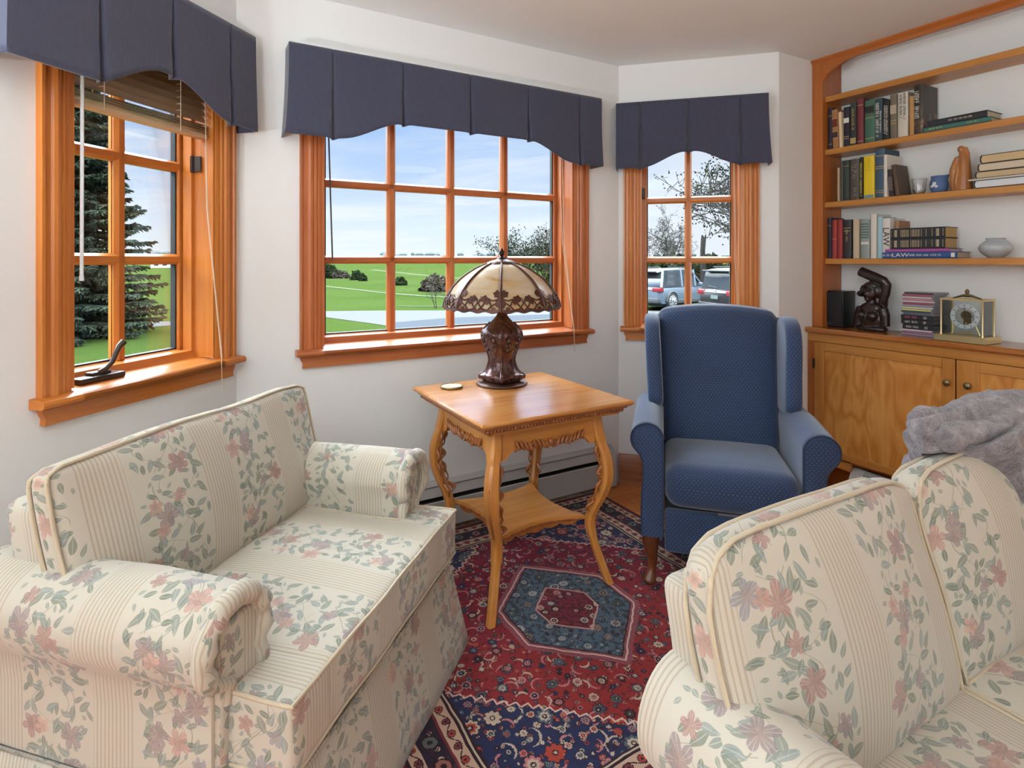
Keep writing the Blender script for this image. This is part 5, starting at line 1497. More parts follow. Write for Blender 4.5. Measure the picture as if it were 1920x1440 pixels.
def flat_book(label, s0, s1, z0, z1, col, depth=0.15, yf=0.016, title=None, ink=None, name='book', pg=(0.62, 0.5, 0.34), tilt=0.0, spine='front', bands=(), group=None, tsize=None):
    w = s1 - s0; h = z1 - z0 - 0.0008
    d = thing(name, label, 'book', at(FD, (s0 + s1) / 2, yf, R(tilt)), z0, group)
    mc = cover(label[:40], col); t = 0.0026
    bm = B()
    if spine == 'front':
        out = [(depth, 0), (0.004, 0), (0.0008, h * .15), (-0.001, h * .5), (0.0008, h * .85), (0.004, h), (depth, h), (depth, h - t), (0.006, h - t), (0.006, t), (depth, t)]
        prism(bm, out, 'x', -w / 2, w / 2); mesh_obj('cover', bm, mc, d, smooth=30)
        bm = B(); box(bm, -w / 2 + 0.004, w / 2 - 0.004, 0.006, depth - 0.004, t, h - t); mesh_obj('pages', bm, pages(pg), d, smooth=0)
    else:                                       # spine to the left, page edges to the room
        out = [(w / 2, 0), (-w / 2 + 0.006, 0), (-w / 2 + 0.001, h * .2), (-w / 2, h * .5), (-w / 2 + 0.001, h * .8), (-w / 2 + 0.006, h), (w / 2, h), (w / 2, h - t), (-w / 2 + 0.008, h - t), (-w / 2 + 0.004, h * .5), (-w / 2 + 0.008, t), (w / 2, t)]
        prism(bm, out, 'y', 0, depth); mesh_obj('cover', bm, mc, d, smooth=30)
        bm = B(); box(bm, -w / 2 + 0.0045, w / 2 - 0.004, 0.003, depth - 0.003, t, h - t); mesh_obj('pages', bm, pages(pg), d, smooth=0)
    for (a, b, m_) in bands:
        bm = B(); box(bm, -w / 2 + a * w, -w / 2 + b * w, -0.0022, 0.001, h * 0.16, h * 0.84); mesh_obj('spine_band', bm, m_, d, smooth=0)
    if title:
        for (tx, cx_, size, sx) in (title if isinstance(title, list) else [title]):
            M4 = Matrix.Translation((-w / 2 + cx_ * w, -0.0026, h * 0.5)) @ Matrix.Rotation(R(90), 4, 'X')
            if isinstance(tx, str): text(tx, size, ink or m_gilt, d, M4, sx=sx)
            else: marks(d, M4, tx * w, size, ink or m_gilt, int(s0 * 1000 + z0 * 99), 4)
    return d
def bands(*zs): return [(z, z + 0.012, m_gilt) for z in zs]
G2, G3, G4 = 'books standing on the second shelf', 'books standing on the third shelf', 'books standing on the fourth shelf'
book('navy cloth book at the left end of the second shelf, against the case side', 2, 0.070, 0.094, 2.165, srgb(36, 36, 54), bars=bands(0.12, 0.8), group=G2)
tb_ = book('tan book with maroon spine labels on the second shelf', 2, 0.096, 0.130, 2.150, srgb(170, 120, 76), bars=[(0.55, 0.75, plain('maroon_label', srgb(110, 44, 34), 0.6)), (0.28, 0.42, plain('dark_label', srgb(60, 40, 34), 0.6))] + bands(0.26, 0.43, 0.53, 0.76), group=G2, lean=R(-2))
book('thin cream paperback leaning beside the tan book on the second shelf', 2, 0.133, 0.152, 2.130, srgb(226, 196, 156), group=G2, lean=R(-2))
book('black book with blue lower spine on the second shelf', 2, 0.156, 0.190, 2.150, srgb(34, 32, 44), bars=[(0.60, 0.72, m_wink)] + bands(0.2, 0.25), group=G2)
book('dark charcoal book with gilt title next to the maroon book, second shelf', 2, 0.192, 0.226, 2.163, srgb(46, 50, 52), title=[(0.5, 0.62, 0.012, 0.0)], bars=[(0.05, 0.18, m_gilt)], group=G2)
book('maroon cloth book on the second shelf', 2, 0.229, 0.264, 2.178, srgb(112, 44, 52), bars=bands(0.06, 0.85), group=G2)
book('wide green cloth book with grey title block on the second shelf', 2, 0.269, 0.322, 2.158, srgb(62, 104, 84), bars=[(0.66, 0.90, plain('grey_green_label', srgb(84, 100, 88), 0.6)), (0.69, 0.86, plain('dark_mono', srgb(46, 56, 50), 0.6))] + bands(0.58, 0.1), group=G2)
book('dark teal book with large white lettering on the second shelf', 2, 0.324, 0.359, 2.156, srgb(46, 70, 78), title=[(0.78, 0.5, 0.017, -0.4), (0.5, 0.45, 0.008, 1.2)], ink=m_wink, group=G2)
book('black book with small white spine text on the second shelf', 2, 0.361, 0.393, 2.136, srgb(30, 30, 30), title=[(0.72, 0.52, 0.008, -0.7), (0.72, 0.5, 0.009, 0.5)], ink=m_wink, group=G2)
book('olive grey book with pale label on the second shelf', 2, 0.395, 0.429, 2.158, srgb(112, 104, 88), bars=[(0.56, 0.76, plain('pale_label', srgb(176, 166, 144), 0.6))] + bands(0.4, 0.34), group=G2)
book('white jacketed book with dark spine title on the second shelf', 2, 0.431, 0.479, 2.156, srgb(206, 198, 184), title=[(0.55, 0.68, 0.013, -0.6), (0.6, 0.68, 0.013, 0.7)], ink=m_ink, group=G2)
book('slim ochre book behind the dark picture book on the second shelf', 2, 0.485, 0.510, 2.128, srgb(190, 140, 82), group=G2)
def pict_mat():
    M = Mat('dark_picture_jacket'); o = M.obj(); n = M.noise(o, 18, 4, 0.6)
    z = M.xyz(o)[2]
    c = M.ramp(n, [(0.40, srgb(40, 34, 30)), (0.52, srgb(84, 64, 50)), (0.62, srgb(150, 116, 82)), (0.75, srgb(96, 100, 64))])
    return M.bsdf(M.mix(M.step(z, 0.06, 0.16), c, srgb(52, 44, 38)), 0.35)
pbk = book('large dark pictorial book with white spine title, tallest on the second shelf', 2, 0.513, 0.556, 2.172, srgb(50, 42, 36), depth=0.145, yf=0.004, title=[(0.62, 0.56, 0.020, -0.35)], ink=m_wink, group=G2)
for ch in pbk.children:
    if ch.name.startswith('cover'): ch.data.materials[0] = pict_mat()
flat_book('teal green book lying flat on the second shelf, lowest of two', 0.560, 0.826, 1.930, 1.953, srgb(58, 108, 104), depth=0.15, yf=-0.002, title=[(0.22, 0.2, 0.008, 1), (0.16, 0.75, 0.007, 1)], ink=m_yink, pg=(0.62, 0.5, 0.36))
flat_book('black book lying on top of the teal green one, second shelf', 0.572, 0.812, 1.953, 1.985, srgb(38, 40, 46), depth=0.15, yf=0.002, title=[(0.4, 0.58, 0.008, 1)], ink=m_wink, pg=(0.66, 0.55, 0.42), tilt=-1.5)
# third shelf
book('thin cream pamphlet at the left end of the third shelf', 3, 0.122, 0.136, 1.820, srgb(190, 160, 130), group=G3, round_=False)
book('slim dark grey book third shelf, beside the cream pamphlet', 3, 0.138, 0.156, 1.856, srgb(70, 70, 66), group=G3)
book('dark green cloth book on the third shelf', 3, 0.157, 0.188, 1.856, srgb(48, 60, 54), bars=bands(0.85), group=G3)
book('wide brown grey book with white spine emblems on the third shelf', 3, 0.190, 0.240, 1.856, srgb(76, 68, 62), title=[(0.20, 0.76, 0.016, 0.4), (0.16, 0.76, 0.010, -0.9), (0.09, 0.57, 0.018, 0.0), (0.22, 0.18, 0.018, 0.3)], ink=plain('pale_emblem', srgb(158, 150, 142), 0.6), group=G3)
book('narrow black book with yellow and white spine text on the third shelf', 3, 0.242, 0.261, 1.860, srgb(30, 30, 34), title=[(0.8, 0.46, 0.010, 0.0)], ink=m_yink, group=G3)
yb_ = book('bright yellow thick book on the third shelf', 3, 0.263, 0.319, 1.860, srgb(226, 194, 24), bars=[(0.02, 0.09, plain('blue_flowers', srgb(110, 140, 160), 0.6))], title=[(0.30, 0.80, 0.012, 0.0)], ink=plain('ochre_ink', srgb(196, 158, 20), 0.6), group=G3)
book('tall slate blue book with gilt bands, third shelf', 3, 0.322, 0.371, 1.886, srgb(62, 88, 110), bars=bands(0.86, 0.64, 0.60, 0.14, 0.10), depth=0.15, group=G3)
book('thin white hardback in front of the slate blue book', 3, 0.374, 0.392, 1.850, srgb(214, 206, 196), depth=0.15, yf=0.0, group=G3)
book('small dark brown leather book leaning on the white hardback', 3, 0.398, 0.424, 1.770, srgb(46, 34, 34), depth=0.11, yf=0.004, lean=R(-4), bars=[(0.2, 0.72, plain('tarnished_strip', srgb(96, 84, 84), 0.5))], group=G3)
book('brown leather bound volume leaning at the right end of the third shelf row', 3, 0.432, 0.454, 1.790, srgb(84, 64, 50), depth=0.12, yf=-0.006, lean=R(-7), group=G3)
# glass tumbler, jug, carving
gl = thing('crystal_tumbler', 'small cut crystal tumbler between the leaning brown book and the blue jug', 'glass', at(FD, 0.520, 0.045), SHELF[3])
bm = B(); lathe(bm, [(0.018, 0.001), (0.024, 0.004), (0.027, 0.022), (0.026, 0.036), (0.030, 0.060), (0.033, 0.078), (0.0315, 0.079), (0.028, 0.060), (0.0235, 0.036), (0.0245, 0.022), (0.018, 0.008), (0.001, 0.007)], 36, flute=0.07, nf=12); mesh_obj('bowl', bm, m_crystal, gl, smooth=30)
jg = thing('blue_jug', 'small blue stoneware jug with white relief on the third shelf', 'jug', at(FD, 0.603, 0.050, R(10)), SHELF[3])
bm = B(); rings_ = []
for r, z in smooth_path([(0.024, 0.001), (0.030, 0.006), (0.036, 0.026), (0.0375, 0.044), (0.034, 0.060), (0.0315, 0.070), (0.033, 0.081), (0.031, 0.081), (0.029, 0.070), (0.031, 0.05), (0.02, 0.012), (0.001, 0.011)], 3):
    pts = []
    for k in range(40):
        a = 2 * PI * k / 40; sp_ = max(0, math.cos(a)) ** 14 * max(0, (z - 0.058)) * 0.55
        pts.append(((r + sp_) * math.cos(a), r * math.sin(a), z + sp_ * 0.3))
    rings_.append(ring(bm, pts))
skin(bm, rings_); mesh_obj('body', bm, plain('jasper_blue', srgb(78, 104, 150), 0.7), jg, smooth=60)
bm = B()
for (u, z, a, b) in ((-1.9, 0.038, 0.013, 0.009), (-1.65, 0.030, 0.010, 0.007), (-2.15, 0.031, 0.011, 0.006), (-1.75, 0.046, 0.006, 0.006), (-2.0, 0.048, 0.005, 0.005)):
    ellipsoid(bm, (0.0362 * math.cos(u), 0.0362 * math.sin(u), z), (a * 0.7, 0.004, b), 10, 6)
mesh_obj('relief', bm, m_white, jg, smooth=60)
bm = B(); tube(bm, [(-0.01, 0.031, 0.070), (-0.016, 0.048, 0.066), (-0.018, 0.053, 0.048), (-0.015, 0.046, 0.030), (-0.012, 0.036, 0.024)], 0.004, 8); mesh_obj('handle', bm, plain('jasper_blue', (0, 0, 0)), jg, smooth=60)
def blob_mesh(name, parts, mat, parent, vox=0.004, smooth_it=3):
    """ellipsoids and tapered limbs fused into one continuous surface"""
    bm = B()
    for p in parts:
        if p[0] == 'e':
            q = bmesh.new(); ellipsoid(q, (0, 0, 0), p[2], 14, 10)
            Rm = Matrix.Translation(Vector(p[1])) @ (p[3].to_4x4() if len(p) > 3 else Matrix.Identity(4))
            bmesh.ops.transform(q, matrix=Rm, verts=q.verts); me = bpy.data.meshes.new('t'); q.to_mesh(me); q.free(); bm.from_mesh(me); bpy.data.meshes.remove(me)
        else:
            tube(bm, p[1], p[2], 12)
    o = mesh_obj(name, bm, mat, parent, smooth=180)
    m1 = o.modifiers.new('fuse', 'REMESH'); m1.mode = 'VOXEL'; m1.voxel_size = vox; m1.use_smooth_shade = True
    if smooth_it:
        m2 = o.modifiers.new('soft', 'SMOOTH'); m2.iterations = smooth_it; m2.factor = 0.5
    return o
cvg = thing('wood_carving', 'slender wooden carving of two draped figures on the third shelf', 'sculpture', at(FD, 0.697, 0.045), SHELF[3])
blob_mesh('figures', [('t', [(0.010, 0, 0.0), (0.012, 0, 0.06), (0.012, 0, 0.12), (0.008, 0, 0.165), (0.004, 0, 0.19)], [0.034, 0.030, 0.024, 0.018, 0.014]),
    ('e', (0.000, -0.004, 0.197), (0.014, 0.014, 0.017)), ('t', [(0.012, 0.004, 0.215 - 0.01), (0.018, 0.006, 0.17), (0.024, 0.004, 0.10), (0.030, 0, 0.0)], [0.010, 0.013, 0.014, 0.012]),
    ('t', [(-0.024, 0, 0.0), (-0.028, -0.002, 0.05), (-0.026, -0.004, 0.10), (-0.018, -0.004, 0.145)], [0.014, 0.020, 0.020, 0.014]), ('e', (-0.014, -0.004, 0.152), (0.014, 0.013, 0.012)),
    ('t', [(-0.010, -0.016, 0.0), (-0.016, -0.018, 0.05), (-0.008, -0.018, 0.09), (-0.014, -0.016, 0.13)], [0.008, 0.007, 0.006, 0.004]), ('t', [(0.006, -0.018, 0.0), (-0.002, -0.020, 0.05), (0.004, -0.018, 0.10)], [0.007, 0.006, 0.004])], m_carve, cvg, 0.003, 2)
# stack of books at the right of the third shelf
flat_book('thick white-paged book at the bottom of the right-hand stack, third shelf', 0.762, 0.955, 1.632, 1.668, srgb(60, 62, 66), depth=0.14, yf=-0.002, spine='left', pg=(0.74, 0.76, 0.80))
flat_book('thin white booklet jutting out of the right-hand stack, third shelf', 0.742, 0.955, 1.668, 1.676, srgb(206, 200, 188), depth=0.15, yf=-0.006, spine='left', pg=(0.75, 0.7, 0.62))
flat_book('tan-paged dark book in the middle of the right-hand stack, third shelf', 0.766, 0.950, 1.676, 1.707, srgb(44, 34, 32), depth=0.14, yf=0.0, spine='left', pg=(0.60, 0.46, 0.27))
flat_book('pale-paged brown book second from top of the right-hand stack, third shelf', 0.776, 0.950, 1.707, 1.743, srgb(66, 42, 34), depth=0.14, yf=0.0, spine='left', pg=(0.68, 0.57, 0.43))
flat_book('dark book with rounded spine on top of the right-hand stack, third shelf', 0.784, 0.946, 1.743, 1.782, srgb(40, 36, 34), depth=0.14, yf=0.002, spine='left', pg=(0.64, 0.47, 0.26))
# fourth shelf
book('navy book at the left end of the fourth shelf', 4, 0.066, 0.090, 1.544, srgb(40, 40, 58), bars=bands(0.8), group=G4)
book('first red cloth book of the fourth shelf, beside the navy one', 4, 0.092, 0.120, 1.530, srgb(158, 58, 52), bars=bands(0.5), group=G4)
book('second red cloth book of the fourth shelf, beside the black one', 4, 0.122, 0.151, 1.530, srgb(150, 50, 48), group=G4)
book('wide black book with faint gilt title on the fourth shelf', 4, 0.153, 0.199, 1.527, srgb(44, 40, 44), title=[(0.36, 0.56, 0.012, 0.0)], bars=bands(0.78, 0.70), group=G4)
book('plain beige book on the fourth shelf', 4, 0.207, 0.241, 1.526, srgb(196, 178, 150), group=G4)
book('grey green striped book on the fourth shelf', 4, 0.248, 0.295, 1.520, srgb(146, 156, 152), bars=[(0.52 + 0.07 * k, 0.56 + 0.07 * k, plain('grey_green_stripe', srgb(96, 116, 110), 0.6)) for k in range(6)] + [(0.36, 0.43, m_wink)], group=G4)
book('tall white book, highest of the fourth shelf row', 4, 0.298, 0.330, 1.548, srgb(220, 212, 200), depth=0.15, group=G4)
book('slim light blue book on the fourth shelf', 4, 0.333, 0.360, 1.532, srgb(166, 204, 214), depth=0.14, group=G4)
book('white book lettered LAW on its spine, fourth shelf', 4, 0.362, 0.400, 1.521, srgb(220, 214, 206), depth=0.15, yf=0.012, title=('LAW', 0.54, 0.044, 1.0), ink=m_ink, group=G4)
book('tan paperback standing behind the stack of gilt volumes, fourth shelf', 4, 0.404, 0.425, 1.508, srgb(166, 120, 86), depth=0.11, yf=0.05, group=G4)
flat_book('blue textbook lettered LAW lying at the bottom of the stack, fourth shelf', 0.372, 0.700, 1.313, 1.344, srgb(44, 84, 140), depth=0.145, yf=-0.008, title=[(0.17, 0.10, 0.010, 1.1), ('LAW', 0.265, 0.028, 1.3), (0.42, 0.60, 0.010, 1.0)], ink=m_wink, bands=[(0.93, 0.975, m_wink)], pg=(0.62, 0.50, 0.40))
flat_book('thin magenta book between the blue textbook and the gilt volumes', 0.385, 0.668, 1.344, 1.360, srgb(170, 88, 160), depth=0.14, yf=-0.004, pg=(0.6, 0.55, 0.52))
m_tool = plain('gilt_tooling', srgb(176, 164, 134), 0.5, 0.2)
gb = []
for k in range(6): gb.append((0.02 + 0.19 * k - 0.004, 0.02 + 0.19 * k + 0.002, m_gilt))
for c_ in (0.235, 0.258, 0.28, 0.305, 0.33, 0.35, 0.43, 0.45, 0.475, 0.50, 0.53, 0.55): gb.append((c_ - 0.006, c_ + 0.003, m_tool))
gb += [(0.085, 0.10, m_tool), (0.105, 0.135, m_tool), (0.67, 0.678, m_tool), (0.85, 0.862, m_tool), (0.868, 0.90, m_tool)]
flat_book('lower of two black gilt-banded volumes lying on the fourth shelf', 0.408, 0.650, 1.360, 1.412, srgb(40, 44, 52), depth=0.135, yf=-0.004, bands=gb, pg=(0.52, 0.36, 0.14))
flat_book('upper of two black gilt-banded volumes lying on the fourth shelf', 0.408, 0.650, 1.412, 1.465, srgb(40, 44, 52), depth=0.135, yf=-0.003, bands=gb, pg=(0.52, 0.36, 0.14))
vs_ = thing('squat_vase', 'squat pale blue grey ceramic vase on the fourth shelf', 'vase', at(FD, 0.822, 0.060), SHELF[4])
bm = B(); lathe(bm, smooth_path([(0.026, 0.001), (0.031, 0.005), (0.047, 0.018), (0.058, 0.032), (0.0615, 0.044), (0.059, 0.056), (0.051, 0.067), (0.041, 0.076), (0.035, 0.081), (0.034, 0.085), (0.037, 0.089), (0.034, 0.090), (0.031, 0.083), (0.040, 0.066), (0.050, 0.045), (0.03, 0.012), (0.001, 0.011)], 3), 48); mesh_obj('body', bm, plain('celadon_glaze', srgb(176, 184, 190), 0.12, coat=0.5), vs_, smooth=60)

# ------------------------------------------------------------------ on the counter
CT = 0.925
spk = thing('bookshelf_speaker', 'small black loudspeaker at the left end of the bookcase counter', 'speaker', at(FD, 0.098, 0.030), CT)
bm = B(); box(bm, -0.052, 0.052, 0.0, 0.12, 0.002, 0.205, 0.003, 2); mesh_obj('cabinet', bm, m_black, spk)
bm = B(); box(bm, -0.049, 0.049, -0.010, 0.0, 0.006, 0.201, 0.005, 2); mesh_obj('grille', bm, plain('speaker_cloth', (0.014, 0.012, 0.014), 0.85), spk)
marks(spk, Matrix.Translation((-0.022, -0.0106, 0.022)) @ Matrix.Rotation(R(90), 4, 'X'), 0.030, 0.005, plain('silver_mark', srgb(150, 150, 154), 0.4, 0.6), 3, 1, name='badge')
bust = thing('carved_bust', 'dark carved bust of a woman with one arm raised over her head, beside the speaker', 'sculpture', at(FD, 0.290, 0.050, R(-8)), CT)
def dark_carve():
    M = Mat('ebonised_wood'); o = M.obj(); n = M.noise(o, 60, 4, 0.6)
    return M.bsdf(M.ramp(n, [(0.3, srgb(22, 14, 14)), (0.6, srgb(44, 28, 26)), (0.8, srgb(74, 48, 42))]), 0.30, 0, M.bump(n, 0.3, 0.003), coat=0.3)
Rx = lambda a, ax: Matrix.Rotation(R(a), 3, ax)
blob_mesh('figure', [('e', (0.0, 0, 0.012), (0.088, 0.045, 0.022)), ('e', (0.0, 0.0, 0.060), (0.062, 0.042, 0.062)), ('e', (0.0, 0.004, 0.118), (0.066, 0.036, 0.036)),
    ('e', (-0.032, -0.034, 0.082), (0.026, 0.024, 0.025)), ('e', (0.026, -0.034, 0.080), (0.027, 0.024, 0.026)),
    ('t', [(0, 0.004, 0.13), (-0.002, 0.000, 0.165)], [0.026, 0.023]),
    ('e', (-0.004, -0.006, 0.200), (0.033, 0.036, 0.044)), ('e', (-0.004, -0.040, 0.196), (0.007, 0.010, 0.012)), ('e', (-0.004, -0.034, 0.180), (0.012, 0.008, 0.005)), ('e', (-0.004, -0.032, 0.168), (0.012, 0.010, 0.008)), ('e', (-0.017, -0.036, 0.212), (0.009, 0.005, 0.004)), ('e', (0.009, -0.036, 0.212), (0.009, 0.005, 0.004)),
    ('e', (-0.040, 0.006, 0.214), (0.024, 0.030, 0.034)), ('e', (0.032, 0.008, 0.214), (0.022, 0.030, 0.040)), ('e', (0.0, 0.010, 0.240), (0.046, 0.036, 0.026)), ('e', (-0.060, 0.004, 0.196), (0.022, 0.024, 0.018)),
    ('t', [(0.058, 0.004, 0.120), (0.070, 0.002, 0.090), (0.074, 0.002, 0.03)], [0.026, 0.024, 0.022]), ('t', [(-0.058, 0.006, 0.120), (-0.076, 0.008, 0.080), (-0.080, 0.006, 0.02)], [0.026, 0.024, 0.024]),
    ('t', [(0.050, 0.012, 0.150), (0.066, 0.014, 0.200), (0.074, 0.014, 0.250), (0.060, 0.010, 0.268), (0.010, 0.004, 0.288), (-0.060, -0.004, 0.318)], [0.020, 0.022, 0.022, 0.024, 0.027, 0.026]),
    ('t', [(0.040, 0.02, 0.22), (0.052, 0.024, 0.16), (0.050, 0.024, 0.10)], [0.018, 0.020, 0.014])], dark_carve(), bust, 0.0035, 2)
cdg = 'disc cases in the stack on the counter'
CDC = [('clear', (150, 130, 150), .0104), ('dusty rose', (150, 96, 116), .0104), ('silver white', (206, 196, 206), .0104), ('black', (36, 34, 38), .0240, 'DAYS', m_wink), ('black', (38, 34, 36), .0235, 'X Queens', m_wink), ('black', (30, 30, 36), .0240, 'BOLEROS', plain('pink_ink', srgb(206, 90, 110), 0.5)), ('slate', (92, 102, 112), .0104), ('dark teal', (62, 80, 86), .0104), ('lime yellow', (206, 206, 120), .0104), ('pale cream', (214, 206, 184), .0104), ('sky grey', (150, 164, 176), .0104), ('crimson', (164, 66, 92), .0104), ('pearl white', (214, 204, 204), .0104), ('light pink', (206, 140, 152), .0104), ('off white', (196, 190, 190), .0104), ('deep rose', (170, 80, 104), .0104), ('dark plum', (70, 52, 62), .0104)]
zc = CT + 0.0005; rnd = random.Random(11)
order = ['lowest', 'second from the bottom', 'third from the bottom', 'fourth from the bottom', 'fifth from the bottom', 'sixth from the bottom', 'seventh from the bottom', 'eighth from the bottom', 'ninth from the bottom', 'eighth from the top', 'seventh from the top', 'sixth from the top', 'fifth from the top', 'fourth from the top', 'third from the top', 'second from the top', 'topmost']
for i, cdx in enumerate(CDC):
    nm, colr, hh = cdx[0], srgb(*cdx[1]), cdx[2]
    d = thing('disc_case', '%s-spined disc case, %s of the stack on the counter' % (nm, order[i]), 'disc case', at(FD, 0.523 + rnd.uniform(-0.006, 0.006), 0.020 + rnd.uniform(-0.004, 0.006), R(rnd.uniform(-3, 3))), zc, cdg)
    bm = B(); box(bm, -0.071, 0.071, 0.0, 0.124, 0.0003, hh - 0.0003, 0.0008, 1); mesh_obj('case', bm, plain('case_plastic_%s' % ('dark' if hh > 0.02 else 'clear'), srgb(60, 60, 64) if hh > .02 else srgb(140, 138, 146), 0.2), d)
    bm = B(); box(bm, -0.0685, 0.064, -0.0006, 0.0004, 0.0014, hh - 0.0014); mesh_obj('spine_card', bm, plain('card_%d_%d_%d' % cdx[1], colr, 0.4), d, smooth=0)
    if len(cdx) > 3:
        Rz = Matrix.Rotation(R(90), 4, 'X')
        marks(d, Matrix.Translation((-0.022, -0.0010, hh / 2)) @ Rz, 0.062, 0.010, cdx[4], i, 2); marks(d, Matrix.Translation((0.040, -0.0010, hh / 2)) @ Rz, 0.022, 0.012, m_wink, i + 7, 1)
    zc += hh
# brass and glass clock
ck = thing('mantel_clock', 'glass and brass mantel clock with a silver dial ring on the counter', 'clock', at(FD, 0.735, 0.010, R(-3)), CT)
bm = B(); prism(bm, [(-0.102, 0.002), (0.102, 0.002), (0.102, 0.024), (0.098, 0.030), (-0.098, 0.030), (-0.102, 0.024)], 'y', -0.078, 0.066); mesh_obj('base', bm, m_brass, ck, smooth=0)
bm = B()
for x in (-0.082, 0.082):
    for y in (-0.056, 0.046): lathe(bm, [(0.005, 0.030), (0.005, 0.036), (0.0032, 0.040), (0.0032, 0.190), (0.005, 0.196), (0.001, 0.199)], 10, cx=x, cy=y)
mesh_obj('post', bm, m_brass, ck, smooth=40)
bm = B(); 
for (a, b, c, d_) in ((-0.086, 0.086, -0.060, -0.053), (-0.086, 0.086, 0.043, 0.050), (-0.086, -0.079, -0.060, 0.050), (0.079, 0.086, -0.060, 0.050)): box(bm, a, b, c, d_, 0.192, 0.199)
mesh_obj('top_frame', bm, m_brass, ck, smooth=0)
for (a, b, c, d_) in ((-0.078, 0.078, -0.0575, -0.0555), (-0.078, 0.078, 0.0455, 0.0475), (-0.0835, -0.0815, -0.052, 0.042), (0.0815, 0.0835, -0.052, 0.042)):
    bm = B(); box(bm, a, b, c, d_, 0.031, 0.191); mesh_obj('glass_pane', bm, m_clear, ck, smooth=0)
bm = B(); tube(bm, [(0.056 + 0.0 * k, 0, 0) for k in range(2)], 0.001, 4); bm.clear()
rr = []
for r, y in ((0.058, -0.020), (0.058, -0.026), (0.040, -0.026), (0.040, -0.020)): rr.append(ring(bm, [(r * math.cos(2 * PI * k / 48), y, 0.118 + r * math.sin(2 * PI * k / 48)) for k in range(48)]))
rr.append(rr[0]); skin(bm, rr, caps=False); dr = mesh_obj('dial_ring', bm, plain('silvered_dial', srgb(232, 234, 238), 0.45), ck, smooth=40)
bm = B()
for k in range(12):
    a = k * PI / 6; c = (0.049 * math.cos(a), 0.118 + 0.049 * math.sin(a))
    M4 = Matrix.Translation((c[0], -0.0262, c[1])) @ Matrix.Rotation(-a, 4, 'Y')
    box(bm, -0.005, 0.005, -0.0006, 0.0006, -0.0012, 0.0012, mat=M4)
mesh_obj('hour_marks', bm, m_ink, dr, smooth=0)
bm = B()
rr = [ring(bm, [(r * math.cos(2 * PI * k / 30), y, 0.122 + r * math.sin(2 * PI * k / 30)) for k in range(30)]) for r, y in ((0.0005, -0.018), (0.020, -0.018), (0.020, -0.010), (0.0005, -0.010))]
skin(bm, rr)
box(bm, -0.013, 0.013, -0.008, 0.004, 0.085, 0.12); lathe(bm, [(0.008, 0.074), (0.010, 0.082), (0.006, 0.092), (0.001, 0.093)], 12, cy=-0.014)
mesh_obj('movement', bm, m_antique, ck, smooth=40)
bm = B(); box(bm, -0.001, 0.001, -0.029, -0.0275, 0.116, 0.158); box(bm, 0.0, 0.034, -0.029, -0.0275, 0.117, 0.1195); mesh_obj('hands', bm, m_ink, ck, smooth=0)
bm = B()
for s in (-1, 1): tube(bm, [(s * 0.040, -0.018, 0.076), (s * 0.052, -0.018, 0.045), (s * 0.056, -0.018, 0.033)], 0.003, 8)
box(bm, -0.03, 0.03, -0.022, -0.006, 0.038, 0.046, 0.002, 1)
mesh_obj('stand', bm, m_brass, ck, smooth=40)
bm = B(); tube(bm, [(-0.056, -0.004, 0.200), (-0.040, -0.004, 0.205), (-0.020, -0.004, 0.212), (0, -0.004, 0.214), (0.020, -0.004, 0.212), (0.040, -0.004, 0.205), (0.056, -0.004, 0.200)], [0.003, 0.004, 0.0055, 0.009, 0.0055, 0.004, 0.003], 10)
lathe(bm, [(0.008, 0.212), (0.005, 0.220), (0.009, 0.228), (0.0085, 0.236), (0.004, 0.242), (0.001, 0.243)], 14, cy=-0.004)
mesh_obj('top_handle', bm, m_antique, ck, smooth=60)
# ------------------------------------------------------------------ outdoors
GZ = -0.73; EH = EYE - GZ
def gd(px, py):                                 # a spot on the level ground seen along that line
    Y = EH * 1055 / (py - 489); return ((px - 960) / 1055 * Y, Y)
def lift(x, y):
    r = math.hypot(x, y); return GZ + 6.2 * sstep(120, 650, r) 
def grass_mat():
    M = Mat('spring_grass'); o = M.obj()
    n = M.noise(o, 0.10, 4, 0.6); n2 = M.noise(M.scale(o, (1, 3, 1)), 1.2, 4, 0.7); n3 = M.noise(o, 14, 3)
    f = M.add(M.mul(n, 0.55), M.add(M.mul(n2, 0.25), M.mul(n3, 0.25)))
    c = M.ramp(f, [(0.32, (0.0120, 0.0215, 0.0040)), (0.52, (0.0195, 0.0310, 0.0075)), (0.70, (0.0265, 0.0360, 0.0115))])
    return M.bsdf(c, 1.0, 0, M.bump(n3, 0.5, 0.05), spec=0.0)
m_grass = grass_mat()
bm = B(); rings_ = []
radii = [1.5, 6, 12, 20, 30, 45, 70, 100, 140, 190, 250, 320, 420, 540, 680, 900]
for r in radii:
    rings_.append([bm.verts.new((r * math.cos(a), r * math.sin(a), lift(r, 0))) for a in [2 * PI * k / 96 for k in range(96)]])
skin(bm, rings_, caps=False)
tag(mesh_obj('lawn', bm, m_grass, smooth=60), kind='structure')
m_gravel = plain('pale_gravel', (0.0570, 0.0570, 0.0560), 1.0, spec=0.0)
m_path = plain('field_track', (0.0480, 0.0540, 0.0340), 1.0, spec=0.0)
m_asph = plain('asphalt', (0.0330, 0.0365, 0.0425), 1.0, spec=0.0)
def flat_poly(name, pts, mat, dz, kind='structure', label=None):
    bm = B(); vs = [bm.verts.new((x, y, GZ + dz)) for x, y in pts]; bm.faces.new(vs)
    bmesh.ops.triangulate(bm, faces=bm.faces)
    o = mesh_obj(name, bm, mat, smooth=0)
    if o.data.polygons[0].normal.z < 0: o.data.flip_normals()
    return tag(o, label, None, None, kind)
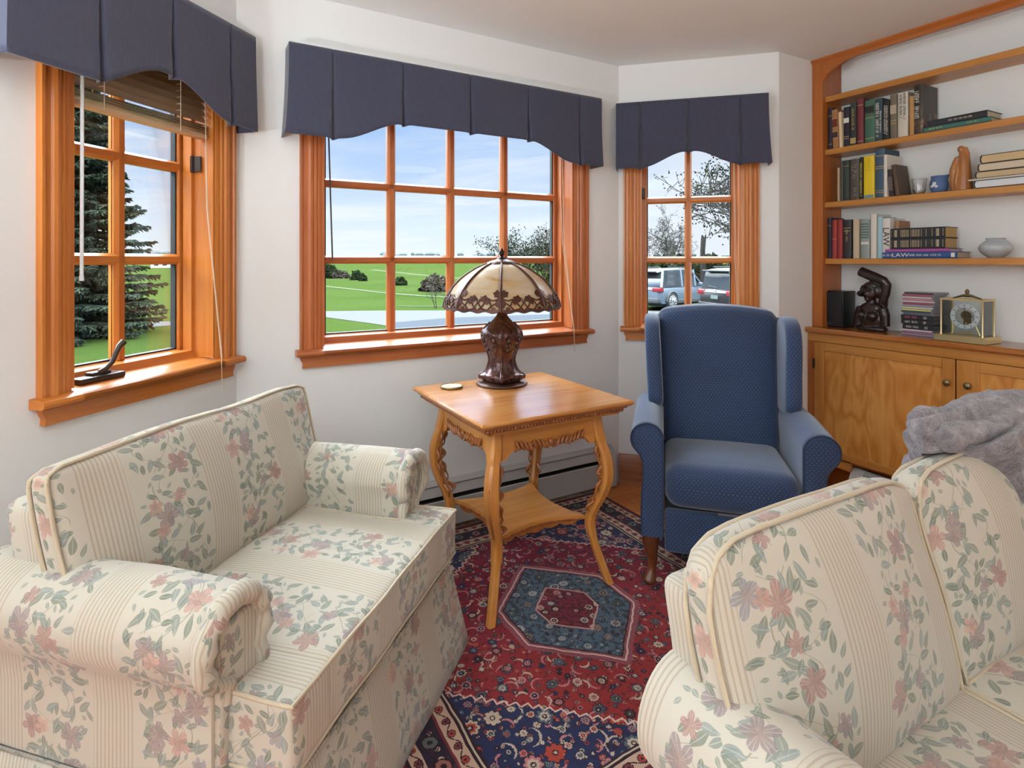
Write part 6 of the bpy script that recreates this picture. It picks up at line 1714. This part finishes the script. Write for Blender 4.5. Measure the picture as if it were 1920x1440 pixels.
flat_poly('gravel_road', [gd(*p) for p in ((60, 610), (235, 606), (324, 603), (470, 592), (608, 584), (735, 582.5), (1045, 582.5), (1200, 583), (1560, 583), (1560, 600), (1036, 596), (840, 603), (735, 613), (700, 607.5), (608, 595), (324, 611), (235, 617), (60, 627))], m_gravel, 0.012)
flat_poly('asphalt_driveway', [gd(*p) for p in ((735, 606), (840, 597), (1036, 590), (1250, 589), (1600, 589), (1800, 640), (1650, 760), (800, 760), (752, 640), (726, 613))], m_asph, 0.022)
def track(name, pts, hw):
    up = [gd(x, y - hw) for x, y in pts]; dn = [gd(x, y + hw) for x, y in reversed(pts)]
    flat_poly(name, up + dn, m_path, 0.02)
track('field_path', [(560, 531), (608, 537), (665, 543), (722, 550), (790, 555), (840, 558), (1040, 566)], 1.0)
track('field_path', [(600, 495), (640, 499.5), (722, 508.5), (840, 521), (940, 527), (1040, 531)], 0.8)
track('field_path', [(745, 574.5), (800, 575.5), (860, 573), (1040, 571)], 0.5)
# rock border at the spruce's foot
rnd = random.Random(5)
def rock_mat():
    return plain('border_stone', (0.1140, 0.1064, 0.0988), 1.0, spec=0.0)
rb = B()
for k in range(130):
    px = rnd.uniform(96, 216); py = 619 + (px - 96) * -0.030 + rnd.uniform(-4, 4) + 4
    x, y = gd(px, py); ellipsoid(rb, (x, y, GZ + 0.05), (rnd.uniform(.06, .13), rnd.uniform(.06, .13), rnd.uniform(.05, .10)), 7, 5)
tag(mesh_obj('stone_border', rb, rock_mat(), smooth=60), 'band of small pale stones under the spruce', 'stones', kind='stuff')
# spruce
def needle_mat():
    M = Mat('spruce_needles'); o = M.obj(); n = M.noise(o, 1.6, 4, 0.7); n2 = M.noise(o, 22, 2)
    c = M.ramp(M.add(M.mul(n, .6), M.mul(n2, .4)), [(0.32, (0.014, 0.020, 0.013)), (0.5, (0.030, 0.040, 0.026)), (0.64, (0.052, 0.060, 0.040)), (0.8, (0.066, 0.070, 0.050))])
    return M.bsdf(c, 0.9, spec=0.03)
sx, sy = gd(88, 631)
spt = thing('spruce_tree', 'tall dark spruce tree on the lawn outside the narrow left window', 'tree', (sx, sy, 0), GZ)
m_bark = plain('grey_bark', (0.0285, 0.0228, 0.0190), 1.0, spec=0.0)
bm = B(); tube(bm, [(0, 0, 0), (0, 0, 5), (0, 0, 11.2)], [0.20, 0.12, 0.02], 10); mesh_obj('trunk', bm, m_bark, spt)
bm = B(); nb = B(); rnd = random.Random(21)
def spray(b, p, d, L, w):
    d = d.normalized()
    a = Vector((rnd.gauss(0, 1), rnd.gauss(0, 1), rnd.gauss(0, 0.5)))
    u = d.cross(a)
    if u.length < 1e-3: return
    u.normalize(); v = d.cross(u)
    for q in (u, v):
        b.faces.new([b.verts.new(p), b.verts.new(p + d * L * 0.45 + q * w), b.verts.new(p + d * L), b.verts.new(p + d * L * 0.45 - q * w)])
z = 0.25
while z < 10.8:
    Lb = 2.70 * (1 - z / 11.4) ** 0.80 + 0.12
    nB = 13 if z < 7 else 9
    for k in range(nB):
        a = 2 * PI * k / nB + rnd.uniform(-.25, .25); L = Lb * rnd.uniform(0.78, 1.08)
        d0 = Vector((math.cos(a), math.sin(a), 0))
        pts = []
        for q in range(7):
            t = q / 6; pts.append(Vector((d0.x * L * t, d0.y * L * t, z + rnd.uniform(-.02, .02) + L * (-0.16 * t + 0.13 * t * t))))
        tube(bm, pts, [0.026 * (1 - 0.9 * q / 6) for q in range(7)], 4)
        side = Vector((-d0.y, d0.x, 0))
        n = max(8, int(L * 24))
        for q in range(n):
            t = 0.10 + 0.90 * (q / n); i = min(5, int(t * 6)); f = t * 6 - i
            p = pts[i].lerp(pts[i + 1], f)
            for s in (-1, 1):
                dd = d0 * rnd.uniform(0.4, 0.9) + side * s * rnd.uniform(0.35, 0.9) + Vector((0, 0, rnd.uniform(-.45, .12)))
                lt = (0.22 + 0.32 * (1 - t)) * rnd.uniform(0.7, 1.15)
                spray(nb, p, dd, lt, 0.032)
                e = p + dd.normalized() * lt * 0.45
                spray(nb, e, dd + side * s * 0.6 + Vector((0, 0, -0.3)), lt * 0.6, 0.026)
                if rnd.random() < 0.5: spray(nb, e, dd - side * s * 0.7 + Vector((0, 0, -0.4)), lt * 0.6, 0.026)
    z += 0.24 if z < 7 else 0.27
mesh_obj('branches', bm, m_bark, spt); mesh_obj('needles', nb, needle_mat(), spt, smooth=0, recalc=False)
# bare trees and shrubs
m_twig = plain('bare_twigs', (0.0266, 0.0236, 0.0209), 1.0, spec=0.0)
def bare_tree(label, x, y, H, spread, seed, levels=5, lean=(0, 0), r0=None, name='bare_tree', cat='tree', stems=1, buds=None, group=None, z0=None):
    rnd = random.Random(seed); bm = B(); tips = []
    d = thing(name, label, cat, (x, y, 0), lift(x, y) if z0 is None else z0, group)
    def grow(p, dr, L, r, lv):
        n = 4; pts = [p]; q = p.copy(); dd = dr.copy()
        for i in range(n):
            dd = (dd + Vector((rnd.gauss(0, .13), rnd.gauss(0, .13), rnd.gauss(0.02, .10)))).normalized(); q = q + dd * (L / n); pts.append(q.copy())
        tube(bm, pts, [max(r * (1 - 0.45 * i / n), H * 0.0014) for i in range(n + 1)], 6 if lv > 2 else 4, caps=False)
        if lv <= 0: tips.append((pts[-1], dd)); return
        for k in range(rnd.choice((3, 3, 4))):
            t = rnd.uniform(0.35, 1.0); i = min(n - 1, int(t * n)); b = pts[i].lerp(pts[i + 1], t * n - i)
            ax = Vector((rnd.gauss(0, 1), rnd.gauss(0, 1), rnd.gauss(0, .6))).normalized()
            nd = (dd * 0.8 + ax * spread + Vector((0, 0, 0.12))).normalized()
            grow(b, nd, L * rnd.uniform(0.55, 0.80), r * rnd.uniform(0.42, 0.60), lv - 1)
    for s in range(stems):
        a = 2 * PI * s / max(stems, 1) + rnd.random(); o = Vector((math.cos(a), math.sin(a), 0)) * (0.0 if stems == 1 else 0.25)
        dr = Vector((lean[0], lean[1], 1)) + (o * 1.2 if stems > 1 else Vector((0, 0, 0)))
        grow(o, dr.normalized(), H * 0.36, r0 or H * 0.018, levels)
    mesh_obj('branches', bm, m_twig, d, smooth=60)
    if buds:
        bm = B()
        for p, dd in tips:
            for q in range(buds[1]): 
                c = p + Vector((rnd.gauss(0, .10), rnd.gauss(0, .10), rnd.gauss(0, .08))) * buds[2]
                u = Vector((rnd.gauss(0, 1), rnd.gauss(0, 1), rnd.gauss(0, 1))).normalized() * 0.05 * buds[2]; v = u.cross(Vector((rnd.gauss(0, 1), rnd.gauss(0, 1), rnd.gauss(0, 1)))).normalized() * 0.03 * buds[2]
                bm.faces.new([bm.verts.new(c - u), bm.verts.new(c + v), bm.verts.new(c + u), bm.verts.new(c - v)])
        mesh_obj('leaves', bm, buds[0], d, smooth=0, recalc=False)
    return d
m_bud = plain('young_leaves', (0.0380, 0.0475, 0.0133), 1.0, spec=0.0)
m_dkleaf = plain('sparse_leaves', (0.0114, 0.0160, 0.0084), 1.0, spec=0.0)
bare_tree('large bare tree whose limbs reach in from the right, behind the parked cars', 11.2, 27.0, 12.0, 1.0, 4, 5, (-0.16, 0), 0.20, buds=(m_dkleaf, 6, 1.6))
bare_tree('tall leafy-tipped tree crown reaching into the upper right panes above the van', 14.3, 30.0, 13.0, 0.95, 41, 5, (-0.10, 0), 0.13, buds=(m_dkleaf, 4, 1.7))
bare_tree('bare twiggy tree rising behind the silver car, window above the blue chair', 9.5, 36.5, 6.0, 0.8, 9, 5, (0.05, 0), 0.07, stems=3, buds=(m_dkleaf, 2, 0.9))
dt = thing('dead_tree', 'broken bare trunk standing behind the dark van', 'tree', (11.2, 33.0, 0), GZ)
bm = B(); tube(bm, [(0, 0, 0), (0.02, 0, 1.5), (-0.02, 0, 2.6), (0.03, 0, 3.3), (-0.06, 0, 3.55)], [0.19, 0.16, 0.14, 0.15, 0.03], 9); tube(bm, [(0.05, 0, 3.1), (0.14, 0, 3.4), (0.16, 0, 3.6)], [0.09, 0.06, 0.02], 7); mesh_obj('trunk', bm, m_twig, dt, smooth=60)
bare_tree('bare shrubby tree at the right edge of the twelve-pane window', 1.5, 32.0, 5.6, 0.9, 15, 4, (0.05, 0), 0.055, stems=7, buds=(m_dkleaf, 5, 1.2))
bare_tree('second bare thicket tree at the right edge of the twelve-pane window, behind the first', 3.9, 36.5, 6.0, 0.9, 19, 4, (0, 0), 0.055, stems=7, buds=(m_dkleaf, 4, 1.2))
bare_tree('slender leafless sapling by the road behind the lamp shade', *gd(822, 578), 1.7, 0.8, 23, 3, (0.1, 0), 0.018, stems=3, name='sapling', cat='sapling')
def bush(label, x, y, w, h, col, seed, group=None, name='shrub', depth=None, n=None):
    rnd = random.Random(seed); bm = B(); z0 = lift(x, y)
    d = thing(name, label, 'shrub', (x, y, 0), z0, group)
    dp = depth or w; n = n or int(260 + 600 * min(w, 4))
    for k in range(n):
        while True:
            p = Vector((rnd.uniform(-1, 1), rnd.uniform(-1, 1), rnd.uniform(0, 1)))
            if p.x ** 2 + p.y ** 2 + p.z ** 2 < 1: break
        k_ = 0.75 + 0.25 * noise.noise(p * 3 + Vector((seed, 0, 0)))
        c = Vector((p.x * w / 2 * k_, p.y * dp / 2 * k_, p.z * h * (0.8 + 0.25 * noise.noise(Vector((p.x * 3 * w, p.y * 2, seed))))))
        s = (0.085 if name != 'hedge_shrub' else 0.12) * (w / 2) ** 0.4
        u = Vector((rnd.gauss(0, 1), rnd.gauss(0, 1), rnd.gauss(0, 1))).normalized() * s * 1.6; v = u.cross(Vector((rnd.gauss(0, 1), rnd.gauss(0, 1), rnd.gauss(0, 1)))).normalized() * s
        bm.faces.new([bm.verts.new(c - u), bm.verts.new(c + v), bm.verts.new(c + u), bm.verts.new(c - v)])
    mesh_obj('foliage', bm, col, d, smooth=0, recalc=False)
    bm = B()
    for k in range(5): tube(bm, [(0, 0, 0), (rnd.uniform(-.2, .2) * w, rnd.uniform(-.2, .2) * w, h * 0.6)], [0.03, 0.01], 5)
    mesh_obj('stem', bm, m_twig, d)
    return d
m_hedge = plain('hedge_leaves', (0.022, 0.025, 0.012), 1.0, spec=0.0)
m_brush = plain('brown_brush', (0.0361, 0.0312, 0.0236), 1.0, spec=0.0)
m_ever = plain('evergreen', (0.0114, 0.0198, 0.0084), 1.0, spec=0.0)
bush('rounded grey brown shrub on the slope left of the lamp shade', *gd(818, 546), 2.9, 1.25, m_brush, 31, n=2600)
bush('small dark green shrub between two field tracks', *gd(750, 535), 1.5, 0.85, m_ever, 33)
bush('small dark conifer pair on the field beyond the road', *gd(670, 525), 1.9, 1.25, m_ever, 35)
bush('small dark conifer standing right of the pair on the field', *gd(681, 527), 1.1, 0.85, m_ever, 36)
bush('dark green shrub at the left edge of the twelve-pane window', *gd(616, 522), 3.0, 2.0, m_ever, 37)
bush('reddish brown brush clump at the left edge of the twelve-pane window', *gd(637, 522), 3.2, 1.1, m_brush, 39)
for k in range(5):
    bush(['hedge section behind the rear of the silver car', 'hedge section behind the middle of the silver car', 'hedge section between the silver car and the van', 'hedge section behind the dark van', 'hedge section right of the dark van'][k], 7.4 + k * 2.3, 33.0 + 0.6 * k, 3.6, 2.75, m_hedge, 50 + k, 'hedge behind the parked cars', 'hedge_shrub', 1.8, 5200)
bush('olive thicket low at the right edge of the twelve-pane window', 2.7, 31.0, 3.4, 2.0, plain('olive_thicket', (0.0418, 0.0456, 0.0133), 1.0, spec=0.0), 61, n=3000)
# distant trees on the skyline
rnd = random.Random(77); bm = B()
for k in range(120):
    a = R(rnd.uniform(-62, 40)); r = rnd.uniform(560, 660)
    if rnd.random() < 0.5: a = R(rnd.choice((-44, -33, -31, -12, -9, -2, 3)) + rnd.gauss(0, 1.2))
    x, y = r * math.sin(a), r * math.cos(a); hh = rnd.uniform(1.5, 5.5); w = rnd.uniform(2, 7)
    ellipsoid(bm, (x, y, lift(x, y) + hh * 0.45), (w, w, hh * 0.6), 7, 5)
tag(mesh_obj('treeline', bm, plain('far_trees', (0.0532, 0.0646, 0.0646), 1.0, spec=0.0), smooth=0), 'low far-off trees along the skyline', 'trees', kind='stuff')
for i, (px, r, H) in enumerate(((252, 190, 8.0), (310, 230, 6.0))):
    b = math.atan((px - 960) / 1055.0); x, y = r * math.sin(b), r * math.cos(b)
    bare_tree(['far bare tree on the skyline right of the spruce', 'far bare tree on the skyline beside the white farm building'][i], x, y, H, 0.9, 80 + i, 4, (0, 0), 0.10, stems=5)
# white farm building far off
b = math.atan((313 - 960) / 1055.0); r = 175; hx, hy_ = r * math.sin(b), r * math.cos(b)
fh = thing('farm_building', 'tiny white farm building far across the field, seen in the narrow left window', 'building', (hx, hy_, R(20)), lift(hx, hy_))
bm = B(); box(bm, -3.2, 3.2, -2.5, 2.5, 0, 2.2); mesh_obj('wall', bm, plain('barn_white', (0.30, 0.30, 0.30), 0.8), fh, smooth=0)
bm = B(); prism(bm, [(-2.8, 2.2), (2.8, 2.2), (0, 3.4)], 'x', -3.4, 3.4); mesh_obj('roof', bm, plain('pale_roof', (0.1900, 0.1900, 0.1900), 0.7), fh, smooth=0)
for k in range(3):
    bm = B(); box(bm, -2.4 + k * 1.9, -1.4 + k * 1.9, -2.55, -2.49, 0.6, 1.6); mesh_obj('window', bm, m_black, fh, smooth=0)

# ------------------------------------------------------------------ parked cars
m_cglass = plain('car_glass', (0.020, 0.024, 0.028), 0.08)
m_tyre = plain('tyre_rubber', (0.015, 0.015, 0.016), 0.8)
m_alloy = plain('alloy_rim', (0.42, 0.43, 0.45), 0.3, 0.8)
m_red_lens = plain('red_lens', (0.13, 0.008, 0.012), 0.25)
m_trimblk = plain('black_plastic', (0.025, 0.026, 0.028), 0.6)
def car(label, F, col, L, Wd, H, van=False):
    d = thing('car', label, 'car', F, GZ + 0.022)
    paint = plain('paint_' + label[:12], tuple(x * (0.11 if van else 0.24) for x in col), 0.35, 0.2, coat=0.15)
    hw = Wd / 2; belt = H * 0.56; xr = -L / 2; xf = L / 2
    def station(x, zb, zt, w, tuck):
        pts = []
        for (u, v) in ((-1, 0.0), (-1.0, 0.25), (-1.0, 0.55), (-0.97, 0.85), (-0.90, 1.0), (-0.4, 1.03), (0.4, 1.03), (0.90, 1.0), (0.97, 0.85), (1.0, 0.55), (1.0, 0.25), (1, 0.0)):
            pts.append((x, u * w * (1 - tuck * (1 - v) * 0.06), zb + (zt - zb) * v))
        return pts
    bm = B(); st = [(xr, 0.42, belt * 0.92, hw * 0.86), (xr + 0.06, 0.34, belt * 0.98, hw * 0.94), (xr + 0.30, 0.27, belt, hw * 0.99), (xr + 1.2, 0.24, belt, hw), (0, 0.24, belt, hw), (xf - 1.5, 0.24, belt * 0.99, hw), (xf - 1.0, 0.25, belt * 0.97, hw * 0.99), (xf - 0.4, 0.28, belt * 0.88, hw * 0.95), (xf - 0.08, 0.34, belt * 0.76, hw * 0.86), (xf, 0.42, belt * 0.66, hw * 0.78)]
    skin(bm, [ring(bm, station(x, a, b, w, 1)) for x, a, b, w in st])
    mesh_obj('body', bm, paint, d, smooth=50)
    gx = [(xr + (0.10 if van else 0.12), belt - 0.02, 0.90), (xr + (0.22 if van else 0.40), H - 0.16, 0.80), (xr + 0.55, H - 0.05, 0.76), (0.0, H - 0.03, 0.76), (xf - 2.0 if not van else xf - 1.7, H - 0.10, 0.74), (xf - 1.25 if not van else xf - 1.0, belt - 0.02, 0.88)]
    bm = B(); rr = []
    for x, zt, k in gx:
        rr.append(ring(bm, [(x, -hw * 0.93, belt - 0.03), (x, -hw * (0.93 + k) / 2, (belt + zt) / 2), (x, -hw * k, zt), (x, 0, zt + 0.015), (x, hw * k, zt), (x, hw * (0.93 + k) / 2, (belt + zt) / 2), (x, hw * 0.93, belt - 0.03)]))
    skin(bm, rr); mesh_obj('glasshouse', bm, m_cglass, d, smooth=50)
    bm = B(); rr = []
    for x, zt, k in ((xr + (0.02 if van else 0.16), H - 0.10, 0.74), (xr + 0.6, H - 0.02, 0.77), (0, H, 0.77), (xf - 2.0 if not van else xf - 1.7, H - 0.06, 0.75), (xf - 1.8 if not van else xf - 1.5, H - 0.14, 0.75)):
        rr.append(ring(bm, [(x, -hw * k, zt - 0.05), (x, -hw * (k - 0.08), zt), (x, 0, zt + 0.02), (x, hw * (k - 0.08), zt), (x, hw * k, zt - 0.05), (x, 0, zt - 0.03)]))
    skin(bm, rr); mesh_obj('roof', bm, paint, d, smooth=50)
    for s in (-1, 1):
        bm = B()
        for x0, x1 in ((xr + 0.16, xr + 0.42), (-0.62, -0.50), (0.42, 0.52), (xf - 1.32, xf - 2.05)):
            a0 = Vector((x0, s * hw * 0.945, belt - 0.02)); a1 = Vector((x1 if x0 != xr + .16 else xr + 0.50, s * hw * 0.775, H - 0.06))
            tube(bm, [a0, (a0 + a1) / 2 + Vector((0, s * 0.01, 0)), a1], 0.065 if x0 == xr + .16 else 0.045, 6)
        mesh_obj('pillar', bm, paint, d, smooth=60)
        bm = B(); tube(bm, [(xr + 0.5, s * hw * 0.72, H + 0.02), (0.0, s * hw * 0.72, H + 0.05), (xf - 2.0, s * hw * 0.70, H - 0.03)], 0.018, 6); mesh_obj('roof_rail', bm, m_trimblk, d)
        bm = B(); box(bm, *sorted((xr - 0.015, xr + 0.30)), *sorted((s * hw * 0.60, s * hw * 0.985)), belt * 0.80, belt * 0.985, 0.03, 2); mesh_obj('tail_lamp', bm, m_red_lens, d)
        bm = B(); box(bm, xf - 0.45, xf - 0.05, *sorted((s * hw * 0.60, s * hw * 0.93)), belt * 0.62, belt * 0.76, 0.03, 2); mesh_obj('headlamp', bm, m_alloy, d)
        bm = B(); box(bm, -1.35, 1.35, *sorted((s * hw * 0.97, s * hw * 1.012)), 0.26, 0.40, 0.01, 1); mesh_obj('rocker_panel', bm, m_trimblk, d)
        bm = B()
        for hx_ in (-0.35, 0.65): box(bm, hx_ - 0.10, hx_ + 0.10, *sorted((s * hw * 0.99, s * hw * 1.03)), belt * 0.84, belt * 0.87, 0.008, 1)
        mesh_obj('door_handle', bm, paint, d)
        bm = B(); box(bm, xf - 1.75, xf - 1.60, *sorted((s * hw * 1.0, s * hw * 1.16)), belt, belt + 0.14, 0.03, 2); mesh_obj('wing_mirror', bm, paint, d)
        for wx in (xr + 0.90, xf - 0.92):
            wh = B(); r_ = 0.35; rr = []
            for r0, y in ((0.20, 0.06), (0.33, 0.06), (r_, 0.03), (r_, -0.17), (0.33, -0.20), (0.20, -0.20)):
                rr.append(ring(wh, [(wx + r0 * math.cos(2 * PI * k / 28), s * (hw - 0.04 + y), r_ + r0 * math.sin(2 * PI * k / 28)) for k in range(28)]))
            skin(wh, rr); wo_ = mesh_obj('wheel', wh, m_tyre, d, smooth=40)
            wh = B()
            for k in range(10):
                a = 2 * PI * k / 10
                tube(wh, [(wx + 0.05 * math.cos(a), s * (hw + 0.035), r_ + 0.05 * math.sin(a)), (wx + 0.235 * math.cos(a), s * (hw + 0.025), r_ + 0.235 * math.sin(a))], 0.024, 5)
            tube(wh, [(wx + 0.235 * math.cos(2 * PI * k / 28), s * (hw + 0.02), r_ + 0.235 * math.sin(2 * PI * k / 28)) for k in range(28)], 0.02, 5, closed=True)
            mesh_obj('rim', wh, m_alloy, wo_, smooth=50)
            bm = B(); tube(bm, [(wx + 0.40 * math.cos(PI * k / 14), s * (hw - 0.01), r_ + 0.40 * math.sin(PI * k / 14)) for k in range(15)], 0.045, 6); mesh_obj('wheel_arch', bm, m_trimblk, d)
    bm = B(); box(bm, xr - 0.06, xr + 0.2, -hw * 0.90, hw * 0.90, 0.30, 0.52, 0.04, 2); mesh_obj('rear_bumper', bm, m_trimblk if not van else paint, d)
    bm = B(); box(bm, xr - 0.035, xr - 0.005, -0.19, 0.19, belt * 0.66, belt * 0.66 + 0.13, 0.004, 1); mesh_obj('licence_plate', bm, plain('plate', (0.07, 0.085, 0.078), 0.5), d)
    bm = B(); box(bm, xr - 0.03, xr + 0.0, -hw * 0.60, hw * 0.60, belt * 0.885, belt * 0.915, 0.004, 1); mesh_obj('chrome_strip', bm, m_alloy, d)
    bm = B(); rr = []; ellipsoid(bm, (xr - 0.01, 0, belt * 0.97), (0.02, 0.055, 0.045), 14, 8); mesh_obj('emblem', bm, m_alloy, d)
    bm = B(); box(bm, xr - (0.02 if van else -0.06), xr + 0.24, -hw * 0.70, hw * 0.70, H - 0.13, H - 0.085, 0.01, 1); mesh_obj('roof_spoiler', bm, m_trimblk if van else paint, d)
    bm = B(); tube(bm, [(xr + 0.06, -0.05, belt + 0.06), (xr + 0.075, 0.45, belt + 0.12)], 0.014, 5); mesh_obj('rear_wiper', bm, m_trimblk, d)
    bm = B(); box(bm, -L / 2 + 0.3, L / 2 - 0.3, -hw * 0.8, hw * 0.8, 0.16, 0.30); mesh_obj('underbody', bm, m_trimblk, d, smooth=0)
    return d
car('silver blue sport utility car parked side-on beyond the window above the blue chair', (6.98, 24.6, R(42)), srgb(148, 166, 186), 4.65, 1.88, 1.68)
car('dark brown minivan parked nearest, rear towards the window above the blue chair', (9.62, 20.75, R(18)), srgb(86, 76, 78), 5.1, 1.98, 1.76, van=True)
# ------------------------------------------------------------------ made-up fixtures for the added fill lights behind the camera
for i, (b_, p_, size_) in enumerate(FILL_LAMPS):
    q = bp(b_, p_)
    d = thing('ceiling_light', ['round white flush ceiling light nearest the left wall of the room', 'round white flush ceiling light nearest the bookcase wall', 'round white flush ceiling light nearest the back wall'][i], 'ceiling light', (q.x, q.y, 0), CEIL)
    bm = B(); lathe(bm, [(size_ / 2 + 0.05, 0.0), (size_ / 2 + 0.05, -0.06), (size_ / 2 + 0.03, -0.07), (size_ / 2 + 0.01, -0.06), (size_ / 2 + 0.01, -0.01), (0.001, -0.01), (0.001, 0.0)], 40); mesh_obj('fixture', bm, m_white, d)
for i, (b_, p_, w_, c_) in enumerate(FILL_UPLIGHTS):  # invented stands and bowls that carry the added uplights
    q = bp(b_, p_)
    d = thing('floor_lamp', ['low white uplight floor lamp beside the floral armchair, out of the picture to the left', 'low white uplight floor lamp along the left wall, second from the floral armchair'][i], 'lamp', (q.x, q.y, 0))
    bm = B(); lathe(bm, [(0.001, 0.0), (0.14, 0.0), (0.14, 0.015), (0.03, 0.03), (0.012, 0.05), (0.012, 1.01), (0.001, 1.01)], 32); mesh_obj('stand', bm, m_white, d)
    bm = B(); lathe(bm, [(0.012, 1.01), (0.06, 1.03), (0.13, 1.08), (0.175, 1.15), (0.170, 1.15), (0.125, 1.09), (0.05, 1.05), (0.001, 1.04)], 40); mesh_obj('bowl', bm, m_white, d)
